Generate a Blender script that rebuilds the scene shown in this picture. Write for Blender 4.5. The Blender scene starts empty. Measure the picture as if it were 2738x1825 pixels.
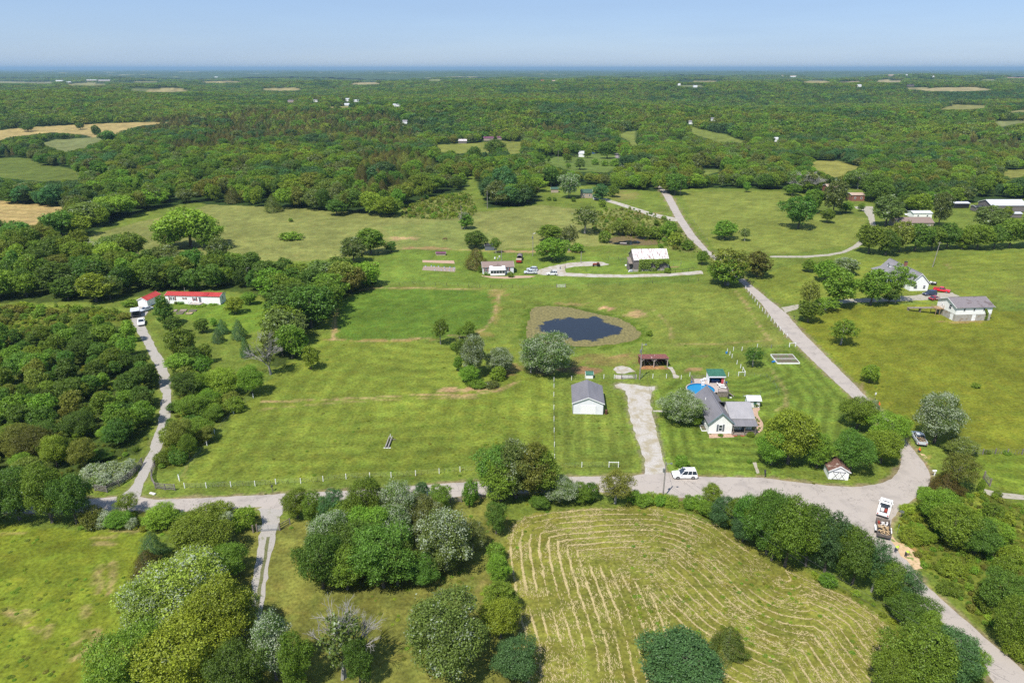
import bpy, math, random
import numpy as np
from mathutils import Vector, Matrix, noise as mnoise
from mathutils.geometry import tessellate_polygon
random.seed(7); RNG = np.random.default_rng(7)
R = math.radians
sc = bpy.context.scene
col = sc.collection

# ------------------------------------------------------------------ camera, world, sun, exposure
FPX = 1850.0; CX = 1369.0; CY = 912.5; HOR = 183.0; CAMH = 75.0     # photograph is 2738 x 1825
TH = math.atan((CY - HOR) / FPX); CT, ST = math.cos(TH), math.sin(TH)
cam = bpy.data.objects.new('camera', bpy.data.cameras.new('camera')); col.objects.link(cam)
cam.location = (0, 0, CAMH); cam.rotation_euler = (math.pi / 2 - TH, 0, 0)
cam.data.sensor_width = 36; cam.data.lens = 36 * FPX / 2738
cam.data.clip_start = 1; cam.data.clip_end = 150000
sc.camera = cam
SUN_EL, SUN_AZ = R(58), math.atan2(-0.56, -0.83)        # horizontal direction towards the sun (x, y) = behind left
w = bpy.data.worlds.new('World'); sc.world = w; w.use_nodes = True
nt = w.node_tree; bg = nt.nodes['Background']
sky = nt.nodes.new('ShaderNodeTexSky'); sky.sky_type = 'NISHITA'; sky.sun_disc = False
sky.sun_elevation = SUN_EL; sky.sun_rotation = SUN_AZ
sky.altitude = 300; sky.air_density = 1.0; sky.dust_density = 0.2; sky.ozone_density = 3.0
blu = nt.nodes.new('ShaderNodeMixRGB'); blu.blend_type = 'MULTIPLY'; blu.inputs[0].default_value = 1; blu.inputs[2].default_value = (.76, .83, 1.08, 1)
nt.links.new(sky.outputs[0], blu.inputs[1]); tc = nt.nodes.new('ShaderNodeTexCoord'); mpg = nt.nodes.new('ShaderNodeMapping'); mpg.inputs['Scale'].default_value = (1.5, 1.5, 14); cn = nt.nodes.new('ShaderNodeTexNoise'); cn.inputs['Scale'].default_value = 1.6; cn.inputs['Detail'].default_value = 7; cn.inputs['Roughness'].default_value = .6
cm_ = nt.nodes.new('ShaderNodeMapRange'); cm_.inputs[1].default_value = .42; cm_.inputs[2].default_value = .75; cm_.inputs[3].default_value = .5; cm_.inputs[4].default_value = .72
cl_ = nt.nodes.new('ShaderNodeMixRGB'); cl_.inputs[2].default_value = (3.0, 4.25, 6.1, 1)   # flat blue mixed in to even the sky's tone, plus thin high cloud
nt.links.new(tc.outputs['Generated'], mpg.inputs[0]); nt.links.new(mpg.outputs[0], cn.inputs['Vector']); nt.links.new(cn.outputs[0], cm_.inputs[0]); nt.links.new(cm_.outputs[0], cl_.inputs[0]); nt.links.new(blu.outputs[0], cl_.inputs[1]); nt.links.new(cl_.outputs[0], bg.inputs[0]); bg.inputs[1].default_value = 0.085

sun = bpy.data.objects.new('sun', bpy.data.lights.new('sun', 'SUN')); col.objects.link(sun)
sun.data.energy = 4.6; sun.data.angle = R(0.53); sun.data.color = (1, 0.95, 0.87)
sd = Vector((math.sin(SUN_AZ) * math.cos(SUN_EL), math.cos(SUN_AZ) * math.cos(SUN_EL), math.sin(SUN_EL)))
sun.rotation_euler = sd.to_track_quat('Z', 'Y').to_euler(); sun.location = (0, -50, 200)
sc.view_settings.view_transform = 'Standard'; sc.view_settings.look = 'None'
sc.view_settings.exposure = 0.6; sc.view_settings.gamma = 1; sc.view_settings.use_curve_mapping = False
sc.cycles.max_bounces = 6; sc.cycles.diffuse_bounces = 3; sc.cycles.glossy_bounces = 3
sc.cycles.transmission_bounces = 4; sc.cycles.volume_bounces = 1; sc.cycles.transparent_max_bounces = 6
sc.cycles.use_denoising = False

# ------------------------------------------------------------------ photograph <-> place
CR = dict(O=(0,0,1/1.1641),A=(0,1200,2.5086),B=(700,1200,2.5086),C=(1400,1200,2.5086),D=(2038,1200,2.5086),
 E=(0,700,2.613),F=(700,700,2.613),G=(1400,700,2.613),H=(2038,700,2.613),
 I=(0,170,2.8514),J=(700,170,2.8514),K=(1400,170,2.8514),L=(2038,170,2.8514),
 a=(1800,970,7.127),b=(2300,1310,7.466),h=(2280,660,5.8825),m=(1280,650,8.404),n=(1620,620,9.804),
 r=(330,760,7.843),t=(1680,900,8.404),v=(2400,1100,5.6), S=(0,0,1))
def S(k, x, y):
    ox, oy, s = CR[k]; return ox + x / s, oy + y / s
def poly(k, *pts): return [S(k, x, y) for x, y in pts]
def lattice(seed):
    return np.random.default_rng(seed).random((256, 256))
LAT = [lattice(s) for s in range(8)]
def vnoise(x, y, s, k=0):
    x = np.asarray(x, float) / s + 1000.5 * (k + 1); y = np.asarray(y, float) / s + 517.3 * (k + 1)
    xi = np.floor(x).astype(int); yi = np.floor(y).astype(int); fx = x - xi; fy = y - yi
    fx = fx * fx * (3 - 2 * fx); fy = fy * fy * (3 - 2 * fy); L = LAT[k % 8]
    a = L[xi & 255, yi & 255]; b = L[(xi + 1) & 255, yi & 255]; c = L[xi & 255, (yi + 1) & 255]; d = L[(xi + 1) & 255, (yi + 1) & 255]
    return a + (b - a) * fx + (c - a) * fy + (a - b - c + d) * fx * fy
def height(x, y):
    x = np.asarray(x, float); y = np.asarray(y, float)
    d = np.hypot(x, y)
    m = np.clip((d - 420) / 900, 0, 1); m = m * m * (3 - 2 * m)
    far = np.clip(1 - (d - 9000) / 15000, 0.25, 1)
    return m * far * ((vnoise(x, y, 520, 1) - .5) * 44 + (vnoise(x, y, 190, 2) - .5) * 10 + (vnoise(x, y, 1700, 3) - .5) * 26)
def project(x, y, z):
    dy = np.asarray(y, float); dz = np.asarray(z, float) - CAMH
    zc = dy * CT - dz * ST; yc = -dz * CT - dy * ST
    zc = np.where(zc > 1, zc, 1)
    return CX + FPX * np.asarray(x, float) / zc, CY + FPX * yc / zc
def ray(px, py):
    dx, dy = px - CX, py - CY
    return dx, FPX * CT - dy * ST, -(dy * CT + FPX * ST)
def at(px, py, h=0.0):
    """the point of the land seen at a pixel of the photograph"""
    dx, fw, dn = ray(px, py); t = (h - CAMH) / dn
    if fw * t < 415: return Vector((dx * t, fw * t, h))
    t = 300 / fw; st = 4 / fw; last = t
    for _ in range(6000):
        z = CAMH + dn * t
        if z < float(height(dx * t, fw * t)) + h: break
        last = t; t += st; st *= 1.004
    for _ in range(12):
        mid = (last + t) / 2
        if CAMH + dn * mid < float(height(dx * mid, fw * mid)) + h: t = mid
        else: last = mid
    return Vector((dx * t, fw * t, float(height(dx * t, fw * t)) + h))
def atk(k, x, y, h=0.0): return at(*S(k, x, y), h)
def inpoly(px, py, P):
    px = np.asarray(px, float); py = np.asarray(py, float); r = np.zeros(px.shape, bool)
    xs = [p[0] for p in P]; ys = [p[1] for p in P]
    bb = (px >= min(xs)) & (px <= max(xs)) & (py >= min(ys)) & (py <= max(ys))
    if not bb.any(): return r
    qx, qy = px[bb], py[bb]; q = np.zeros(qx.shape, bool)
    for i in range(len(P)):
        x0, y0 = P[i]; x1, y1 = P[i - 1]
        if y0 == y1: continue
        c = (y0 > qy) != (y1 > qy)
        q ^= c & (qx < (x1 - x0) * (qy - y0) / (y1 - y0) + x0)
    r[bb] = q; return r
def dist_poly(x, y, P, closed=True):
    d = np.full(np.shape(x), 1e9)
    n = len(P)
    for i in range(0 if closed else 1, n):
        x0, y0 = P[i - 1]; x1, y1 = P[i]
        vx, vy = x1 - x0, y1 - y0; L = vx * vx + vy * vy + 1e-9
        t = np.clip(((x - x0) * vx + (y - y0) * vy) / L, 0, 1)
        d = np.minimum(d, np.hypot(x - x0 - t * vx, y - y0 - t * vy))
    return d
def lin(r, g, b):
    f = lambda v: (v / 255 / 12.92 if v / 255 <= .04045 else ((v / 255 + .055) / 1.055) ** 2.4)
    return np.array([f(r), f(g), f(b)])

# ------------------------------------------------------------------ materials
MATS = {}
def nodes(name):
    m = bpy.data.materials.new(name); m.use_nodes = True; MATS[name] = m
    t = m.node_tree; return m, t, t.nodes['Principled BSDF']
def N(t, typ, **kw):
    n = t.nodes.new('ShaderNode' + typ)
    for k, v in kw.items():
        if k.startswith('i_'): n.inputs[k[2:].replace('_', ' ')].default_value = v
        else: setattr(n, k, v)
    return n
def coord(t, kind='Object', scale=(1, 1, 1)):
    c = N(t, 'TexCoord'); mp = N(t, 'Mapping'); mp.inputs['Scale'].default_value = scale
    t.links.new(c.outputs[kind], mp.inputs[0]); return mp.outputs[0]
def noisy(name, c1, c2, scale=2.0, rough=.8, metal=0, bump=.0, stretch=(1, 1, 1), contrast=(.35, .65), spec=.3, c3=None, s3=.4, lim3=(.55, .62)):
    """surface whose colour wanders between c1 and c2, with optional blotches of c3"""
    if not min(c2) > .5: c1, c2 = tuple(v * .76 for v in c1), tuple(v * .76 for v in c2)
    if c3 is not None: c3 = tuple(v * .8 for v in c3)
    m, t, b = nodes(name)
    co = coord(t, 'Object', stretch)
    n = N(t, 'TexNoise'); n.inputs['Scale'].default_value = scale; n.inputs['Detail'].default_value = 6; n.inputs['Roughness'].default_value = .62
    t.links.new(co, n.inputs['Vector'])
    cr = N(t, 'ValToRGB'); cr.color_ramp.elements[0].position, cr.color_ramp.elements[1].position = contrast
    cr.color_ramp.elements[0].color = (*c1, 1); cr.color_ramp.elements[1].color = (*c2, 1)
    t.links.new(n.outputs[0], cr.inputs[0]); out = cr.outputs[0]
    if c3 is not None:
        n3 = N(t, 'TexNoise'); n3.inputs['Scale'].default_value = s3; n3.inputs['Detail'].default_value = 7; t.links.new(co, n3.inputs['Vector'])
        mr = N(t, 'MapRange'); mr.inputs[1].default_value, mr.inputs[2].default_value = lim3; t.links.new(n3.outputs[0], mr.inputs[0])
        mx = N(t, 'Mix', data_type='RGBA'); mx.inputs[7].default_value = (*c3, 1)
        t.links.new(mr.outputs[0], mx.inputs[0]); t.links.new(out, mx.inputs[6]); out = mx.outputs[2]
    t.links.new(out, b.inputs['Base Color'])
    b.inputs['Roughness'].default_value = rough; b.inputs['Metallic'].default_value = metal; b.inputs['Specular IOR Level'].default_value = spec
    if bump:
        bp = N(t, 'Bump'); bp.inputs['Strength'].default_value = bump; bp.inputs['Distance'].default_value = .03
        t.links.new(n.outputs[0], bp.inputs['Height']); t.links.new(bp.outputs[0], b.inputs['Normal'])
    return m
def plain(name, c, rough=.6, metal=0, spec=.4):
    k = .88
    return noisy(name, tuple(v * k for v in c), c, scale=1.7, rough=rough, metal=metal, spec=spec)
def siding(name, c, pitch, depth=.35, vertical=False, rough=.6, dirt=None):
    """board or rib relief as bump only"""
    m, t, b = nodes(name)
    co = coord(t, 'Object')
    wv = N(t, 'TexWave', wave_type='BANDS', bands_direction='X' if vertical else 'Z', wave_profile='SAW')
    wv.inputs['Scale'].default_value = 1 / pitch / 6.283 * 2 * math.pi / 2 * .3183 * 2 if False else 0.314 / pitch
    t.links.new(co, wv.inputs['Vector'])
    n = N(t, 'TexNoise'); n.inputs['Scale'].default_value = 1.2; n.inputs['Detail'].default_value = 5; t.links.new(co, n.inputs['Vector'])
    cr = N(t, 'ValToRGB'); d = dirt or tuple(v * .82 for v in c)
    cr.color_ramp.elements[0].position, cr.color_ramp.elements[1].position = .3, .6
    cr.color_ramp.elements[0].color = (*d, 1); cr.color_ramp.elements[1].color = (*c, 1)
    t.links.new(n.outputs[0], cr.inputs[0]); t.links.new(cr.outputs[0], b.inputs['Base Color'])
    bp = N(t, 'Bump'); bp.inputs['Strength'].default_value = depth; bp.inputs['Distance'].default_value = .03
    t.links.new(wv.outputs[1], bp.inputs['Height']); t.links.new(bp.outputs[0], b.inputs['Normal'])
    b.inputs['Roughness'].default_value = rough
    return m
def M(n): return MATS[n]
siding('white_siding', (.84, .84, .83), .2, depth=.2, dirt=(.76, .755, .74))
siding('grey_white_siding', (.68, .69, .72), .2, depth=.2, dirt=(.6, .6, .62))
siding('white_metal_wall', (.72, .73, .77), .3, depth=.2, dirt=(.66, .66, .69), vertical=True, rough=.45)
noisy('grey_metal_roof', (.20, .195, .215), (.25, .24, .26), scale=.7, rough=.5, metal=.0, stretch=(1, .3, 1))
noisy('light_metal_roof', (.33, .325, .345), (.40, .39, .41), scale=.7, rough=.45, metal=.0, stretch=(1, .3, 1))
noisy('red_metal_roof', (.46, .05, .045), (.54, .075, .065), scale=.6, rough=.45)
noisy('dark_red_metal', (.36, .03, .03), (.44, .04, .04), scale=.6, rough=.5)
noisy('rust_white_roof', (.47, .43, .43), (.64, .61, .61), scale=1.2, rough=.6, metal=.0, stretch=(3, .35, .35), c3=(.20, .09, .06), s3=1.0, lim3=(.52, .66))
noisy('rust_roof', (.19, .065, .05), (.30, .12, .10), scale=1.6, rough=.8, stretch=(2, .6, 1), c3=(.6, .5, .5), s3=.8, lim3=(.62, .67))
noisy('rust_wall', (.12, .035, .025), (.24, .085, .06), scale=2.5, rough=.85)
noisy('grey_shingle', (.21, .20, .215), (.30, .29, .31), scale=5, rough=.9, bump=.3)
noisy('brown_shingle', (.22, .16, .14), (.33, .25, .22), scale=5, rough=.9, bump=.3)
noisy('mauve_shingle', (.19, .165, .175), (.27, .24, .25), scale=3, rough=.85, bump=.3, c3=(.15, .12, .12), s3=.4)
noisy('rust_shingle', (.11, .05, .035), (.24, .13, .10), scale=4, rough=.9, bump=.4, c3=(.35, .28, .24), s3=1.2)
noisy('green_roof', (.03, .12, .08), (.06, .20, .14), scale=2, rough=.6)
noisy('dull_green_roof', (.04, .09, .06), (.07, .14, .10), scale=2, rough=.6)
noisy('purple_roof', (.13, .05, .09), (.20, .08, .13), scale=2, rough=.6)
noisy('tan_roof', (.42, .30, .22), (.56, .43, .34), scale=2, rough=.8)
noisy('pale_metal_roof', (.50, .51, .54), (.64, .65, .67), scale=1, rough=.45, metal=.2, stretch=(3, .5, 1))
noisy('block', (.38, .36, .32), (.52, .49, .44), scale=1.2, rough=.95, bump=.3, c3=(.34, .28, .2), s3=.8)
noisy('brick_red', (.24, .09, .06), (.34, .15, .11), scale=6, rough=.9, bump=.3)
noisy('tan_wall', (.42, .34, .26), (.52, .43, .34), scale=1.5, rough=.85)
noisy('barn_board', (.12, .10, .10), (.28, .25, .24), scale=2, rough=.95, stretch=(6, 6, .4), bump=.4)
noisy('weathered_wood', (.17, .14, .115), (.33, .28, .24), scale=3, rough=.9, bump=.3)
noisy('pole_wood', (.26, .23, .21), (.40, .37, .34), scale=3, rough=.9, stretch=(1, 1, .3))
noisy('deck_wood', (.42, .35, .31), (.56, .49, .45), scale=2.5, rough=.9)
noisy('new_wood', (.36, .24, .13), (.48, .34, .2), scale=2.5, rough=.9)
noisy('fence_grey', (.15, .13, .12), (.33, .30, .28), scale=3, rough=.95)
noisy('dark_post', (.045, .04, .035), (.10, .085, .07), scale=3, rough=.9)
noisy('white_paint', (.76, .76, .76), (.82, .82, .82), scale=1.2, rough=.6, contrast=(.2, .8), c3=(.72, .69, .64), s3=1.3, lim3=(.6, .75))
plain('white_trim', (.8, .8, .81)); plain('blue_trim', (.26, .38, .45)); plain('grey_shutter', (.16, .18, .21))
plain('red_shutter', (.24, .05, .05)); plain('dark_interior', (.02, .02, .025)); plain('charcoal', (.05, .05, .055))  # dark_interior: near-black colour standing in for shade inside open sheds
plain('galv', (.42, .44, .46), rough=.4, metal=.6); plain('green_paint', (.05, .28, .2)); plain('rubber', (.018, .018, .018), rough=.9)
plain('rim', (.45, .45, .47), rough=.35, metal=.7); plain('chrome', (.6, .6, .62), rough=.2, metal=.9)
plain('head_lamp', (.75, .75, .72), rough=.15); plain('tail_lamp', (.5, .02, .02), rough=.2)
plain('plastic_blue', (.02, .22, .6), rough=.4); plain('plastic_white', (.82, .82, .82), rough=.4)
plain('curtain_red', (.62, .10, .11)); plain('tub_blue', (.02, .04, .13), rough=.3); plain('brown_plastic', (.13, .05, .03))
plain('hivis_yellow', (.62, .9, .06)); plain('hivis_orange', (.9, .17, .03)); plain('denim', (.06, .07, .10)); plain('grey_cloth', (.16, .17, .2))
plain('pink_cloth', (.75, .33, .34)); plain('skin', (.5, .3, .21)); plain('hair', (.06, .04, .03)); plain('khaki', (.3, .24, .17))
plain('terracotta', (.52, .18, .08)); plain('tractor_red', (.33, .05, .03)); plain('horse_brown', (.13, .045, .02)); plain('yellow_metal', (.7, .55, .12))
noisy('rubble', (.45, .42, .40), (.72, .70, .69), scale=3, rough=.9, bump=.4)
noisy('planks', (.40, .27, .14), (.62, .46, .27), scale=4, rough=.9)
noisy('mulch', (.40, .26, .18), (.58, .41, .30), scale=3, rough=1, bump=.4)
noisy('tilled_soil', (.26, .20, .16), (.42, .33, .26), scale=2, rough=1, bump=.4)
noisy('garden_soil', (.10, .085, .06), (.2, .17, .11), scale=3, rough=1, bump=.4, c3=(.08, .16, .03), s3=1.2)
noisy('stone', (.34, .33, .31), (.55, .53, .50), scale=3, rough=.95, bump=.4)
noisy('clay', (.50, .34, .18), (.68, .50, .32), scale=1.4, rough=1, bump=.4, c3=(.18, .24, .06), s3=.9)
for nm, c in dict(white=(.82, .82, .82), silver=(.50, .53, .57), red=(.62, .012, .02), navy=(.015, .025, .07), maroon=(.3, .02, .03), grey=(.25, .26, .29), blue=(.05, .12, .4)).items():
    m, t, b = nodes('car_' + nm); b.inputs['Base Color'].default_value = (*c, 1); b.inputs['Roughness'].default_value = .32
    b.inputs['Coat Weight'].default_value = .6; b.inputs['Coat Roughness'].default_value = .08
    nz = N(t, 'TexNoise'); nz.inputs['Scale'].default_value = 3; mr = N(t, 'MapRange'); mr.inputs[3].default_value = .25; mr.inputs[4].default_value = .5
    t.links.new(nz.outputs[0], mr.inputs[0]); t.links.new(mr.outputs[0], b.inputs['Roughness'])
m, t, b = nodes('glass'); b.inputs['Base Color'].default_value = (.03, .04, .055, 1); b.inputs['Roughness'].default_value = .08; b.inputs['Specular IOR Level'].default_value = .8
m, t, b = nodes('pool_water')
co = coord(t); n = N(t, 'TexNoise'); n.inputs['Scale'].default_value = 1.6; n.inputs['Detail'].default_value = 4; t.links.new(co, n.inputs['Vector'])
cr = N(t, 'ValToRGB'); cr.color_ramp.elements[0].color = (.008, .16, .33, 1); cr.color_ramp.elements[1].color = (.012, .22, .43, 1)
t.links.new(n.outputs[0], cr.inputs[0]); t.links.new(cr.outputs[0], b.inputs['Base Color']); b.inputs['Roughness'].default_value = .08
bp = N(t, 'Bump'); bp.inputs['Strength'].default_value = .15; bp.inputs['Distance'].default_value = .05; t.links.new(n.outputs[0], bp.inputs['Height']); t.links.new(bp.outputs[0], b.inputs['Normal'])

def leafmat(name, trans=.36, mass=False):
    """foliage: colour of the plant (object colour), each leaf a little different; alpha = share of pale leaf backs or blossom"""
    m = bpy.data.materials.new(name); m.use_nodes = True; MATS[name] = m; t = m.node_tree
    t.nodes.clear(); out = N(t, 'OutputMaterial')
    oi = N(t, 'ObjectInfo'); at_ = N(t, 'Attribute'); at_.attribute_name = 'rnd'
    mr = N(t, 'MapRange'); mr.inputs[3].default_value = .38; mr.inputs[4].default_value = 1.7; t.links.new(at_.outputs['Fac'], mr.inputs[0])
    tint = N(t, 'Attribute'); tint.attribute_type = 'INSTANCER'; tint.attribute_name = 'tint'; tin = tint.outputs['Color'] if mass else oi.outputs['Color']
    hs = N(t, 'HueSaturation'); t.links.new(tin, hs.inputs['Color']); t.links.new(mr.outputs[0], hs.inputs['Value'])
    mh = N(t, 'MapRange'); mh.inputs[3].default_value = .478; mh.inputs[4].default_value = .512; t.links.new(oi.outputs['Random'], mh.inputs[0]); t.links.new(mh.outputs[0], hs.inputs['Hue'])
    mv = N(t, 'MapRange'); mv.inputs[3].default_value = .8; mv.inputs[4].default_value = 1.18; t.links.new(oi.outputs['Random'], mv.inputs[0])
    hs2 = N(t, 'HueSaturation'); t.links.new(hs.outputs[0], hs2.inputs['Color']); t.links.new(mv.outputs[0], hs2.inputs['Value'])
    a2 = N(t, 'Attribute'); a2.attribute_name = 'rnd2'
    lt = N(t, 'Math', operation='LESS_THAN'); t.links.new(a2.outputs['Fac'], lt.inputs[0]); t.links.new(tint.outputs['Alpha'] if mass else oi.outputs['Alpha'], lt.inputs[1])
    mx = N(t, 'Mix', data_type='RGBA'); mx.inputs[7].default_value = (.37, .42, .30, 1); t.links.new(lt.outputs[0], mx.inputs[0]); t.links.new(hs2.outputs[0], mx.inputs[6])
    df = N(t, 'BsdfDiffuse'); tr = N(t, 'BsdfTranslucent'); t.links.new(mx.outputs[2], df.inputs[0])
    br = N(t, 'MixRGB', blend_type='MULTIPLY'); br.inputs[0].default_value = 1; br.inputs[2].default_value = (1.25, 1.25, .55, 1); t.links.new(mx.outputs[2], br.inputs[1]); t.links.new(br.outputs[0], tr.inputs[0])
    ms = N(t, 'MixShader'); ms.inputs[0].default_value = trans; t.links.new(df.outputs[0], ms.inputs[1]); t.links.new(tr.outputs[0], ms.inputs[2])
    gl = N(t, 'BsdfGlossy'); gl.inputs['Roughness'].default_value = .5; gl.inputs[0].default_value = (.9, .95, 1, 1)
    m2 = N(t, 'MixShader'); m2.inputs[0].default_value = .015; t.links.new(ms.outputs[0], m2.inputs[1]); t.links.new(gl.outputs[0], m2.inputs[2])
    t.links.new(m2.outputs[0], out.inputs[0]); return m
leafmat('leaf'); leafmat('leaf_mass', mass=True)
noisy('bark', (.10, .085, .07), (.2, .175, .15), scale=4, rough=.95, stretch=(1, 1, .3))
noisy('pale_bark', (.30, .28, .26), (.46, .44, .41), scale=4, rough=.95, stretch=(1, 1, .3))

# ------------------------------------------------------------------ mesh helpers
class MB:
    def __init__(s): s.v = []; s.f = []
    def box(s, x0, y0, z0, x1, y1, z1):
        n = len(s.v)
        s.v += [(x0,y0,z0),(x1,y0,z0),(x1,y1,z0),(x0,y1,z0),(x0,y0,z1),(x1,y0,z1),(x1,y1,z1),(x0,y1,z1)]
        s.f += [tuple(n+i for i in f) for f in ((3,2,1,0),(4,5,6,7),(0,1,5,4),(1,2,6,5),(2,3,7,6),(3,0,4,7))]; return s
    def hexa(s, P):
        n = len(s.v); s.v += [tuple(p) for p in P]
        s.f += [tuple(n+i for i in f) for f in ((3,2,1,0),(4,5,6,7),(0,1,5,4),(1,2,6,5),(2,3,7,6),(3,0,4,7))]; return s
    def tube(s, p0, p1, r0, r1=None, n=6):
        p0 = Vector(p0); p1 = Vector(p1); r1 = r0 if r1 is None else r1
        d = (p1 - p0)
        if d.length < 1e-6: return s
        d.normalize(); u = d.cross(Vector((0, 0, 1)) if abs(d.z) < .95 else Vector((1, 0, 0))).normalized(); v = d.cross(u); b = len(s.v)
        for p, r in ((p0, r0), (p1, r1)):
            for i in range(n):
                a = 2 * math.pi * i / n; s.v.append(tuple(p + (u * math.cos(a) + v * math.sin(a)) * r))
        for i in range(n):
            j = (i + 1) % n; s.f.append((b+i, b+j, b+n+j, b+n+i))
        s.f.append(tuple(b + i for i in reversed(range(n)))); s.f.append(tuple(b + n + i for i in range(n))); return s
    def beam(s, p0, p1, w, h=None):
        """square bar between two points"""
        h = h or w; p0 = Vector(p0); p1 = Vector(p1); d = (p1 - p0).normalized()
        u = d.cross(Vector((0, 0, 1)) if abs(d.z) < .95 else Vector((0, 1, 0))).normalized() * w / 2; v = d.cross(u.normalized()) * h / 2
        return s.hexa([p0-u-v, p0+u-v, p1+u-v, p1-u-v, p0-u+v, p0+u+v, p1+u+v, p1-u+v])
    def prism(s, pts, z0, z1):
        """upright prism over an outline"""
        n = len(s.v); k = len(pts)
        s.v += [(p[0], p[1], z0) for p in pts] + [(p[0], p[1], z1) for p in pts]
        for i in range(k):
            j = (i + 1) % k; s.f.append((n+i, n+j, n+k+j, n+k+i))
        s.f.append(tuple(n + k + i for i in range(k))); s.f.append(tuple(n + i for i in reversed(range(k)))); return s
    def extrude_y(s, prof, y0, y1, in0=0, in1=0):
        """profile in x,z extruded along y"""
        n = len(s.v); k = len(prof)
        cx = sum(p[0] for p in prof) / k
        s.v += [(p[0] + (cx - p[0]) * in0, y0, p[1]) for p in prof] + [(p[0] + (cx - p[0]) * in1, y1, p[1]) for p in prof]
        for i in range(k):
            j = (i + 1) % k; s.f.append((n+i, n+j, n+k+j, n+k+i))
        s.f.append(tuple(n + i for i in reversed(range(k)))); s.f.append(tuple(n + k + i for i in range(k))); return s
    def quad(s, a, b, c, d):
        n = len(s.v); s.v += [tuple(a), tuple(b), tuple(c), tuple(d)]; s.f.append((n, n+1, n+2, n+3)); return s
    def mesh(s, name, mat):
        me = bpy.data.meshes.new(name); me.from_pydata(s.v, [], s.f)
        if mat: me.materials.append(M(mat) if isinstance(mat, str) else mat)
        return me
def link(name, me, parent=None):
    o = bpy.data.objects.new(name, me); col.objects.link(o); o.parent = parent; return o
def part(parent, name, mb, mat, label=None, smooth=False, bevel=0):
    me = mb.mesh(name, mat); o = link(name, me, parent)
    if label: o['label'] = label
    if smooth:
        me.polygons.foreach_set('use_smooth', [True] * len(me.polygons))
    if bevel:
        b = o.modifiers.new('b', 'BEVEL'); b.width = bevel; b.segments = 2; b.limit_method = 'ANGLE'
    return o
def tag(o, label=None, cat=None, group=None, kind=None):
    for k, v in (('label', label), ('category', cat), ('group', group), ('kind', kind)):
        if v: o[k] = v
    return o
def thing(name, label, cat, loc, rz=0, group=None):
    o = bpy.data.objects.new(name, None); col.objects.link(o); o.empty_display_size = .5
    o.location = loc; o.rotation_euler = (0, 0, rz); return tag(o, label, cat, group)
def copy_thing(root, loc, rz, label, group=None, scale=None):
    r = root.copy(); col.objects.link(r); r.location = loc; r.rotation_euler = (0, 0, rz)
    if scale: r.scale = scale
    r['label'] = label
    if group: r['group'] = group
    for ch in root.children:
        c = ch.copy(); col.objects.link(c); c.parent = r
        for g in ch.children:
            d = g.copy(); col.objects.link(d); d.parent = c
    return r

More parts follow.
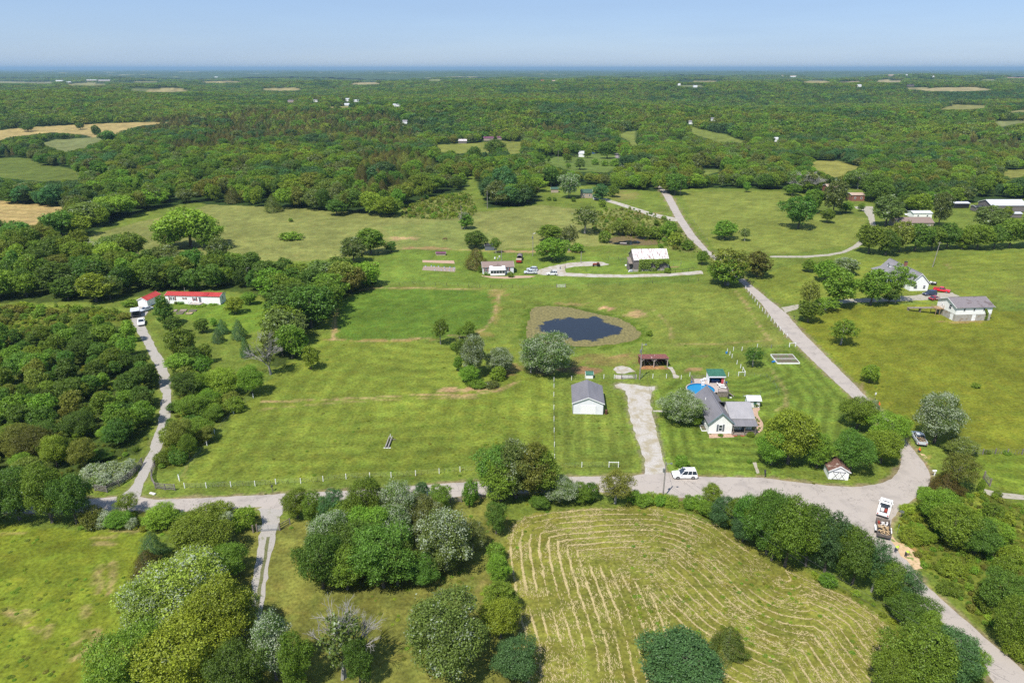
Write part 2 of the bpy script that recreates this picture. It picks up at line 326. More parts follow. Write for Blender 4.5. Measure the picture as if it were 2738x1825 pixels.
# ------------------------------------------------------------------ outlines traced in the photograph
OPEN_LINE = poly('I', (-1500,1400),(300,1400),(600,1330),(700,1290),(940,1190),(1070,1135),(1270,1090),(1480,1062),(1650,1080),(1996,1100)) + \
  poly('J', (480,1130),(520,1155),(680,1165),(1000,1175),(1060,1090),(1300,1010),(1530,975),(1570,900),(1560,830),(1590,830),(1640,900),(1720,1100),(1996,1090)) + \
  poly('K', (60,1070),(120,1035),(110,935),(240,940),(540,925),(700,960),(900,965),(1040,975),(1090,995),(1240,950),(1500,950),(1700,955),(1996,962)) + \
  poly('L', (170,965),(400,1000),(520,940),(780,960),(860,1060),(1100,1120),(1440,1070),(1720,1050),(1996,1030),(3200,1000))
MIDOPEN = OPEN_LINE + [(3200, 2400), (-600, 2400)]
CLEAR = {   # name -> (outline, colour seen in the photograph)
 'sandy': (poly('I',(0,510),(170,485),(260,485),(600,465),(1040,447),(1180,445),(1300,448),(1040,480),(910,530),(880,545),(700,565),(650,545),(400,525),(100,560),(0,585),(-300,600),(-300,540)), (190,178,108)),
 'palegreen': (poly('I',(300,608),(420,580),(740,562),(890,548),(880,560),(750,600),(700,610),(680,640),(520,675),(440,660)), (136,150,86)),
 'scrubleft': (poly('I',(-300,700),(0,720),(230,720),(300,760),(560,805),(690,880),(340,900),(0,870),(-300,870)), (112,134,54)),
 'hayleft': (poly('I',(-400,1020),(0,1045),(555,1100),(550,1150),(330,1165),(330,1240),(230,1240),(20,1330),(0,1370),(-400,1400)), (200,184,112)),
 'farm': (poly('J',(1325,620),(1500,610),(1700,600),(1830,590),(1996,598),(1996,660),(1950,690),(1870,690),(1820,640),(1750,680),(1560,680),(1480,690),(1390,680),(1340,690)), (142,156,66)),
 'cut1': (poly('K',(700,540),(850,510),(870,640),(810,630),(790,590)), (132,150,66)),
 'cut2': (poly('K',(1260,470),(1400,510),(1540,540),(1650,580),(1700,612),(1600,600),(1480,600),(1260,530)), (132,152,66)),
 'yardblue': (poly('K',(100,720),(420,700),(600,680),(720,700),(740,780),(640,830),(560,830),(380,820),(240,790),(170,760)), (118,146,62)),
 'cut3': (poly('K',(1355,808),(1480,808),(1480,830),(1370,850)), (128,150,66)),
 'yellow': (poly('L',(345,740),(580,740),(760,790),(640,830),(620,860),(520,870),(450,830),(360,780)), (158,164,74)),
 'right1': (poly('L',(1760,820),(1996,803),(2300,800),(2300,860),(1996,860),(1880,880),(1800,850)), (150,160,72)),
 'right2': (poly('L',(1440,312),(1670,318),(1770,335),(1560,352),(1400,352),(1270,362),(1420,325)), (152,158,84)),
 'right3': (poly('L',(1757,440),(1940,436),(2300,430),(1930,460),(1830,485),(1760,465)), (140,154,92)),
 'right4': (poly('L',(1780,372),(1996,352),(2200,350),(2200,360),(1900,375)), (150,156,92)),
 'far1': (poly('K',(1060,163),(1150,163),(1380,163),(1380,178),(1250,178)), (136,150,96)),
 'far2': (poly('L',(910,130),(1075,125),(1080,145),(930,145)), (168,164,116)),
 'far3': (poly('L',(1090,185),(1270,180),(1270,190),(1100,200)), (158,160,106)),
 'far4': (poly('I',(-300,132),(0,135),(420,140),(400,155),(0,150),(-300,150)), (150,160,112)),
 'far5': (poly('J',(480,330),(740,321),(740,331),(520,342)), (160,162,90)),
 'far6': (poly('J',(638,200),(662,200),(655,252),(640,240)), (150,156,84)),
 'far7': (poly('J',(1205,465),(1235,465),(1245,525),(1225,520)), (150,156,84)),
 'far8': (poly('L',(550,140),(760,132),(760,142),(600,146)), (170,160,120)),
 'far9': (poly('L',(1850,103),(1996,103),(2400,103),(2400,113),(1860,110)), (196,176,140)),
 'far10': (poly('J',(1020,98),(1160,98),(1160,106),(1030,106)), (176,160,130)),
 'far11': (poly('K',(720,78),(840,76),(850,84),(730,84)), (184,160,136)),
 'far12': (poly('J',(630,66),(870,66),(870,74),(640,74)), (176,168,140)),
 'farroad': (poly('K',(690,675),(715,672),(780,785),(745,790)), (176,170,166)),
}
WOODS = {
 'behind_home': poly('O',(-300,520),(100,560),(200,590),(330,612),(480,617),(600,640),(700,640),(860,655),(860,668),(800,676),(770,700),(745,740),(700,760),(680,820),(640,845),(620,835),(640,780),(655,730),(640,690),(530,668),(380,666),(310,684),(200,694),(-300,700)),
 'drive_wood': poly('O',(-350,830),(0,790),(120,770),(200,750),(270,750),(305,790),(335,850),(352,900),(356,950),(340,1000),(315,1045),(250,1075),(180,1100),(120,1110),(-350,1110)),
}
SHRUBBY = {
 'verge': poly('O',(400,800),(430,760),(430,850),(480,890),(540,930),(500,975),(440,1050),(390,1075),(370,1075),(385,1040),(402,960),(405,880)),
 'weeds': poly('O',(-300,700),(200,705),(280,715),(290,735),(200,745),(120,765),(0,785),(-300,830)),
 'east_bank': poly('D',(900,500),(1090,280),(1300,300),(1500,300),(1700,370),(1900,400),(1900,1700),(1756,1440),(1500,1190),(1250,960),(1080,810),(940,590)),
 'north_scrub': poly('J',(1060,1180),(1080,1090),(1300,1015),(1530,985),(1600,1000),(1640,1130),(1600,1170),(1400,1190)),
 'pond_scrub': poly('K',(500,1200),(620,1100),(840,1110),(1100,1180),(1180,1240),(1340,1440),(1220,1440),(1040,1390),(900,1340),(640,1330),(540,1300)),
 'south_verge': poly('A',(500,480),(640,430),(960,425),(1400,440),(1450,520),(1200,560),(760,548),(500,548)),
 'hedge_foot': poly('C',(700,310),(1100,340),(1300,420),(1500,540),(1756,730),(1930,820),(2150,930),(2380,1060),(2500,1180),(2480,1220),(2360,1090),(2150,965),(1930,860),(1756,780),(1450,585),(1200,440),(1000,375),(700,380)),
}
ROADS = {}   # name -> (outline, material)
ROAD_MAIN = poly('O',(-260,1150),(183,1147.3),(273.9,1140.4),(321.9,1140.4),(359.5,1147.3),(601,1136.3),(676.7,1131.9),(813.5,1125),(1084,1105.5),(1315.7,1094.2),(1449.2,1093.2),(1482,1088),(1526,1084),(1606.7,1094.2),(1750.7,1096.6),(1846.6,1107.9),(1900,1114),(1956.2,1118.2),(2011,1113),(2048.6,1099.3),(2066,1075.4),(2070,1052),(2064,1028.7),(2020,975),(1961.1,915.3),(1908.5,867.6),(1852.6,815),(1793.5,755.8),(1750.7,699.9),(1705,652),(1660,612),(1615.4,576.8),(1579.3,543.7),(1553.6,504.5),(1528,456.4),(1517.5,438.3),(1508,425),
  (1520,423),(1528,436.8),(1543,450.4),(1568.7,498.5),(1597.3,540.7),(1627.4,575.3),(1675,609),(1712,643),(1750.7,675.3),(1806.6,719.7),(1842.8,762.4),(1908.5,828.1),(1961,880.8),(1987.4,908.7),(2030.2,949.8),(2092.6,1025.4),(2122.2,1061.6),(2138.6,1094.4),(2130.7,1120),(2103.5,1140.4),(2069.2,1167.8),(2048.6,1191.8),(2043.5,1212.3),(2048.6,1236.3),(2093.1,1301.4),(2113.7,1332.2),(2195.9,1404.1),(2284.9,1482.9),(2352,1541),(2600,1750),
  (2520,1780),(2284.9,1567.7),(2257.5,1534.2),(2175.3,1438.4),(2110,1385),(2045,1330),(1990,1262),(1960,1228),(1890,1195),(1800,1172),(1700,1158),(1613.5,1147.2),(1521.1,1139.7),(1462.9,1133.6),(1350,1128),(1100,1136),(1040,1141),(850,1152),(700,1160),(655,1168),(649.3,1172),(590,1170),(601.3,1164),(486.2,1169.5),(404.1,1176.4),(318.5,1172.2),(240,1174),(-260,1185))
DRIVE_NW = poly('O',(273.9,1142),(302.5,1116.8),(338.6,1045),(358.3,989.3),(369.8,930),(373,903.6),(365,890.6),(366.6,861),(341.9,811.7),(323.8,775.6),(310,752.5),(300,730),(301,712),(312,706),(319.6,701.4),(342.6,703.5),(344.7,710.9),(336.9,719.7),(327,733),(335.3,752.6),(341.9,765.7),(361.6,805.1),(383,838),(391.2,874.2),(394,900),(392.9,943.2),(381.4,999.1),(361.6,1048.4),(328.8,1116.8),(321.9,1142))
DRIVE_S = poly('O',(595,1168),(601,1202),(595.8,1222.6),(589,1275),(578.7,1339),(572,1400),(560,1450),(575,1450),(596,1428),(603,1400),(611.6,1339),(622,1280),(635.6,1215.8),(649.3,1169))
DRIVE_MID = poly('O',(1482,1089),(1478.8,1051.8),(1470,1025),(1462.4,1005.7),(1444.3,946.5),(1441,910.3),(1437,897),(1416.4,890),(1412,884),(1425,879),(1439,880.7),(1460,883),(1485.4,887.3),(1505,885.6),(1504,893),(1495.2,900.3),(1493,920),(1498.5,946.5),(1511.7,1005.7),(1520,1040),(1526.5,1071.5),(1527,1086))
DRIVE_HOME = poly('O',(1615,629),(1531.4,634.5),(1432.8,637.5),(1367,636.5),(1295,634),(1245,631),(1228,629),(1232,621),(1262,612),(1310,603),(1360,600),(1385,602),(1400,607),(1385,610),(1320,612),(1297,617),(1300,626),(1367,629.5),(1432.8,630.5),(1531.4,628.2),(1612,621.5))
DRIVE_K = poly('K',(635,1030),(780,1075),(980,1138),(1175,1180),(1180,1202),(1140,1202),(980,1165),(780,1098),(620,1048),(540,1040),(540,1025))
DRIVE_R = poly('H',(130,318),(250,298),(400,288),(600,260),(1050,236),(1180,215),(1330,215),(1380,240),(1200,262),(1050,272),(600,285),(405,307),(230,332),(165,357))
DRIVE_FR = poly('L',(60,1465),(320,1465),(500,1452),(610,1432),(700,1385),(750,1340),(790,1350),(740,1395),(640,1440),(520,1465),(330,1480),(60,1478))
DRIVE_UP = poly('L',(700,1090),(760,1085),(845,1088),(850,1140),(865,1235),(825,1235),(805,1170),(770,1120),(715,1105))
PATH_SE = poly('v',(1270,1155),(1600,1215),(1893,1245),(2400,1290),(2400,1345),(1893,1325),(1600,1290),(1380,1250),(1255,1190))
FIELDS = [   # outline, colour, stripe pitch, stripe strength, jitter
 (poly('O',(-400,1180),(180,1215),(330,1215),(340,1300),(300,1420),(240,1568),(100,2000),(-600,2000)), (128,148,44), 3.2, .08),
 (poly('O',(500,1200),(600,1180),(700,1195),(900,1160),(1100,1140),(1170,1180),(1200,1400),(1230,1568),(1280,2000),(350,2000),(500,1400)), (132,141,62), 2.4, .06),
 (poly('O',(1158,1245),(1180,1195),(1300,1172),(1500,1162),(1600,1185),(1700,1240),(1850,1310),(2000,1400),(2090,1480),(2050,1568),(1960,2000),(1280,2000),(1210,1568),(1180,1400)), (140,148,60), 0, 0),
 (poly('O',(425,1110),(500,1010),(570,920),(640,850),(760,760),(1000,790),(1190,790),(1270,880),(1275,1060),(1180,1080),(760,1105)), (130,152,54), 2.6, .09),
 (poly('O',(765,780),(778,700),(830,665),(900,658),(1145,672),(1150,690),(1120,740),(1070,772),(900,782)), (106, 141, 46), 0, 0),
 (poly('O',(1280,880),(1320,870),(1440,900),(1480,1085),(1278,1085)), (124,147,56), 1.5, .12),
 (poly('O',(1500,900),(1560,860),(1700,870),(1770,850),(1720,790),(1830,790),(1960,925),(1950,1000),(1900,1080),(1760,1092),(1530,1080)), (118,146,52), 1.5, .19),
 (poly('O',(1270,700),(1380,650),(1600,650),(1690,660),(1830,790),(1700,800),(1500,800),(1480,720)), (132,152,60), 0, 0),
 (poly('O',(1830,740),(1900,700),(2120,700),(2400,720),(2800,760),(2800,1040),(2352,1045),(2230,1030),(2100,1000),(1990,900),(1860,770)), (132,146,44), 3.5, .04),
 (poly('O',(2230,1045),(2800,1050),(2800,1140),(2352,1133),(2260,1110),(2190,1090)), (124,150,48), 1.6, .12),
 (poly('O',(1730,640),(1800,610),(1960,600),(2352,580),(2800,580),(2800,700),(2352,690),(1840,695),(1790,700)), (134,154,56), 2.4, .05),
 (poly('O',(1565,440),(1800,440),(1850,480),(1990,500),(1970,560),(1800,585),(1640,570),(1590,510)), (140,158,66), 0, 0),
 (poly('O',(200,540),(480,470),(640,475),(1000,500),(1240,470),(1500,500),(1520,560),(1200,570),(900,580),(700,600),(330,600)), (146,158,80), 0, 0),
 (poly('O',(850,600),(920,572),(1180,580),(1600,600),(1600,650),(1200,655),(820,650)), (122,152,56), 0, 0),
 (poly('O',(880,520),(1050,505),(1130,540),(1120,575),(920,570)), (142,160,78), 0, 0),
 (poly('O',(370,700),(460,690),(640,690),(640,740),(560,770),(440,740)), (116,150,48), 0, 0),
 (poly('O',(-300,700),(300,720),(300,800),(-300,860)), (118,140,48), 0, 0),
]
SOIL = [   # bare or worn patches: centre crop, x, y, rx, ry, colour, strength
 ('G',440,760,90,28,(176,140,100),.8),('G',600,675,260,40,(160,142,84),.55),('G',640,655,90,14,(178,152,96),.7),('G',900,735,110,12,(206,160,106),.9),('G',1200,750,70,12,(190,160,110),.7),
 ('G',560,325,60,14,(214,180,128),.9),('G',770,365,90,22,(212,184,126),.75),('G',300,295,180,10,(200,176,112),.6),('G',160,740,180,60,(140,124,86),.8),
 ('G',360,18,50,12,(186,146,116),.9),('F',600,1,30,6,(190,170,110),.8),('m',1150,190,1300,26,(204,176,122),.75),('F',1420,895,180,14,(212,186,130),.9),
 ('G',1240,660,60,6,(176,150,100),.4),('D',990,730,90,100,(206,160,104),.95),('D',960,660,70,40,(206,160,104),.9),('v',390,650,45,35,(206,170,110),.8),
 ('v',440,830,25,150,(170,150,110),.7),('J',1060,1330,120,14,(206,180,124),.8),('J',1250,1405,220,8,(196,168,110),.7),('J',820,1530,30,14,(196,168,110),.7),
 ('H',700,920,14,60,(180,160,120),.5),('H',1400,415,200,10,(190,160,110),.6),('n',1780,915,110,16,(196,160,120),.7),('n',1430,1090,60,16,(196,160,120),.5),('K',960,1140,130,10,(186,164,104),.6),
 ('K',760,1010,120,40,(158,152,86),.6),('F',1660,220,80,30,(188,170,100),.6),('F',1640,330,26,90,(168,164,84),.7),('F',510,430,18,110,(176,172,92),.85),('F',850,548,340,8,(182,166,92),.85),
 ('F',1550,500,70,26,(178,166,90),.6),('F',1300,188,500,6,(160,160,80),.6),('E',1300,1450,12,150,(176,164,90),.4),('A',1240,440,120,7,(196,176,120),.5),('B',1450,930,40,30,(176,156,100),.3),
 ('G',1740,560,80,60,(156,162,80),.4),('H',1830,200,150,60,(160,162,80),.3),('F',1750,740,60,50,(176,142,100),.5),
]
STRAWLINES = [   # pale cut strips and tracks
 (poly('A',(745,750),(765,800),(755,870),(735,960)), .5),(poly('A',(665,790),(655,860),(635,900)), .4),(poly('A',(685,880),(668,960)), .4),
 (poly('A',(575,1060),(570,1120)), .4),(poly('A',(40,1080),(120,1130),(200,1190),(265,1225)), .5),(poly('A',(160,1080),(225,1115)), .4),
 (poly('A',(330,1180),(315,1260)), .4),(poly('A',(490,1410),(560,1370),(610,1320),(640,1290)), .6),(poly('A',(640,1210),(655,1280)), .6),(poly('A',(555,1430),(620,1390),(700,1330)), .4),
 (poly('A',(620,590),(770,585)), .4),(poly('A',(650,630),(765,642)), .4),(poly('A',(0,568),(160,562)), .4),(poly('A',(750,548),(960,548)), .4),(poly('A',(500,1300),(560,1260),(570,1230)), .4),
 (poly('F',(0,975),(400,965),(800,945),(1100,925),(1400,935),(1650,900),(1800,830)), .7),(poly('F',(0,1030),(400,990),(800,965),(1200,950),(1500,945)), .35),
 (poly('F',(1240,905),(1400,895),(1500,895),(1660,880)), .8),(poly('F',(480,545),(700,550),(900,548),(1180,528)), .8),(poly('F',(1300,515),(1440,520),(1560,470),(1620,380),(1660,220)), .7),
 (poly('F',(520,320),(515,430),(500,540)), .8),(poly('F',(620,210),(750,185),(1000,178),(1640,198)), .6),
 (poly('G',(900,330),(980,400),(1030,470),(1030,540)), .4),(poly('G',(1480,200),(1560,300),(1640,440),(1720,540)), .5),(poly('G',(1000,580),(1400,570),(1720,545)), .35),
 (poly('H',(60,740),(160,900),(170,1000),(100,1040)), .35),(poly('L',(1390,1520),(1425,1560)), .3),(poly('L',(1410,1520),(1440,1560)), .3),
 (poly('J',(1060,1420),(1100,1405),(1300,1408),(1540,1420),(1996,1440)), .7),(poly('J',(960,1325),(1100,1330),(1200,1330)), .6),
]
PONDW = poly('G',(105,450),(150,425),(180,405),(270,400),(320,385),(400,400),(470,378),(540,390),(590,425),(650,450),(690,472),(680,500),(600,520),(520,545),(430,555),(340,545),(260,530),(180,505),(110,480))
POND = poly('G',(15,520),(25,440),(50,350),(70,315),(180,305),(350,322),(500,362),(640,385),(740,430),(820,490),(815,530),(740,560),(600,580),(340,595),(150,575),(60,555))
POND2 = poly('K',(640,1370),(660,1330),(740,1312),(860,1315),(1000,1345),(1060,1365),(1000,1385),(880,1385),(720,1383))
CEDARY = [poly('J',(-100,370),(500,380),(950,400),(1200,560),(1000,700),(500,600),(-100,650)), poly('I',(1100,440),(1996,380),(1996,700),(1300,700),(1000,640)),
  poly('J',(400,760),(1100,700),(1350,800),(1250,900),(1000,1080),(850,1100),(650,900)), poly('L',(1300,560),(1996,600),(1996,700),(1500,680)), poly('K',(0,480),(350,490),(300,560),(0,570))]

_fr = random.Random(21)
for i in range(20):
    y = _fr.choice((205, 209, 213, 218, 224, 231, 240)) + _fr.uniform(-2, 2); x = _fr.uniform(-100, 2850); w_ = _fr.uniform(18, 70) * (y - 183) / 35; h_ = (y - 183) * _fr.uniform(.07, .13)
    CLEAR['f%d' % i] = ([(x - w_, y), (x - w_ * .4, y - h_ * .8), (x + w_ * .5, y - h_), (x + w_, y + h_ * .2), (x + w_ * .3, y + h_ * .8), (x - w_ * .6, y + h_ * .7)], _fr.choice(((176, 172, 108), (146, 160, 86), (160, 164, 96), (180, 176, 120))))
# ------------------------------------------------------------------ ground
GREEN_GAIN = 1.0
def albedo(rgb): return lin(*rgb) * np.array([.525, .475, .54])
def build_ground():
    ys = [-400, -150, 0, 30]; y = 48.0
    while y < 2200: ys.append(y); y *= 1.0062
    while y < 60000: ys.append(y); y *= 1.03
    ys = np.array(ys); nx = 460
    u = np.linspace(-1, 1, nx); half = np.maximum(ys * 1.0, 120) * 1.0 + 10
    X = half[:, None] * u[None, :]; Y = np.repeat(ys[:, None], nx, 1)
    Z = height(X, Y)
    jx = (vnoise(X, Y, 3, 4) - .5) * 1.6 + (vnoise(X, Y, .9, 5) - .5) * .9; jy = (vnoise(X, Y, 3, 6) - .5) * 1.6 + (vnoise(X, Y, .9, 7) - .5) * .9
    px, py = project(X + jx, Y + jy, Z)
    n1, n2, n3 = vnoise(X, Y, 11, 1), vnoise(X, Y, 4, 2), vnoise(X, Y, 1.4, 3)
    C = np.zeros(X.shape + (3,)); C[:] = albedo((124, 148, 56))
    near = py > 430
    forest = ~inpoly(px, py, MIDOPEN)
    C[forest] = albedo((58, 84, 34))
    front = Y > 45
    for P, rgb in CLEAR.values():
        m_ = inpoly(px, py, P) & front; C[m_] = albedo(rgb)
        xs = [p[0] for p in P]; ys_ = [p[1] for p in P]
    lm = inpoly(px, py, CLEAR['hayleft'][0]) & front
    sL = np.sin(Y * .75 + X * .16); C[lm] *= (1 + .09 * np.sign(sL[lm]))[:, None]
    for P, rgb, pitch, amp in FIELDS:
        m_ = inpoly(px, py, P) & front
        if not m_.any(): continue
        C[m_] = albedo(rgb)
        if pitch:
            W = [tuple(at(*p)[:2]) for p in P if p[1] > 300]
            d = dist_poly(X[m_], Y[m_], W) + (vnoise(X[m_], Y[m_], 6, 2) - .5) * .6
            C[m_] *= (1 + amp * np.tanh(3 * np.sin(d * 2 * math.pi / (2 * pitch))))[:, None]
    for k in ('behind_home', 'drive_wood'):
        m_ = inpoly(px, py, WOODS[k]) & front; C[m_] = albedo((84, 106, 42))
    for k, P in SHRUBBY.items():
        m_ = inpoly(px, py, P) & front; C[m_] = albedo((122, 140, 50) if k not in ('north_scrub', 'pond_scrub') else (132, 144, 70))
        C[m_] *= (.75 + .5 * n2[m_])[:, None]
    fx = C.copy()
    for k, cx, cy, rx, ry, rgb, st in SOIL:
        sx, sy = S(k, cx, cy); s = CR[k][2]
        d = np.hypot((px - sx) / (rx / s), (py - sy) / (ry / s)) + (n3 - .5) * .9 + (n2 - .5) * .7
        a = np.clip((1.05 - d) * 3, 0, 1) * st
        if (a > 0).any(): C = C * (1 - a[..., None]) + albedo(rgb) * a[..., None]
    for P, st in STRAWLINES:
        W = [tuple(at(*p)[:2]) for p in P]
        xs = [p[0] for p in W]; y_ = [p[1] for p in W]
        bb = (X > min(xs) - 3) & (X < max(xs) + 3) & (Y > min(y_) - 3) & (Y < max(y_) + 3)
        if not bb.any(): continue
        d = dist_poly(X[bb], Y[bb], W, False) + (n3[bb] - .5) * .8 + (n2[bb] - .5) * .6
        a = np.clip((.62 - d) * 3, 0, 1) * min(1, st * 1.25) * np.clip(n3[bb] * 1.8, .3, 1)
        C[bb] = C[bb] * (1 - a[:, None]) + albedo((202, 180, 122)) * a[:, None]
    # gravelly shoulders beside the roads, and the green rim of the pond
    for P, wd, rgb, st in ((ROAD_MAIN, .95, (176, 160, 124), .7), (DRIVE_NW, .6, (150, 150, 100), .4), (DRIVE_MID, .7, (170, 164, 130), .55), (POND, 2.6, (92, 122, 32), .85)):
        W = [tuple(at(*p)[:2]) for p in P]
        xs = [p[0] for p in W]; y_ = [p[1] for p in W]
        bb = (X > min(xs) - 5) & (X < max(xs) + 5) & (Y > min(y_) - 5) & (Y < max(y_) + 5) & (Y < 480)
        d = dist_poly(X[bb], Y[bb], W) + (n3[bb] - .5) * wd * 1.5
        a = np.clip((wd - d) / wd * 1.6, 0, 1) * st
        C[bb] = C[bb] * (1 - a[:, None]) + albedo(rgb) * a[:, None]
    op = ~forest & front
    streak = vnoise(X, Y * 3.2, 2.6, 5); s2 = vnoise(X * 2.4, Y, 3.2, 6)
    var = (.85 + .30 * n1) * (.85 + .30 * n2) * (.78 + .44 * n3) * (.92 + .16 * vnoise(X, Y, 40, 4)); C *= var[..., None]
    dry = np.clip((streak - .70) * 4, 0, 1) * .35 * (n1 > .35)
    dk = np.clip((s2 - .74) * 4, 0, 1) * .3
    C = C * (1 - dry[..., None]) + C * np.array([1.55, 1.25, 1.3]) * dry[..., None]
    C = C * (1 - dk[..., None]) + C * np.array([.55, .75, .6]) * dk[..., None]
    ni = len(ys); v = np.stack([X, Y, Z], -1).reshape(-1, 3)
    idx = np.arange(ni * nx).reshape(ni, nx)
    f = np.stack([idx[:-1, :-1], idx[:-1, 1:], idx[1:, 1:], idx[1:, :-1]], -1).reshape(-1, 4)
    me = bpy.data.meshes.new('ground'); me.vertices.add(len(v)); me.vertices.foreach_set('co', v.ravel())
    me.loops.add(f.size); me.loops.foreach_set('vertex_index', f.ravel().astype(np.int32))
    me.polygons.add(len(f)); me.polygons.foreach_set('loop_start', np.arange(0, f.size, 4, dtype=np.int32))
    me.polygons.foreach_set('use_smooth', np.ones(len(f), bool)); me.update()
    a = me.color_attributes.new('soil', 'FLOAT_COLOR', 'POINT')
    a.data.foreach_set('color', np.concatenate([C.reshape(-1, 3), np.ones((len(v), 1))], 1).ravel())
    m, t, b = nodes('grassland')
    at_ = N(t, 'Attribute'); at_.attribute_name = 'soil'; co = coord(t)
    nz = N(t, 'TexNoise'); nz.inputs['Scale'].default_value = 1.5; nz.inputs['Detail'].default_value = 9; nz.inputs['Roughness'].default_value = .75; t.links.new(co, nz.inputs['Vector'])
    mr = N(t, 'MapRange'); mr.inputs[1].default_value = .3; mr.inputs[2].default_value = .7; mr.inputs[3].default_value = .38; mr.inputs[4].default_value = 1.62; t.links.new(nz.outputs[0], mr.inputs[0])
    nz2 = N(t, 'TexNoise'); nz2.inputs['Scale'].default_value = .35; nz2.inputs['Detail'].default_value = 6; t.links.new(co, nz2.inputs['Vector'])
    mh = N(t, 'MapRange'); mh.inputs[1].default_value = .3; mh.inputs[2].default_value = .7; mh.inputs[3].default_value = .485; mh.inputs[4].default_value = .512; t.links.new(nz2.outputs[0], mh.inputs[0])
    hs = N(t, 'HueSaturation'); t.links.new(at_.outputs['Color'], hs.inputs['Color']); t.links.new(mr.outputs[0], hs.inputs['Value']); t.links.new(mh.outputs[0], hs.inputs['Hue'])
    t.links.new(hs.outputs[0], b.inputs['Base Color']); b.inputs['Roughness'].default_value = .95; b.inputs['Specular IOR Level'].default_value = .1
    bp = N(t, 'Bump'); bp.inputs['Strength'].default_value = .55; bp.inputs['Distance'].default_value = .12; t.links.new(nz.outputs[0], bp.inputs['Height']); t.links.new(bp.outputs[0], b.inputs['Normal'])
    me.materials.append(m); o = link('ground', me); o['kind'] = 'structure'; return o
build_ground()

# ------------------------------------------------------------------ roads, drives, ponds
def surface_mat(name, c1, c2, c3, s_fine=9, s_big=.25, bump=.4, cracks=False, lim=(.5, .62), blotch=.8):
    m, t, b = nodes(name); co = coord(t)
    n = N(t, 'TexNoise'); n.inputs['Scale'].default_value = s_fine; n.inputs['Detail'].default_value = 5; n.inputs['Roughness'].default_value = .7; t.links.new(co, n.inputs['Vector'])
    cr = N(t, 'ValToRGB'); cr.color_ramp.elements[0].position, cr.color_ramp.elements[1].position = .32, .68
    cr.color_ramp.elements[0].color = (*c1, 1); cr.color_ramp.elements[1].color = (*c2, 1); t.links.new(n.outputs[0], cr.inputs[0])
    n3 = N(t, 'TexNoise'); n3.inputs['Scale'].default_value = s_big; n3.inputs['Detail'].default_value = 8; n3.inputs['Roughness'].default_value = .65; t.links.new(co, n3.inputs['Vector'])
    mr = N(t, 'MapRange'); mr.inputs[1].default_value, mr.inputs[2].default_value = lim; mr.inputs[4].default_value = blotch; t.links.new(n3.outputs[0], mr.inputs[0])
    mx = N(t, 'Mix', data_type='RGBA'); mx.inputs[7].default_value = (*c3, 1); t.links.new(mr.outputs[0], mx.inputs[0]); t.links.new(cr.outputs[0], mx.inputs[6]); out = mx.outputs[2]
    if cracks:
        vo = N(t, 'TexVoronoi', feature='DISTANCE_TO_EDGE'); vo.inputs['Scale'].default_value = .16
        dn = N(t, 'TexNoise'); dn.inputs['Scale'].default_value = .5; dn.inputs['Detail'].default_value = 6; t.links.new(co, dn.inputs['Vector'])
        ad = N(t, 'VectorMath', operation='MULTIPLY_ADD'); ad.inputs[1].default_value = (7, 7, 7); t.links.new(dn.outputs[1], ad.inputs[0]); t.links.new(co, ad.inputs[2]); t.links.new(ad.outputs[0], vo.inputs['Vector'])
        cm = N(t, 'MapRange'); cm.inputs[1].default_value = .0; cm.inputs[2].default_value = .014; cm.inputs[3].default_value = .62; cm.inputs[4].default_value = 1; t.links.new(vo.outputs[0], cm.inputs[0])
        mu = N(t, 'Mix', data_type='RGBA', blend_type='MULTIPLY'); mu.inputs[0].default_value = 1; t.links.new(out, mu.inputs[6]); t.links.new(cm.outputs[0], mu.inputs[7]); out = mu.outputs[2]
    t.links.new(out, b.inputs['Base Color']); b.inputs['Roughness'].default_value = .95; b.inputs['Specular IOR Level'].default_value = .15
    bp = N(t, 'Bump'); bp.inputs['Strength'].default_value = bump; bp.inputs['Distance'].default_value = .02; t.links.new(n.outputs[0], bp.inputs['Height']); t.links.new(bp.outputs[0], b.inputs['Normal'])
surface_mat('asphalt', (.30, .266, .236), (.375, .335, .30), (.275, .246, .222), cracks=True)
surface_mat('gravel', (.24, .222, .20), (.37, .345, .315), (.16, .17, .08), s_fine=5, s_big=.8, lim=(.56, .68))
surface_mat('pale_gravel', (.29, .268, .24), (.46, .432, .395), (.27, .23, .145), s_fine=3, s_big=.4, lim=(.46, .60))
surface_mat('dusty_gravel', (.27, .245, .20), (.36, .33, .275), (.15, .17, .07), s_fine=4, s_big=.9, lim=(.54, .64))
def sheet(name, outline, mat, z=.012, jit=.12, step=1.2, drape=False):
    W = [Vector(at(*p)) for p in outline]; P = []
    for i in range(len(W)):
        a, b = W[i - 1], W[i]; n = max(1, int((b - a).length / step))
        for k in range(n): P.append(a.lerp(b, k / n))
    for q in P:
        q.x += (float(vnoise(q.x, q.y, 1.1, 3)) - .5) * 2 * jit; q.y += (float(vnoise(q.x, q.y, 1.1, 5)) - .5) * 2 * jit; q.z = float(height(q.x, q.y)) + z
    tri = tessellate_polygon([P]); me = bpy.data.meshes.new(name); me.from_pydata([tuple(q) for q in P], [], [tuple(t_) for t_ in tri])
    me.materials.append(M(mat)); me.update()
    if len(me.polygons) and me.polygons[0].normal.z < 0: me.flip_normals()
    o = link(name, me); o['kind'] = 'structure'; return o
sheet('road', ROAD_MAIN, 'asphalt', .012, .17, .9)
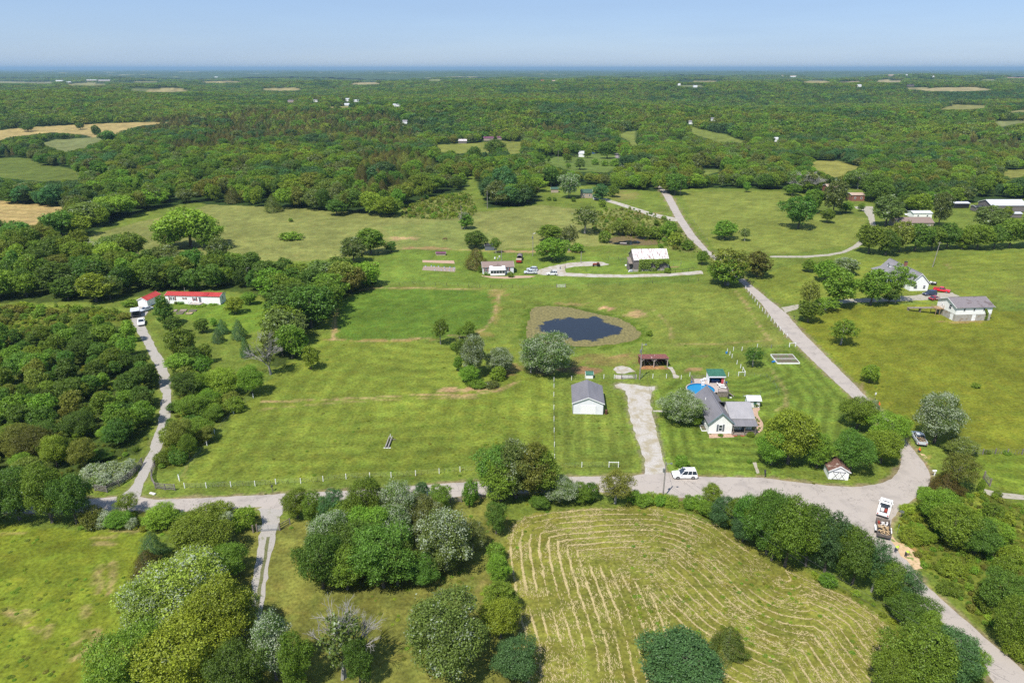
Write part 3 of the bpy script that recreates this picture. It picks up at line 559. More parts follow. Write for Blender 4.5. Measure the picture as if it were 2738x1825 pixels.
for n_, P, mt, z in (('gravel_drive', DRIVE_NW, 'gravel', .018), ('gravel_drive', DRIVE_S, 'gravel', .018), ('gravel_drive', DRIVE_MID, 'pale_gravel', .018), ('gravel_drive', DRIVE_HOME, 'pale_gravel', .018),
    ('gravel_drive', DRIVE_K, 'pale_gravel', .03), ('gravel_drive', DRIVE_R, 'dusty_gravel', .018), ('gravel_drive', DRIVE_FR, 'dusty_gravel', .02), ('gravel_drive', DRIVE_UP, 'dusty_gravel', .03), ('farm_track', PATH_SE, 'dusty_gravel', .016)):
    sheet(n_, P, mt, z, .28)
sheet('stone_patch', poly('G',(622,752),(650,732),(690,725),(740,740),(790,765),(740,770),(700,782),(650,778)), 'pale_gravel', .02, .3)
sheet('stone_patch', poly('G',(640,790),(690,790),(760,795),(770,815),(690,818),(640,815)), 'pale_gravel', .02, .25)
sheet('stone_path', poly('G',(1005,735),(1040,735),(1058,760),(1062,785),(1090,800),(1080,812),(1045,812),(1040,780),(1025,752)), 'pale_gravel', .02, .12)
sheet('concrete_walk', poly('G',(905,1036),(960,1036),(1000,1040),(1000,1048),(905,1046)), 'pale_gravel', .02, .05)
sheet('garden_bed', poly('a',(1515,860),(1640,850),(1660,880),(1615,925),(1620,990),(1660,1070),(1705,1130),(1722,1200),(1700,1280),(1640,1330),(1560,1355),(1535,1300),(1540,1200),(1530,1060)), 'mulch', .02, .05, .4)
sheet('garden_bed', poly('a',(672,1352),(1130,1352),(1165,1415),(690,1430)), 'mulch', .02, .05, .4)
sheet('garden_bed', poly('m',(60,725),(280,745),(590,750),(850,730),(1180,735),(1290,740),(1150,775),(600,800),(300,785),(80,745)), 'mulch', .02, .1, .6)
sheet('tilled_bed', poly('F',(1130,30),(1355,40),(1350,70),(1120,58)), 'tilled_soil', .02, .12)
sheet('tilled_bed', poly('J',(1225,1498),(1465,1502),(1470,1525),(1225,1515)), 'mulch', .02, .12)
sheet('dug_clay', poly('b',(625,900),(680,960),(760,1040),(900,1080),(1010,1180),(1150,1250),(1180,1400),(1260,1568),(1050,1568),(930,1400),(800,1310),(700,1120),(630,1000)), 'clay', .02, .2, .5)
sheet('dug_clay', poly('v',(330,620),(400,640),(450,690),(420,700),(350,650)), 'clay', .02, .1, .5)
sheet('stepping_stones', poly('C',(1535,90),(1560,88),(1580,160),(1562,165),(1552,130)), 'pale_gravel', .02, .1, .4)

def smooth(P, n=2):
    for _ in range(n):
        Q = []
        for i in range(len(P)):
            a, b = P[i], P[(i + 1) % len(P)]; Q += [(a[0] * .75 + b[0] * .25, a[1] * .75 + b[1] * .25), (a[0] * .25 + b[0] * .75, a[1] * .25 + b[1] * .75)]
        P = Q
    return P
noisy('strip_grass', (.09, .115, .03), (.20, .19, .10), scale=2.5, rough=1, bump=.4)
sheet('grass_strip', poly('O',(612,1232),(603,1290),(592,1350),(584,1400),(576,1425),(582,1425),(592,1400),(600,1350),(611,1290),(619,1232)), 'strip_grass', .026, .12, .7)
def pond(name, outline, water, algc):
    outline = smooth(outline); water = smooth(water)
    W = [at(*p) for p in outline]; WW = [tuple(at(*p)[:2]) for p in water]
    x0, x1 = min(p.x for p in W), max(p.x for p in W); y0, y1 = min(p.y for p in W), max(p.y for p in W)
    st = .5; gx = np.arange(x0 - 1, x1 + 1, st); gy = np.arange(y0 - 1, y1 + 1, st)
    X, Y = np.meshgrid(gx, gy); O = [tuple(p[:2]) for p in W]
    d_in = dist_poly(X, Y, O) * np.where(inpoly(X, Y, O), 1, -1)
    d_w = dist_poly(X, Y, WW) * np.where(inpoly(X, Y, WW), 1, -1)
    idx = np.arange(X.size).reshape(X.shape)
    f = np.stack([idx[:-1, :-1], idx[:-1, 1:], idx[1:, 1:], idx[1:, :-1]], -1).reshape(-1, 4)
    keep = (d_in.ravel()[f] + (vnoise(X, Y, 2, 3).ravel()[f] - .5) * 1.0).mean(1) > 0; f = f[keep]
    me = bpy.data.meshes.new(name); me.from_pydata(np.stack([X, Y, np.full(X.shape, .022)], -1).reshape(-1, 3).tolist(), [], f.tolist())
    a = me.attributes.new('wat', 'FLOAT', 'POINT'); a.data.foreach_set('value', d_w.ravel())
    m, t, b = nodes(name + '_surface'); co = coord(t)
    A = N(t, 'Attribute'); A.attribute_name = 'wat'
    n = N(t, 'TexNoise'); n.inputs['Scale'].default_value = .35; n.inputs['Detail'].default_value = 9; n.inputs['Roughness'].default_value = .65; t.links.new(co, n.inputs['Vector'])
    ma = N(t, 'MapRange'); ma.inputs[1].default_value = .25; ma.inputs[2].default_value = .75; ma.inputs[3].default_value = -2.4; ma.inputs[4].default_value = 2.4; t.links.new(n.outputs[0], ma.inputs[0])
    ad = N(t, 'Math', operation='ADD'); t.links.new(A.outputs['Fac'], ad.inputs[0]); t.links.new(ma.outputs[0], ad.inputs[1])
    th = N(t, 'MapRange'); th.inputs[1].default_value = -.35; th.inputs[2].default_value = .5; t.links.new(ad.outputs[0], th.inputs[0])
    cr = N(t, 'ValToRGB'); nf = N(t, 'TexNoise'); nf.inputs['Scale'].default_value = 1.3; nf.inputs['Detail'].default_value = 8; t.links.new(co, nf.inputs['Vector'])
    cr.color_ramp.elements[0].position, cr.color_ramp.elements[1].position = .32, .66
    cr.color_ramp.elements[0].color = (*algc[0], 1); cr.color_ramp.elements[1].color = (*algc[1], 1); t.links.new(nf.outputs[0], cr.inputs[0])
    mx = N(t, 'Mix', data_type='RGBA'); mx.inputs[7].default_value = (.009, .010, .012, 1); t.links.new(th.outputs[0], mx.inputs[0]); t.links.new(cr.outputs[0], mx.inputs[6]); t.links.new(mx.outputs[2], b.inputs['Base Color'])
    ro = N(t, 'MapRange'); ro.inputs[3].default_value = .8; ro.inputs[4].default_value = .15; t.links.new(th.outputs[0], ro.inputs[0]); t.links.new(ro.outputs[0], b.inputs['Roughness'])
    wv = N(t, 'TexNoise'); wv.inputs['Scale'].default_value = 3.5; wv.inputs['Detail'].default_value = 3; t.links.new(co, wv.inputs['Vector'])
    bp = N(t, 'Bump'); bp.inputs['Strength'].default_value = .12; bp.inputs['Distance'].default_value = .05; t.links.new(wv.outputs[0], bp.inputs['Height']); t.links.new(bp.outputs[0], b.inputs['Normal'])
    me.materials.append(m); o = link(name, me); o['kind'] = 'structure'
pond('pond_water', POND, PONDW, ((.085, .075, .022), (.20, .17, .055)))
pond('small_pond_water', POND2, poly('K',(650,1372),(740,1350),(880,1350),(890,1380),(720,1384)), ((.07, .05, .015), (.16, .12, .04)))

# ------------------------------------------------------------------ trees: a few grown forms, copied
def finish_leaves(name, pos, nrm, size, aspect=.62, seed=0):
    r = np.random.default_rng(seed); n = len(pos)
    rv = r.normal(size=(n, 3)); u = np.cross(nrm, rv); u /= np.linalg.norm(u, axis=1)[:, None] + 1e-9; v = np.cross(nrm, u)
    s = size * (.6 + .8 * r.random(n))[:, None]
    V = np.stack([pos - u * s, pos - v * s * aspect, pos + u * s, pos + v * s * aspect], 1).reshape(-1, 3)
    F = np.arange(4 * n).reshape(n, 4)
    me = bpy.data.meshes.new(name); me.vertices.add(4 * n); me.vertices.foreach_set('co', V.ravel())
    me.loops.add(4 * n); me.loops.foreach_set('vertex_index', F.ravel().astype(np.int32)); me.polygons.add(n)
    me.polygons.foreach_set('loop_start', np.arange(0, 4 * n, 4, dtype=np.int32)); me.update()
    cl = np.repeat(r.random(n // 9 + 1), 9)[:n]; a = me.attributes.new('rnd', 'FLOAT', 'FACE'); a.data.foreach_set('value', np.clip(r.random(n) * .55 + cl * .45, 0, 1))
    # pale leaves gather in tufts
    tuft = (np.sin(pos[:, 0] * 2.1 + seed) + np.sin(pos[:, 1] * 2.3) + np.sin(pos[:, 2] * 2.7)) / 6 + .5
    a = me.attributes.new('rnd2', 'FLOAT', 'FACE'); a.data.foreach_set('value', np.clip(r.random(n) * .55 + (1 - tuft) * .45, 0, 1))
    me.materials.append(M('leaf')); return me
def lobed(seed, nleaf, lsize, RW=4.5, H=10.0, z0=1.6, nl=16, lob=(.20, .40), flat=1.0, gap=0.0, top=.0):
    r = np.random.default_rng(seed); zc = (H + z0) / 2; hz = (H - z0) / 2
    L = []
    for i in range(nl):
        ph = i * 2.399 + r.random() * .7; cz = 1 - 2 * (i + .5) / nl; rr = math.sqrt(1 - cz * cz)
        k = .40 + .36 * r.random(); wd = 1.0 + (-.16 if cz > .5 else .06) * 1.0
        L.append((rr * math.cos(ph) * RW * k * wd, rr * math.sin(ph) * RW * k * wd, zc + cz * hz * (k + .04), RW * (lob[0] + (lob[1] - lob[0]) * r.random())))
    for i in range(nl):
        q = L[r.integers(0, nl)]; d = r.normal(size=3); d[2] = d[2] * .8 + .25; d /= np.linalg.norm(d)
        if math.hypot(q[0] + d[0] * q[3], q[1] + d[1] * q[3]) < RW * 1.08: L.append((q[0] + d[0] * q[3] * .8, q[1] + d[1] * q[3] * .8, q[2] + d[2] * q[3] * .7, q[3] * (.38 + .2 * r.random())))
    L.append((0, 0, zc, RW * .42)); L.append((r.normal() * .5, r.normal() * .5, zc + hz * .5, RW * .36))
    L = np.array(L); pr = L[:, 3] ** 2; pr /= pr.sum()
    P = []; Nn = []; per = 9; need = nleaf // per
    for _ in range(12):
        n = need * 2; k = r.choice(len(L), n, p=pr); d = r.normal(size=(n, 3)); d /= np.linalg.norm(d, axis=1)[:, None]
        # little bumps make twigs of the lobes
        bump = 1 + .22 * np.sin(d[:, 0] * 7 + k) * np.sin(d[:, 1] * 7 + 2 * k) * np.sin(d[:, 2] * 6)
        rad = L[k, 3] * bump * (.70 + .40 * r.random(n) ** .8) ; rad = np.where(r.random(n) < .10, rad * 1.24, rad)
        rad = np.where(r.random(n) < .10, rad * .6, rad)
        p = L[k, :3] + d * rad[:, None] * np.array([1, 1, flat * .9])
        dist = np.linalg.norm((p[:, None, :] - L[None, :, :3]) / L[None, :, 3:4], axis=2); dist[np.arange(n), k] = 9
        ok = (dist.min(1) > .90) & (p[:, 2] > z0 * .45) & (d[:, 2] > -.75)
        nn = d * .75 + np.array([0, 0, .25]) + r.normal(size=(n, 3)) * .45; nn /= np.linalg.norm(nn, axis=1)[:, None]
        P.append(p[ok][:need]); Nn.append(nn[ok][:need]); need -= len(P[-1])
        if need <= 0: break
    P = np.concatenate(P); Nn = np.concatenate(Nn); m_ = len(P); sp = (.17 * RW / 4.5 + .05) * (1 if nleaf > 3000 else 1.3)
    P = np.repeat(P, per, 0) + r.normal(size=(m_ * per, 3)) * sp * np.array([1, 1, .75]) + np.repeat(Nn, per, 0) * sp * .6; Nn = np.repeat(Nn, per, 0) * .8 + r.normal(size=(m_ * per, 3)) * .5 + np.array([0, 0, .15])
    return P, Nn / np.linalg.norm(Nn, axis=1)[:, None], L
def conic(seed, nleaf, RW=2.6, H=8.0, z0=.3, blunt=.75):
    r = np.random.default_rng(seed); t = 1 - np.sqrt(r.random(nleaf)) * .98
    ph = r.random(nleaf) * 6.283; k = (1 - t ** 1.3) ** blunt
    wob = 1 + .20 * np.sin(ph * 3 + t * 9 + seed) + .14 * np.sin(ph * 7 + t * 23) ; rad = RW * k * wob * (.62 + .42 * r.random(nleaf) ** .6)
    z = z0 + t * (H - z0) + r.normal(size=nleaf) * .1
    p = np.stack([rad * np.cos(ph), rad * np.sin(ph), z], 1); n = np.stack([np.cos(ph), np.sin(ph), np.full(nleaf, .55)], 1) + r.normal(size=(nleaf, 3)) * .4
    return p, n / np.linalg.norm(n, axis=1)[:, None]
def trunk_mesh(name, seed, L, H, r0=.26, mat='bark', n=7):
    rr = random.Random(seed); mb = MB(); zc = H * .35; fork = Vector((rr.uniform(-.3, .3), rr.uniform(-.3, .3), zc))
    mb.tube((0, 0, -.3), fork * .5, r0 * 1.15, r0 * .9, n); mb.tube(fork * .5, fork, r0 * .9, r0 * .72, n)
    top = Vector((0, 0, H * .78)); mb.tube(fork, top, r0 * .7, r0 * .12, 5)
    for l in sorted(L[:12], key=lambda q: rr.random())[:9]:
        e = Vector((float(l[0]), float(l[1]), float(l[2]))); mid = fork.lerp(e, .5) + Vector((0, 0, .35))
        mb.tube(fork.lerp(top, rr.uniform(0, .4)), mid, r0 * .38, r0 * .26, 5); mb.tube(mid, e, r0 * .26, r0 * .07, 4)
    return mb.mesh(name, mat)
def bare_mesh(name, seed, H=9, W=4, mat='pale_bark', depth=4, r0=.2):
    rr = random.Random(seed); mb = MB()
    def grow(p, d, ln, r, k):
        q = p + d * ln; mb.tube(p, q, r, r * .68, 5 if k > 1 else 4)
        if k == 0: return
        for _ in range(3 if k > 2 else 3):
            a = Vector((rr.gauss(0, 1), rr.gauss(0, 1), rr.gauss(0, .5))).normalized()
            nd = (d * 1.0 + a * .62).normalized(); nd.z = max(nd.z, .02); grow(p.lerp(q, rr.uniform(.55, 1)), nd, ln * rr.uniform(.6, .85), r * .58, k - 1)
    for s_ in range(2):
        grow(Vector((s_ * .25, 0, -.2)), Vector((rr.uniform(-.25, .25), rr.uniform(-.2, .2), 1)).normalized(), H * .3, r0, depth + 1)
    me = mb.mesh(name, mat); zs = max(v.co.z for v in me.vertices); k = H / zs
    for v in me.vertices: v.co *= k
    return me
FORMS = {}   # form -> list of (crown mesh, trunk mesh, H, W)
def add_form(form, cm, tm, H, W): FORMS.setdefault(form, []).append((cm, tm, H, W))
for i in range(5):
    for lod, nl_, ls in (('', 26000, .105), ('_far', 8500, .19)):
        p, n, L = lobed(40 + i, nl_, ls, nl=15 + 2 * (i % 3), z0=1.3); me = finish_leaves('crown', p, n, ls, seed=i)
        add_form('round' + lod, me, trunk_mesh('trunk', i, L, 10, n=7 if not lod else 5), 10, 8.3)
for i in range(3):
    for lod, nl_, ls in (('', 19000, .10), ('_far', 6500, .18)):
        p, n, L = lobed(70 + i, nl_, ls, RW=3.3, H=11, z0=.9, nl=17, lob=(.28, .44)); me = finish_leaves('crown', p, n, ls, seed=10 + i)
        add_form('oval' + lod, me, trunk_mesh('trunk', 20 + i, L, 11, .22, n=7 if not lod else 5), 11, 6.2)
for i in range(3):
    for lod, nl_, ls in (('', 11000, .105), ('_far', 4200, .18)):
        p, n, L = lobed(90 + i, nl_, ls, RW=4.3, H=10, z0=2.2, nl=20, lob=(.17, .27)); me = finish_leaves('crown', p, n, ls, seed=20 + i)
        add_form('loose' + lod, me, trunk_mesh('trunk', 30 + i, L, 10, .24, 'pale_bark', n=7 if not lod else 5), 10, 8.0)
for i in range(3):
    for lod, nl_, ls in (('', 14000, .085), ('_far', 5000, .14)):
        p, n = conic(i, nl_); me = finish_leaves('crown', p, n, ls, .45, seed=30 + i); mb = MB().tube((0, 0, -.3), (0, 0, 7), .16, .03, 6)
        add_form('cedar' + lod, me, mb.mesh('trunk', 'bark'), 8, 5.2)
for i in range(4):
    for lod, nl_, ls in (('', 5500, .075), ('_far', 1700, .14)):
        p, n, L = lobed(120 + i, nl_, ls, RW=1.6, H=2.4, z0=.0, nl=11, lob=(.3, .5)); me = finish_leaves('foliage', p, n, ls, seed=40 + i)
        mb = MB()
        for q in L[:6]: mb.tube((0, 0, -.1), (q[0] * .8, q[1] * .8, max(.3, q[2])), .03, .012, 4)
        add_form('shrub' + lod, me, mb.mesh('stem', 'bark'), 2.4, 3.0)
for i in range(2):
    bm_ = bare_mesh('trunk', 3 + i); p, n, L = lobed(150 + i, 2600, .13, RW=2.6, H=9, z0=1.0, nl=18, lob=(.14, .22))
    add_form('bare', finish_leaves('crown', p, n, .16, seed=50 + i), bm_, 9, 6.5); FORMS.setdefault('bare_far', FORMS['bare'])
COL = dict(dark=(.042, .088, .020, .02), mid=(.066, .125, .022, .03), bright=(.082, .138, .022, .03), yellow=(.100, .145, .022, .06), cream=(.105, .142, .032, .34),
  silver=(.058, .10, .038, .44), pale=(.065, .105, .036, .22), blue=(.035, .082, .045, .06), cedar=(.048, .064, .018, .0), rust=(.058, .062, .020, .0), olive=(.085, .11, .03, .05), grey=(.062, .092, .036, .20), blossom=(.08, .13, .03, .62))
for q_ in COL: COL[q_] = (COL[q_][0] * 2.15, COL[q_][1] * 1.92, COL[q_][2] * 1.05, COL[q_][3] * 1.0)
ADJ = dict(dark='dark green', mid='mid green', bright='bright green', yellow='yellow-green', cream='yellow-green cream-tipped', silver='silvery', pale='pale green', blue='blue-green', cedar='dark olive', rust='brownish green', olive='olive green', grey='grey-green', blossom='white-blossomed')
LANDM = []   # (x, y, words)
def lm(k, x, y, words): p = atk(k, x, y); LANDM.append((p.x, p.y, words))
for q in (('E',960,300,'the red-roofed garage'),('E',1350,280,'the red-roofed mobile home'),('G',450,1050,'the grey-roofed garage'),('G',1380,1180,'the white house with the porch'),('G',1240,900,'the round pool'),
  ('G',400,450,'the algae-rimmed pond'),('G',900,720,'the rusty open shed'),('n',1150,1000,'the vine-covered barn'),('m',420,700,'the low white house with sun porch'),('h',1050,690,'the dormered white house'),
  ('h',1850,1150,'the white building on a block basement'),('C',1080,190,'the white parked car'),('D',820,420,'the white work truck'),('D',510,180,'the little brown-roofed shed'),('B',60,540,'the metal farm gate'),
  ('A',1110,260,'the weathered plank fence'),('K',490,1010,'the green-roofed brick house'),('K',810,1370,'the small brown pond'),('L',730,1040,'the tan-roofed house'),('L',1180,1200,'the brown-roofed ranch house'),
  ('L',1860,1110,'the pale metal barn'),('J',1400,1335,'the brown horse'),('C',900,900,'the raked hay field'),('A',400,900,'the southwest hay field'),('E',1100,900,'the curving gravel drive'),('D',1200,1000,'the asphalt road bend'),
  ('K',1000,1050,'the side lane'),('K',1560,1150,'the roadside pasture'),('I',300,1150,'the striped hay field'),('I',500,520,'the sandy ridge field'),('F',1000,350,'the dark green plot'),('F',900,1150,'the mown front pasture'),
  ('B',900,1050,'the brown dry lawn'),('J',300,1250,'the long north pasture'),('K',450,740,'the blue-roofed farmhouse'),('J',1640,640,'the hilltop barn'),('H',1000,600,'the big olive field'),('A',650,190,'the white blossom thicket'),
  ('H',150,690,'the white-framed raised beds')): lm(*q)
TREES = []; LABELQ = []
def put_tree(form, color, loc, H, W, rz=None, label=None, group=None, name=None):
    far = (math.hypot(loc[0], loc[1]) > 175)
    forms = FORMS[form + ('_far' if far else '')]
    cm, tm, fh, fw = random.choice(forms); shrub = form == 'shrub'
    nm = name or {'shrub': 'shrub', 'cedar': 'cedar_tree', 'bare': 'bare_tree'}.get(form, 'tree')
    o = bpy.data.objects.new(nm, None); col.objects.link(o); o.location = loc; o.rotation_euler = (0, 0, random.random() * 6.28 if rz is None else rz)
    o.scale = (W / fw, W / fw * random.uniform(.92, 1.08), H / fh)
    t_ = link('stem' if shrub else 'trunk', tm, o); c_ = link('foliage' if shrub else 'crown', cm, o)
    k = random.uniform(.85, 1.15); a = COL[color]; c_.color = (a[0] * k * random.uniform(.92, 1.08), a[1] * k, a[2] * k, a[3])
    o['category'] = 'shrub' if shrub else 'tree'
    if label: o['label'] = label
    if group: o['group'] = group
    TREES.append((loc[0], loc[1], W / 2)); 
    if not label: LABELQ.append((o, form, color, H))
    return o
def bbox_tree(k, xc, yt, yb, wpx, form, color, **kw):
    """a tree whose crown fills this box of the photograph"""
    sc_ = CR[k][2]; x, y1 = S(k, xc, yb); y0 = S(k, xc, yt)[1]; w_ = wpx / sc_
    g = at(x, y1); W = w_ * (math.hypot(g.y, CAMH - g.z) / FPX) * 1.0; D = g.y
    base = None; H = 3
    for _ in range(6):
        gy = g.y + W * .34; gx = g.x * gy / max(g.y, 1)
        z0 = float(height(gx, gy)); lo, hi = .3, 40
        for _ in range(24):
            H = (lo + hi) / 2
            if project(gx, gy + W * .08, z0 + H * .97)[1] > y0: lo = H
            else: hi = H
        zc = gy * CT - (z0 + H / 2 - CAMH) * ST; W = w_ * zc / FPX
    gy = g.y + W * .34
    ax = (x - CX) / FPX * (gy * CT - (z0 + H / 2 - CAMH) * ST)
    return put_tree(form, color, (ax, gy, z0), max(H, .5), W, **kw)
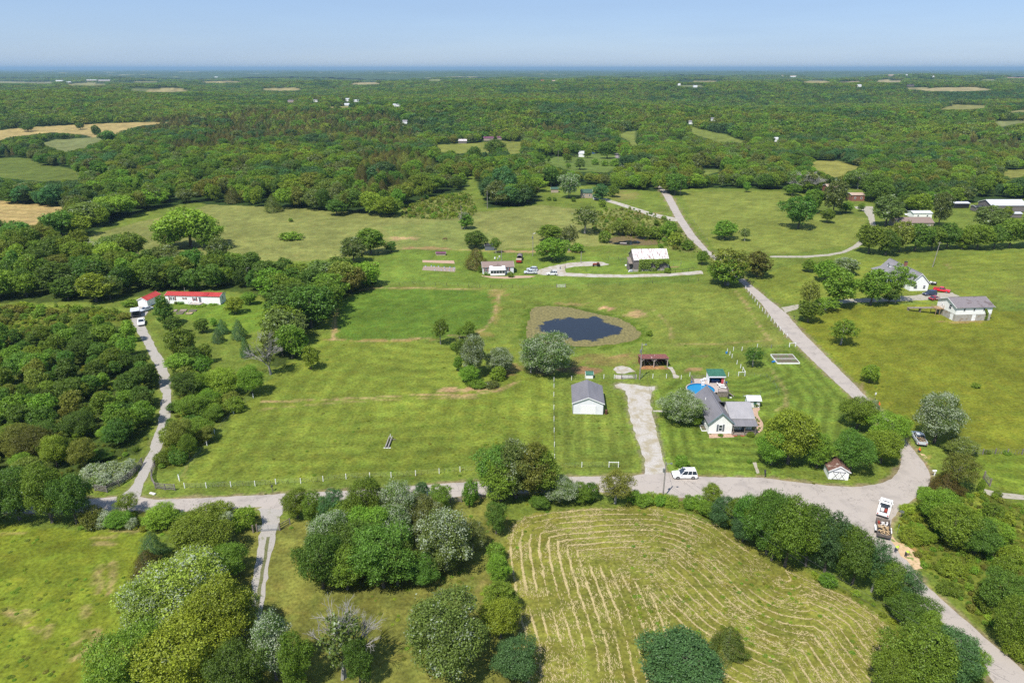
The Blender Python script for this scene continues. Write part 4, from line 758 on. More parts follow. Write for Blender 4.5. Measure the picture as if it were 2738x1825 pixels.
T_ = '''A 80 130 540 330 round dark|A 300 120 560 330 round mid|A 470 160 555 270 round dark|A -110 180 560 340 round mid|A 650 20 110 170 round dark
A 840 300 475 190 loose bright|A 610 400 540 150 shrub olive|A 700 425 535 120 shrub blossom|A 780 420 552 150 oval mid|A 880 470 540 80 shrub blossom|A 1080 375 560 220 oval bright|A 1480 365 480 150 shrub bright|A 1520 430 512 100 shrub blossom|A 1640 395 560 150 shrub bright|A 1250 430 560 150 shrub mid
A 1020 545 800 200 cedar blue|A 985 670 880 200 cedar rust|A 1350 430 800 420 round bright|A 1540 620 890 230 oval mid
A 1230 730 1250 560 round cream|A 980 860 1320 380 round cream|A 1480 900 1450 460 round yellow|A 1620 960 1330 250 oval cream|A 850 1240 1760 470 round mid|A 1220 1180 1760 560 round yellow|A 1560 1330 1800 380 round dark
B 60 1080 1620 270 oval silver|B 220 1200 1680 230 oval mid|B 530 1070 1640 380 bare grey|B 640 1240 1640 190 oval dark|B 1230 1000 1640 570 round pale
B 230 270 500 190 round mid|B 350 270 530 160 oval mid|B 480 255 570 170 oval blue|B 450 430 790 320 round silver|B 390 560 1010 340 round dark|B 560 640 1000 260 oval mid|B 800 520 1020 400 round dark|B 740 380 760 300 round mid|B 700 190 600 260 round mid|B 920 205 600 260 round silver|B 1075 215 340 90 oval blue|B 1195 225 430 150 oval mid
B 600 330 640 330 round mid|B 860 380 720 320 round silver|B 1060 330 620 300 round grey|B 650 480 880 320 round dark|B 900 600 980 300 round dark|B 1230 410 900 420 loose silver|B 1220 480 880 360 round grey|B 1410 480 740 210 loose grey|B 1070 700 960 230 round dark|B 1570 335 600 150 oval dark|B 1400 220 390 110 shrub mid
B 1570 640 780 130 shrub mid|B 1590 700 940 170 oval bright|B 1600 880 1160 220 oval mid|B 1600 1010 1330 260 round yellow|B 1700 1290 1620 300 round blue
O 1150 1008 1150 110 oval dark|O 1185 1005 1165 110 oval grey|O 1225 1012 1168 95 oval olive|O 1150 1050 1168 100 oval mid|O 1240 1020 1160 100 oval mid|C 110 310 425 150 round dark|C 240 190 400 240 round silver|C 380 220 385 140 oval mid|C 450 230 370 110 shrub dark
C 620 140 415 260 loose olive|C 740 280 370 100 shrub mid|C 860 305 372 120 shrub bright|C 980 320 385 120 shrub bright|C 1265 225 400 130 oval bright|C 1120 320 410 100 shrub mid|C 1180 330 430 120 shrub bright|C 1260 350 490 140 oval mid|C 1350 330 550 190 round blue|C 1430 320 570 160 oval mid|C 1520 300 650 200 round dark|C 1610 290 700 220 round mid|C 1700 300 800 240 round dark|C 1480 450 660 180 round blue
D 60 290 770 300 round dark|D 190 330 860 320 round mid|D 330 370 850 290 round dark|D 460 400 890 250 oval blue|D 560 480 910 240 round mid|D 640 560 970 280 round dark|D 770 620 1010 230 loose blue|D 870 760 1080 230 round mid|D 980 800 1120 230 loose blue|D 1000 980 1250 300 round dark|D 1130 1090 1340 200 oval mid|D 1080 1210 1700 420 round mid|D 1300 1230 1620 320 round blue|D 1420 1330 1600 200 oval mid|D 880 1350 1700 260 round mid
C 1380 1180 1430 240 cedar cedar|C 1060 1290 1720 560 round blue|C 1060 48 132 90 shrub mid
H 210 1040 1480 400 round bright|H 80 1180 1460 250 round mid|H 400 1180 1475 210 oval mid|H 680 945 1210 260 round mid|H 770 960 1150 130 loose silver|H 900 1055 1310 270 round bright|H 640 1180 1520 270 round dark|H 850 1170 1450 270 round bright|H 1240 935 1320 320 round silver|H 1390 1220 1370 200 oval pale|H 1380 1340 1640 280 loose cedar|H 1300 1450 1640 230 cedar rust
D 1190 270 560 250 round bright|D 1310 380 710 330 round bright|D 1450 480 760 280 round dark|D 1570 470 650 180 oval bright|D 1000 555 650 140 shrub bright|D 1090 530 660 140 oval bright|D 1620 820 1160 290 round dark|D 1700 1000 1400 250 round mid|D 1500 950 1100 140 shrub mid|D 1680 660 780 140 shrub bright|D 1720 1280 1440 140 shrub bright|D 1210 780 850 90 shrub bright|D 1560 380 500 120 shrub mid
H 760 718 862 125 round bright|H 565 400 605 220 loose mid|H 335 135 360 150 loose olive|H 330 270 440 170 round mid|H 550 50 345 240 round mid|H 780 55 325 230 round mid|H 955 20 305 190 loose mid|H 900 140 300 130 oval dark|H 330 -20 78 95 oval mid|H 450 -10 155 180 round mid|H 590 -30 105 190 round silver|H 450 250 360 200 loose mid
G 1610 598 750 150 loose dark|G 1100 900 1165 290 round silver|G 1200 1040 1150 110 oval bright|G 170 488 825 330 round silver|G 50 600 800 200 loose silver|G 1440 -95 195 320 loose olive|G 1420 -40 190 240 round mid|G 1640 -85 125 190 oval rust|K 1540 1198 1352 190 round mid|K 1690 1255 1360 100 loose pale|K 1365 1425 1540 100 round mid
F 335 578 765 110 oval yellow|F 40 478 812 180 bare grey|F 200 430 700 210 round mid|F 330 160 500 340 round dark|F 460 90 310 300 round mid|F 1245 388 592 130 loose mid|F 1380 450 545 60 loose mid|F 1445 408 535 90 oval mid|F 1340 568 620 50 shrub mid|F 1370 655 770 70 oval mid|F 1480 515 830 180 round silver|F 1410 530 700 110 oval dark|F 1660 598 805 190 round silver|F 1450 715 855 130 oval mid|F 1650 730 835 110 shrub bright|F 1500 830 885 120 shrub mid|F 1600 835 885 110 shrub grey
F 80 20 160 200 round dark|F 250 20 210 240 round mid|F 430 -10 210 250 round grey|F 560 -40 175 200 round dark|F 660 50 165 150 oval mid|F 760 60 158 100 shrub mid
J 830 1258 1475 250 round mid|J 690 1330 1535 220 round grey|J 985 1350 1442 80 oval dark|J 220 1180 1208 32 shrub mid|J 220 1290 1352 170 shrub bright|J 1545 1130 1268 90 bare grey|J 1560 1140 1268 110 oval mid|J 1630 1278 1420 185 round dark|J 1635 1400 1575 190 cedar rust|J 1785 1323 1452 90 loose mid|J 80 995 1138 130 cedar cedar|J 570 1040 1168 170 round dark|J 1845 795 1045 210 round blue|J 1910 920 1088 180 round mid|J 1785 890 1084 150 round grey|J 1960 900 1085 120 oval dark
K 205 1230 1370 210 round mid|K 215 1325 1522 250 round mid|K 350 1235 1440 150 loose grey|K 410 1370 1445 90 shrub mid|K 470 1078 1312 240 loose pale|K 620 1280 1372 80 shrub mid|K 730 1195 1318 160 round olive|K 905 1238 1345 130 round mid|K 820 1220 1320 80 shrub olive|K 1005 1250 1345 110 shrub mid|K 1110 1200 1355 130 round mid|K 1160 1300 1392 110 shrub bright|K 1250 1350 1425 90 shrub mid|K 1045 1368 1420 50 oval bright|K 1010 1185 1240 40 oval mid|K 350 828 1035 160 round silver|K 590 908 1052 120 oval blue|K 680 925 1022 90 oval mid|K 600 1042 1096 60 shrub mid|K 30 870 1065 150 round mid|K 210 780 945 140 round dark|K 380 1022 1055 35 shrub mid|K 195 1018 1045 34 shrub mid|K 237 1022 1050 30 shrub mid
K 640 590 728 140 round dark|K 385 605 712 90 round dark|K 490 650 720 70 round mid|K 330 680 756 70 oval mid|K 190 700 756 34 oval mid|K 430 710 812 90 oval pale|K 545 728 774 50 shrub mid|K 620 740 782 60 shrub mid|K 700 728 785 75 shrub mid|K 340 755 800 40 oval mid|K 1705 898 982 55 oval mid|K 1160 830 1010 170 round dark
L 290 1008 1275 240 round dark|L 500 1105 1222 120 round mid|L 400 950 1150 160 round mid|L 560 890 1165 190 round grey|L 355 818 1000 200 bare grey|L 235 915 1012 130 round mid|L 645 1050 1145 110 oval mid|L 745 795 965 190 loose pale|L 860 838 1045 200 round dark|L 960 1010 1255 250 round grey|L 1100 880 1045 190 round dark|L 1195 990 1155 210 round bright|L 1370 968 1255 150 round grey|L 760 1060 1130 50 oval mid
L 830 1228 1465 210 round mid|L 960 1258 1472 170 oval dark|L 1065 1200 1455 180 round olive|L 1185 1210 1445 200 round dark|L 1310 1225 1435 160 oval mid|L 1430 1215 1425 160 round dark|L 1540 1270 1425 150 oval mid|L 1660 1220 1435 200 round mid|L 1790 1230 1425 150 round dark|L 1910 1180 1425 220 round mid|L 2080 1150 1430 250 round dark|L 1740 1090 1305 250 round grey|L 1870 1080 1200 90 oval bright
E 1390 770 960 150 round mid|E 1450 890 1030 150 round bright|E 1500 1010 1130 140 round mid|E 1440 1150 1280 130 round olive|E 1430 560 720 90 oval mid|E 1340 590 760 130 round dark|E 1310 1200 1390 120 round mid|E 1140 228 465 130 oval dark|E 1210 370 525 130 oval dark|E 1265 465 700 180 round mid|E 1260 640 810 190 round mid|E 1295 750 995 190 oval dark|E 1340 930 1110 230 round mid|E 1425 640 835 120 loose mid|E 1250 1090 1355 170 round olive|E 1390 1090 1255 180 round mid|E 1410 388 505 90 oval dark|E 1550 398 512 90 cedar blue|E 1518 458 572 90 cedar blue|E 1665 400 552 110 cedar blue|E 1710 520 672 80 cedar blue|E 1490 388 455 45 oval mid|E 1640 250 375 130 round yellow|E 1560 735 955 240 round bright|E 1750 735 955 190 round bright|E 1630 955 1060 130 shrub bright|E 655 88 305 240 round yellow|E 1740 210 310 110 round mid|E 1200 980 1060 80 oval dark
I 1430 1098 1430 400 round bright|I 1290 1200 1425 240 round mid|I 1570 1180 1430 220 round mid|I 1000 1285 1510 220 round mid|I 850 1305 1500 240 round pale|I 1680 1315 1580 200 loose pale|I 1250 1395 1600 290 round grey|I 1890 1455 1600 180 round mid|I 450 1118 1345 260 round dark|I 130 1198 1400 220 round dark|I 610 448 506 65 round dark|I 732 473 570 75 round dark|I 822 508 622 130 round dark|I 208 463 522 85 round dark|I 600 1340 1440 200 bare grey
J 1620 630 780 110 round dark|J 1780 578 722 150 round dark|J 1850 640 725 60 round mid|J 1675 720 840 160 round mid|J 1440 660 720 80 round mid'''
for ln in T_.replace('\n', '|').split('|'):
    a = ln.split(); bbox_tree(a[0], *[float(q) for q in a[1:5]], a[5], a[6])
for i, (x, y0, y1, w_) in enumerate(((620,110,215,150),(740,95,205,150),(850,85,180,130),(680,170,268,130),(790,160,230,110),(590,200,262,90))):
    bbox_tree('A', x, y0, y1, w_, 'shrub', 'blossom')
print('hand trees', len(TREES), sum(1 for o in LABELQ if o[1] != 'shrub'))

# ------------------------------------------------------------------ thickets: more single trees, then scattered masses
def fits(px, py, x, y, z, H, W, guard):
    """crown stays off the open ground seen behind it"""
    return True
GW = {k: v for k, v in WOODS.items()}
def wood_points(P, step, seed, keepout=1.0):
    W = [at(*p) for p in P]; x0, x1 = min(p.x for p in W), max(p.x for p in W); y0, y1 = min(p.y for p in W), max(p.y for p in W)
    r = np.random.default_rng(seed); gx = np.arange(x0, x1, step); gy = np.arange(y0, y1, step)
    X, Y = np.meshgrid(gx, gy); X = X.ravel() + (r.random(X.size) - .5) * step * .8; Y = Y.ravel() + (r.random(Y.size) - .5) * step * .8
    px, py = project(X, Y, height(X, Y)); m_ = inpoly(px, py, P) & (px > -260) & (px < 3000) & (py < 1950)
    X, Y = X[m_], Y[m_]
    T = np.array(TREES); keep = np.ones(len(X), bool)
    for i in range(len(X)):
        keep[i] = (np.hypot(T[:, 0] - X[i], T[:, 1] - Y[i]) > T[:, 2] * keepout).all()
    return list(zip(X[keep], Y[keep]))
NT = sum(1 for o in LABELQ if o[1] != 'shrub'); budget = 300 - NT
SPARE = []   # trees past the limit go into the mass
for key, step, hh, lab, grp, pal in (('drive_wood', 5.0, (3.4, 6.8), 'young broadleaf tree in the dense thicket west of the curving gravel drive', 'thicket trees west of the gravel drive', ('dark','mid','mid','olive','olive','bright','cedar')),
      ('behind_home', 7.6, (7, 12), 'mature broadleaf tree in the wood belt around the red-roofed mobile home', 'wood belt trees around the mobile home', ('dark','dark','mid','mid','grey','pale','bright'))):
    pts = wood_points(WOODS[key], step, len(key), .62); pts = [p for p in pts if project(p[0], p[1], 0)[0] > -120]
    pts.sort(key=lambda p: p[1])
    n_ind = min(len(pts), budget // (2 if key == 'drive_wood' else 1)); budget -= n_ind
    for i, (x, y) in enumerate(pts):
        h_ = random.uniform(*hh); wd = h_ * random.uniform(.85, 1.15) if key == 'behind_home' else h_ * random.uniform(.8, 1.2); pc = random.choice(pal)
        if i < n_ind: put_tree(random.choice(('round', 'round', 'oval')), pc, (x, y, 0), h_, wd, label=lab, group=grp)
        else: SPARE.append((x, y, 0, h_, wd, pc)); TREES.append((x, y, wd / 2))
print('individual trees', sum(1 for o in bpy.data.objects if o.get('category') == 'tree'), 'spare', len(SPARE))

def proto_collection(name, forms, n):
    """crowns as instance sources, not linked to the scene"""
    c = bpy.data.collections.new(name); k = 0
    for f in forms:
        for cm, tm, fh, fw in FORMS[f]:
            me = cm.copy(); me.materials.clear(); me.materials.append(M('leaf_mass'))
            c.objects.link(bpy.data.objects.new('%03d' % k, me)); k += 1
    return c, k
def tints(names, X, Y, Z, r, wl=90):
    """each plant's leaf colour: kinds grow in patches"""
    n = len(X); h = (vnoise(X, Y, wl, 7) - .5) * 1.1 + (vnoise(X, Y, wl / 3.5, 1) - .5) * .5 + (r.random(n) - .5) * .5 + .5
    i = np.clip((h * len(names)).astype(int), 0, len(names) - 1); A = np.array([COL[q] for q in names])[i]
    k = (.82 + .36 * r.random(n))[:, None]; A = A.copy(); A[:, :3] *= k; A[:, 0] *= .9 + .2 * r.random(n); return A
def scatter(name, pts, tint, coll, label, cat):
    """pts rows: x y z sx sz rot idx"""
    pts = np.asarray(pts, float); me = bpy.data.meshes.new(name); me.vertices.add(len(pts)); me.vertices.foreach_set('co', pts[:, :3].ravel())
    def attr(n, typ, arr, fld): a = me.attributes.new(n, typ, 'POINT'); a.data.foreach_set(fld, arr)
    attr('size', 'FLOAT_VECTOR', np.stack([pts[:, 3], pts[:, 3], pts[:, 4]], 1).ravel().astype(np.float32), 'vector')
    attr('turn', 'FLOAT_VECTOR', np.stack([pts[:, 5] * 0, pts[:, 5] * 0, pts[:, 5]], 1).ravel().astype(np.float32), 'vector')
    a_ = me.attributes.new('tint', 'FLOAT_COLOR', 'POINT'); a_.data.foreach_set('color', np.asarray(tint, np.float32).ravel())
    attr('pick', 'INT', pts[:, 6].astype(np.int32), 'value'); me.update()
    o = link(name, me); ng = bpy.data.node_groups.new(name, 'GeometryNodeTree')
    ng.interface.new_socket('Geometry', in_out='INPUT', socket_type='NodeSocketGeometry'); ng.interface.new_socket('Geometry', in_out='OUTPUT', socket_type='NodeSocketGeometry')
    gi = ng.nodes.new('NodeGroupInput'); go = ng.nodes.new('NodeGroupOutput'); ip = ng.nodes.new('GeometryNodeInstanceOnPoints'); ci = ng.nodes.new('GeometryNodeCollectionInfo')
    ci.inputs['Collection'].default_value = coll; ci.inputs['Separate Children'].default_value = True; ci.inputs['Reset Children'].default_value = True
    def named(n, typ): a = ng.nodes.new('GeometryNodeInputNamedAttribute'); a.data_type = typ; a.inputs[0].default_value = n; return next(s for s in a.outputs if s.enabled and s.name == 'Attribute')
    l = ng.links.new; l(gi.outputs[0], ip.inputs['Points']); l(ci.outputs[0], ip.inputs['Instance']); ip.inputs['Pick Instance'].default_value = True
    l(named('pick', 'INT'), ip.inputs['Instance Index']); l(named('size', 'FLOAT_VECTOR'), ip.inputs['Scale'])
    er = ng.nodes.new('FunctionNodeEulerToRotation'); l(named('turn', 'FLOAT_VECTOR'), er.inputs[0]); l(er.outputs[0], ip.inputs['Rotation'])
    l(ip.outputs[0], go.inputs[0]); md = o.modifiers.new('scatter', 'NODES'); md.node_group = ng
    tag(o, label, cat, kind='stuff'); return o
# light forms for the far forest
for i in range(4):
    p, n, L = lobed(200 + i, 1300, .36, RW=4.8, H=9.5, z0=-.5, nl=10, lob=(.30, .52)); FORMS.setdefault('speck', []).append((finish_leaves('crown', p, n, .38, seed=60 + i), None, 9.5, 9.6))
for i in range(2):
    p, n = conic(20 + i, 700, RW=2.6, H=8); FORMS.setdefault('speck_cedar', []).append((finish_leaves('crown', p, n, .3, seed=70 + i), None, 8, 5.2))
FCOL = ['blue', 'dark', 'grey', 'mid', 'dark', 'mid', 'bright', 'olive', 'pale', 'bright']
CCOL = ['rust', 'cedar', 'rust', 'olive']
cmid, kmid = proto_collection('forest_forms', ['round_far', 'oval_far'], 0)
cspk, kspk = proto_collection('distant_forms', ['speck'], 0)
ccd, kcd = proto_collection('cedar_forms', ['cedar_far'], 0)
cscd, kscd = proto_collection('distant_cedar_forms', ['speck_cedar'], 0)
def forest_mask(X, Y):
    Z = height(X, Y); px, py = project(X, Y, Z)
    ok = ~inpoly(px, py, MIDOPEN)
    hmax = np.full(X.shape, 14.0)
    for hh in (0, 3, 6, 9, 12, 14):
        qx, qy = project(X, Y + 3, Z + hh); hit = np.zeros(X.shape, bool)
        for P, _ in CLEAR.values(): hit |= inpoly(qx, qy, P)
        if hh == 0: ok &= ~hit
        hmax = np.where(hit, np.minimum(hmax, hh - 1.5), hmax)
    ok &= hmax > 2.5
    for bx, by, br, bh in FARBLD:
        q = (np.abs(X - bx * Y / by) < br) & (Y > by * .78) & (Y < by + br * 1.5); lim = np.where(Y < by, 75 * (by - Y) / by * .85 + height(X, by + 0 * X) * Y / by - Z, 0) ; hmax = np.where(q, np.minimum(hmax, lim), hmax); ok &= hmax > 2.5
    return Z, px, py, ok, hmax
FARBLD = []   # buildings among the trees keep their sight line
FARHOUSES = [  # crop x0 x1 ybase wall_h, roof, wall, label, ridge
 ('J',1498,1562,610,3.2,'rust_white_roof','barn_board','small barn with rusty white roof on the hilltop meadow edge'),('J',1692,1765,588,3.0,'purple_roof','tan_wall','long pale house with purple roof beyond the hilltop meadow'),('J',1795,1830,580,2.6,'purple_roof','tan_wall','little shed with purple roof at the hilltop wood edge'),
 ('J',630,665,320,3,'pale_metal_roof','white_siding','white farm shed nearer of two by the distant green strip'),('J',637,668,288,5,'pale_metal_roof','white_siding','tall white farmhouse in the far woods above the green strip'),('J',387,430,292,3.4,'grey_shingle','white_siding','grey and white farmhouse in the far woods'),('J',198,240,297,3.4,'mauve_shingle','tan_wall','mauve-roofed farmhouse farthest west in the far woods'),
 ('J',1000,1055,328,3,'pale_metal_roof','white_siding','long pale trailer home beside tall dark trees in the far woods'),('J',800,840,315,2.6,'dull_green_roof','tan_wall','low green-roofed shed in the far woods'),('J',1075,1108,458,3.4,'grey_shingle','white_siding','grey-roofed house half hidden in the mid woods'),
 ('J',1340,1375,745,2.6,'pale_metal_roof','white_siding','white shed behind the trees below the hilltop meadow'),('J',700,740,292,3,'pale_metal_roof','white_siding','small white house right of the tall farmhouse in the far woods'),
 ('K',1262,1290,462,3.4,'grey_shingle','white_siding','white house by the pole in the far woods'),('K',1910,1940,596,3.6,'pale_metal_roof','white_siding','white house gable glimpsed in dense woods'),('K',1430,1455,440,3.6,'grey_shingle','white_siding','grey-roofed house hidden in woods right of the pole'),
 ('K',1178,1196,167,4,'pale_metal_roof','white_siding','tiny white barn on the far green field'),('K',1296,1322,182,4,'pale_metal_roof','white_siding','tiny white shed at the far pale field edge'),('K',570,604,128,5,'tan_roof','white_siding','distant pale house with tan roof'),('K',132,152,142,6,'red_metal_roof','tan_wall','distant barn with bright red roof'),('K',218,240,146,6,'tan_roof','tan_wall','distant tan farmhouse east of the red barn'),
 ('L',722,758,178,5,'pale_metal_roof','white_siding','distant long white barn'),('L',1105,1155,176,5,'charcoal','barn_board','distant dark barn beside a pale field'),('I',425,485,140,6,'pale_metal_roof','white_siding','distant white house on the far green ridge'),('I',495,520,150,5,'pale_metal_roof','white_siding','distant small white shed below the ridge house'),
 ('I',660,740,134,5,'pale_metal_roof','tan_wall','distant long pale poultry shed, nearer left'),('I',750,830,136,5,'pale_metal_roof','tan_wall','distant long pale poultry shed, nearer right'),('I',1635,1660,118,14,'plastic_white','plastic_white','distant white tank-like barn on the horizon woods'),('I',1540,1566,122,6,'pale_metal_roof','white_siding','distant white farmhouse by the horizon woods'),
 ('L',150,162,100,7,'tan_roof','white_siding','tiny horizon farmhouse far west'),('L',215,255,104,7,'tan_roof','white_siding','tiny pale horizon barn'),('L',960,996,98,7,'tan_roof','tan_wall','tiny tan horizon barn among fields'),('L',1095,1108,98,8,'pale_metal_roof','white_siding','tiny white horizon silo house'),('L',1300,1312,112,7,'pale_metal_roof','white_siding','tiny white horizon shed on the green'),('J',1080,1100,104,7,'pale_metal_roof','white_siding','tiny white farm building near the horizon strip')]
for q in FARHOUSES:
    p = atk(q[0], (q[1] + q[2]) / 2, q[3]); FARBLD.append((p.x, p.y, (q[2] - q[1]) / CR[q[0]][2] * math.hypot(p.y, 75) / FPX * .6 + 2, q[4]))
def ring(d0, d1, dens, seed):
    r = np.random.default_rng(seed); n = int(.80 * (d1 * d1 - d0 * d0) / dens)
    Y = np.sqrt(r.random(n) * (d1 * d1 - d0 * d0) + d0 * d0); X = (r.random(n) * 2 - 1) * (Y * .80 + 25)
    return X, Y, r
def forest_rows(d0, d1, dens, seed, w0, kk, kc, grid=True):
    X, Y, r = ring(d0, d1, dens * .62, seed)
    # thin out crowded points on a coarse grid
    if grid:
        cell = math.sqrt(dens); key = np.floor(X / cell).astype(np.int64) * 1000003 + np.floor(Y / cell).astype(np.int64); _, ui = np.unique(key, return_index=True); X, Y = X[ui], Y[ui]
    Z, px, py, ok, hm = forest_mask(X, Y); X, Y, Z, px, py, hm = X[ok], Y[ok], Z[ok], px[ok], py[ok], hm[ok]; n = len(X)
    big = vnoise(X, Y, 60, 4) * .6 + vnoise(X, Y, 22, 5) * .4
    H = np.minimum((6.5 + 6 * big) * (.8 + .45 * r.random(n)), hm); W = w0 * (.6 + .75 * r.random(n) ** 1.3) * np.clip(H / 9, .35, 1.3)
    ced = np.zeros(n, bool)
    for P in CEDARY: ced |= inpoly(px, py, P)
    ced = ced & (r.random(n) < .9) & (vnoise(X, Y, 60, 6) > .26) | (r.random(n) < .04)
    return X, Y, Z, H, W, ced, r
colr = vnoise
def stuff_forest(name, d0, d1, dens, seed, w0, coll, fh, fw, ccoll, ch, cw, nk, nc, label):
    X, Y, Z, H, W, ced, r = forest_rows(d0, d1, dens, seed, w0, nk, nc); n = len(X)
    hue = vnoise(X, Y, 90, 7) + (r.random(n) - .5) * .55
    idx = np.clip((hue * nk * 1.1 - nk * .05), 0, nk - 1).astype(int) if False else r.integers(0, nk, n)
    f = ~ced; scatter(name, np.stack([X[f], Y[f], Z[f] - .2, W[f] / fw, H[f] / fh, r.random(f.sum()) * 6.28, idx[f]], 1), tints(FCOL, X[f], Y[f], Z[f], r), coll, label[0], 'woodland')
    f = ced; 
    if f.sum(): scatter('cedar_' + name, np.stack([X[f], Y[f], Z[f] - .1, W[f] * .62 / cw, H[f] * .82 / ch, r.random(f.sum()) * 6.28, r.integers(0, nc, f.sum())], 1), tints(CCOL, X[f], Y[f], Z[f], r), ccoll, label[1], 'woodland')
    print(name, n)
stuff_forest('forest', 200, 900, 62, 5, 10.5, cmid, 10, 8.6, ccd, 8, 5.2, kmid, kcd, ('mixed green broadleaf woods behind the pastures, nearer belt', 'brownish cedar woods among the broadleaf trees, nearer belt'))
stuff_forest('distant_forest', 900, 2600, 78, 6, 12.5, cspk, 9.5, 9.6, cscd, 8, 5.2, kspk, kscd, ('rolling broadleaf forest of the middle distance', 'dark cedar stands of the middle distance'))
stuff_forest('far_forest', 2600, 6500, 330, 8, 26, cspk, 9.5, 9.6, cscd, 8, 5.2, kspk, kscd, ('hazy broadleaf forest towards the horizon', 'hazy dark cedar stands towards the horizon'))
def canopy():
    ys = []; y = 6200.0
    while y < 58000: ys.append(y); y *= 1.012
    ys = np.array(ys); nx = 420; u = np.linspace(-1, 1, nx); X = ys[:, None] * .95 * u; Y = np.repeat(ys[:, None], nx, 1); r = np.random.default_rng(3)
    Z = height(X, Y) + 9 + r.random(X.shape) * 7 + (vnoise(X, Y, 900, 2) - .5) * 14 * np.clip(Y / 20000, .5, 1.4)
    idx = np.arange(X.size).reshape(X.shape); f = np.stack([idx[:-1, :-1], idx[:-1, 1:], idx[1:, 1:], idx[1:, :-1]], -1).reshape(-1, 4)
    me = bpy.data.meshes.new('horizon_woods'); me.from_pydata(np.stack([X, Y, Z], -1).reshape(-1, 3).tolist(), [], f.tolist())
    noisy('canopy', (.030, .06, .018), (.07, .12, .03), scale=.004, rough=1, contrast=(.3, .7), c3=(.30, .28, .14), s3=.0011, lim3=(.63, .66)); me.materials.append(M('canopy'))
    tag(link('horizon_woods', me), 'blue-green wooded horizon with scattered pale fields', 'woodland', kind='stuff')
canopy()
# shrubs: the nearest single, the rest as brush
csh, ksh = proto_collection('brush_forms', ['shrub_far'], 0)
NS = sum(1 for o in LABELQ if o[1] == 'shrub'); sb = 290 - NS; brush = []
for key, step, hh, wd, lab, grp, pal, share in (
   ('verge', 2.7, (1.6, 3.8), 1.15, 'leafy shrub in the scrubby strip east of the curving gravel drive', 'scrub east of the gravel drive', ('mid','bright','olive','dark'), 80),
   ('hedge_foot', 2.6, (1.0, 2.2), 1.4, 'leafy hedge shrub between the raked hay field and the road', 'hedge shrubs along the raked hay field', ('mid','bright','mid','dark'), 70),
   ('east_bank', 3.4, (.8, 2.4), 1.5, 'bright roadside shrub on the weedy bank east of the road', 'shrubs on the weedy east bank', ('bright','bright','mid','yellow'), 60),
   ('south_verge', 2.2, (.8, 1.7), 1.4, 'low shrub in the roadside brush above the southwest hay field', 'brush above the southwest hay field', ('mid','olive','bright','rust'), 999),
   ('weeds', 3.4, (.8, 2.2), 1.7, 'low weedy bush in the overgrown meadow west of the red-roofed garage', 'bushes in the overgrown meadow', ('bright','yellow','mid','bright'), 0),
   ('north_scrub', 5.0, (.8, 2.2), 1.3, '', '', ('olive','mid','bright'), 0), ('pond_scrub', 7.0, (.8, 2.0), 1.4, '', '', ('olive','mid','bright'), 0)):
    pts = wood_points(SHRUBBY[key], step, len(key) + 3, .9); random.shuffle(pts); pts = [p for p in pts if random.random() < (.8 if key != 'east_bank' else .36)]
    rp = [project(x, y, 0) for x, y in pts]; pts = [p for p, q in zip(pts, rp) if not inpoly(np.array([q[0]]), np.array([q[1]]), ROAD_MAIN)[0]]
    for i, (x, y) in enumerate(pts):
        h_ = random.uniform(*hh); w2 = h_ * wd * random.uniform(.8, 1.4)
        if i < min(share, sb) and share: put_tree('shrub', random.choice(pal), (x, y, float(height(x, y))), h_, w2, label=lab, group=grp)
        else: brush.append((x, y, float(height(x, y)) - .05, w2 / 3.5, h_ / 2.4, random.random() * 6.28, random.randrange(ksh)))
    sb -= min(share, len(pts), sb)
for x, y, z, h_, wd, pc in SPARE: pass
# weeds: knee-high clumps on the rough ground, and saplings in the rough pasture
SHRUBBY['thicket_floor'] = WOODS['drive_wood']
for key, dens in (('thicket_floor', 5.0), ('east_bank', 1.0), ('verge', 1.6), ('weeds', 2.0), ('south_verge', 1.5), ('north_scrub', 3.2), ('pond_scrub', 5), ('hedge_foot', 1.5)):
    for x, y in wood_points(SHRUBBY[key], math.sqrt(dens) * 1.1, 77, .5):
        q = project(x, y, 0)
        if inpoly(np.array([q[0]]), np.array([q[1]]), ROAD_MAIN)[0]: continue
        s_ = random.uniform(.12, .42); brush.append((x, y, float(height(x, y)) - .03, s_, s_ * random.uniform(.5, 1.2), random.random() * 6.28, random.randrange(ksh)))
for i in range(5200):   # tufts the mower left and clover clumps in the pastures
    q = (random.uniform(-150, 2900), random.uniform(560, 1825)); 
    if random.random() > ((q[1] - 300) / 1500): continue
    P0 = at(*q); 
    if float(vnoise(P0.x, P0.y, 14, 3)) < .45: continue
    if any(inpoly(np.array([q[0]]), np.array([q[1]]), P)[0] for P in (ROAD_MAIN, DRIVE_NW, DRIVE_S, DRIVE_MID, DRIVE_HOME, POND, DRIVE_R)): continue
    s_ = random.uniform(.05, .16); brush.append((P0.x, P0.y, P0.z - .04, s_ * 1.5, s_ * .55, random.random() * 6.28, random.randrange(ksh)))
BR = np.array(brush); scatter('brush', BR, tints(['mid', 'olive', 'olive', 'bright', 'mid', 'yellow', 'bright', 'yellow'], BR[:, 0], BR[:, 1], BR[:, 2], RNG, 9), csh, 'waist-high weeds and brambles along the verges and rough ground', 'undergrowth')
if SPARE:
    A_ = np.array([(x, y, z - .1, wd / 8.6, h_ / 10, random.random() * 6.28, random.randrange(kmid)) for x, y, z, h_, wd, pc in SPARE])
    scatter('thicket', A_, tints(['dark', 'mid', 'dark', 'mid', 'olive', 'bright', 'bright'], A_[:, 0], A_[:, 1], A_[:, 2], RNG, 25), cmid, 'remaining thicket trees filling the woods around the mobile home', 'woodland')
print('brush', len(brush))
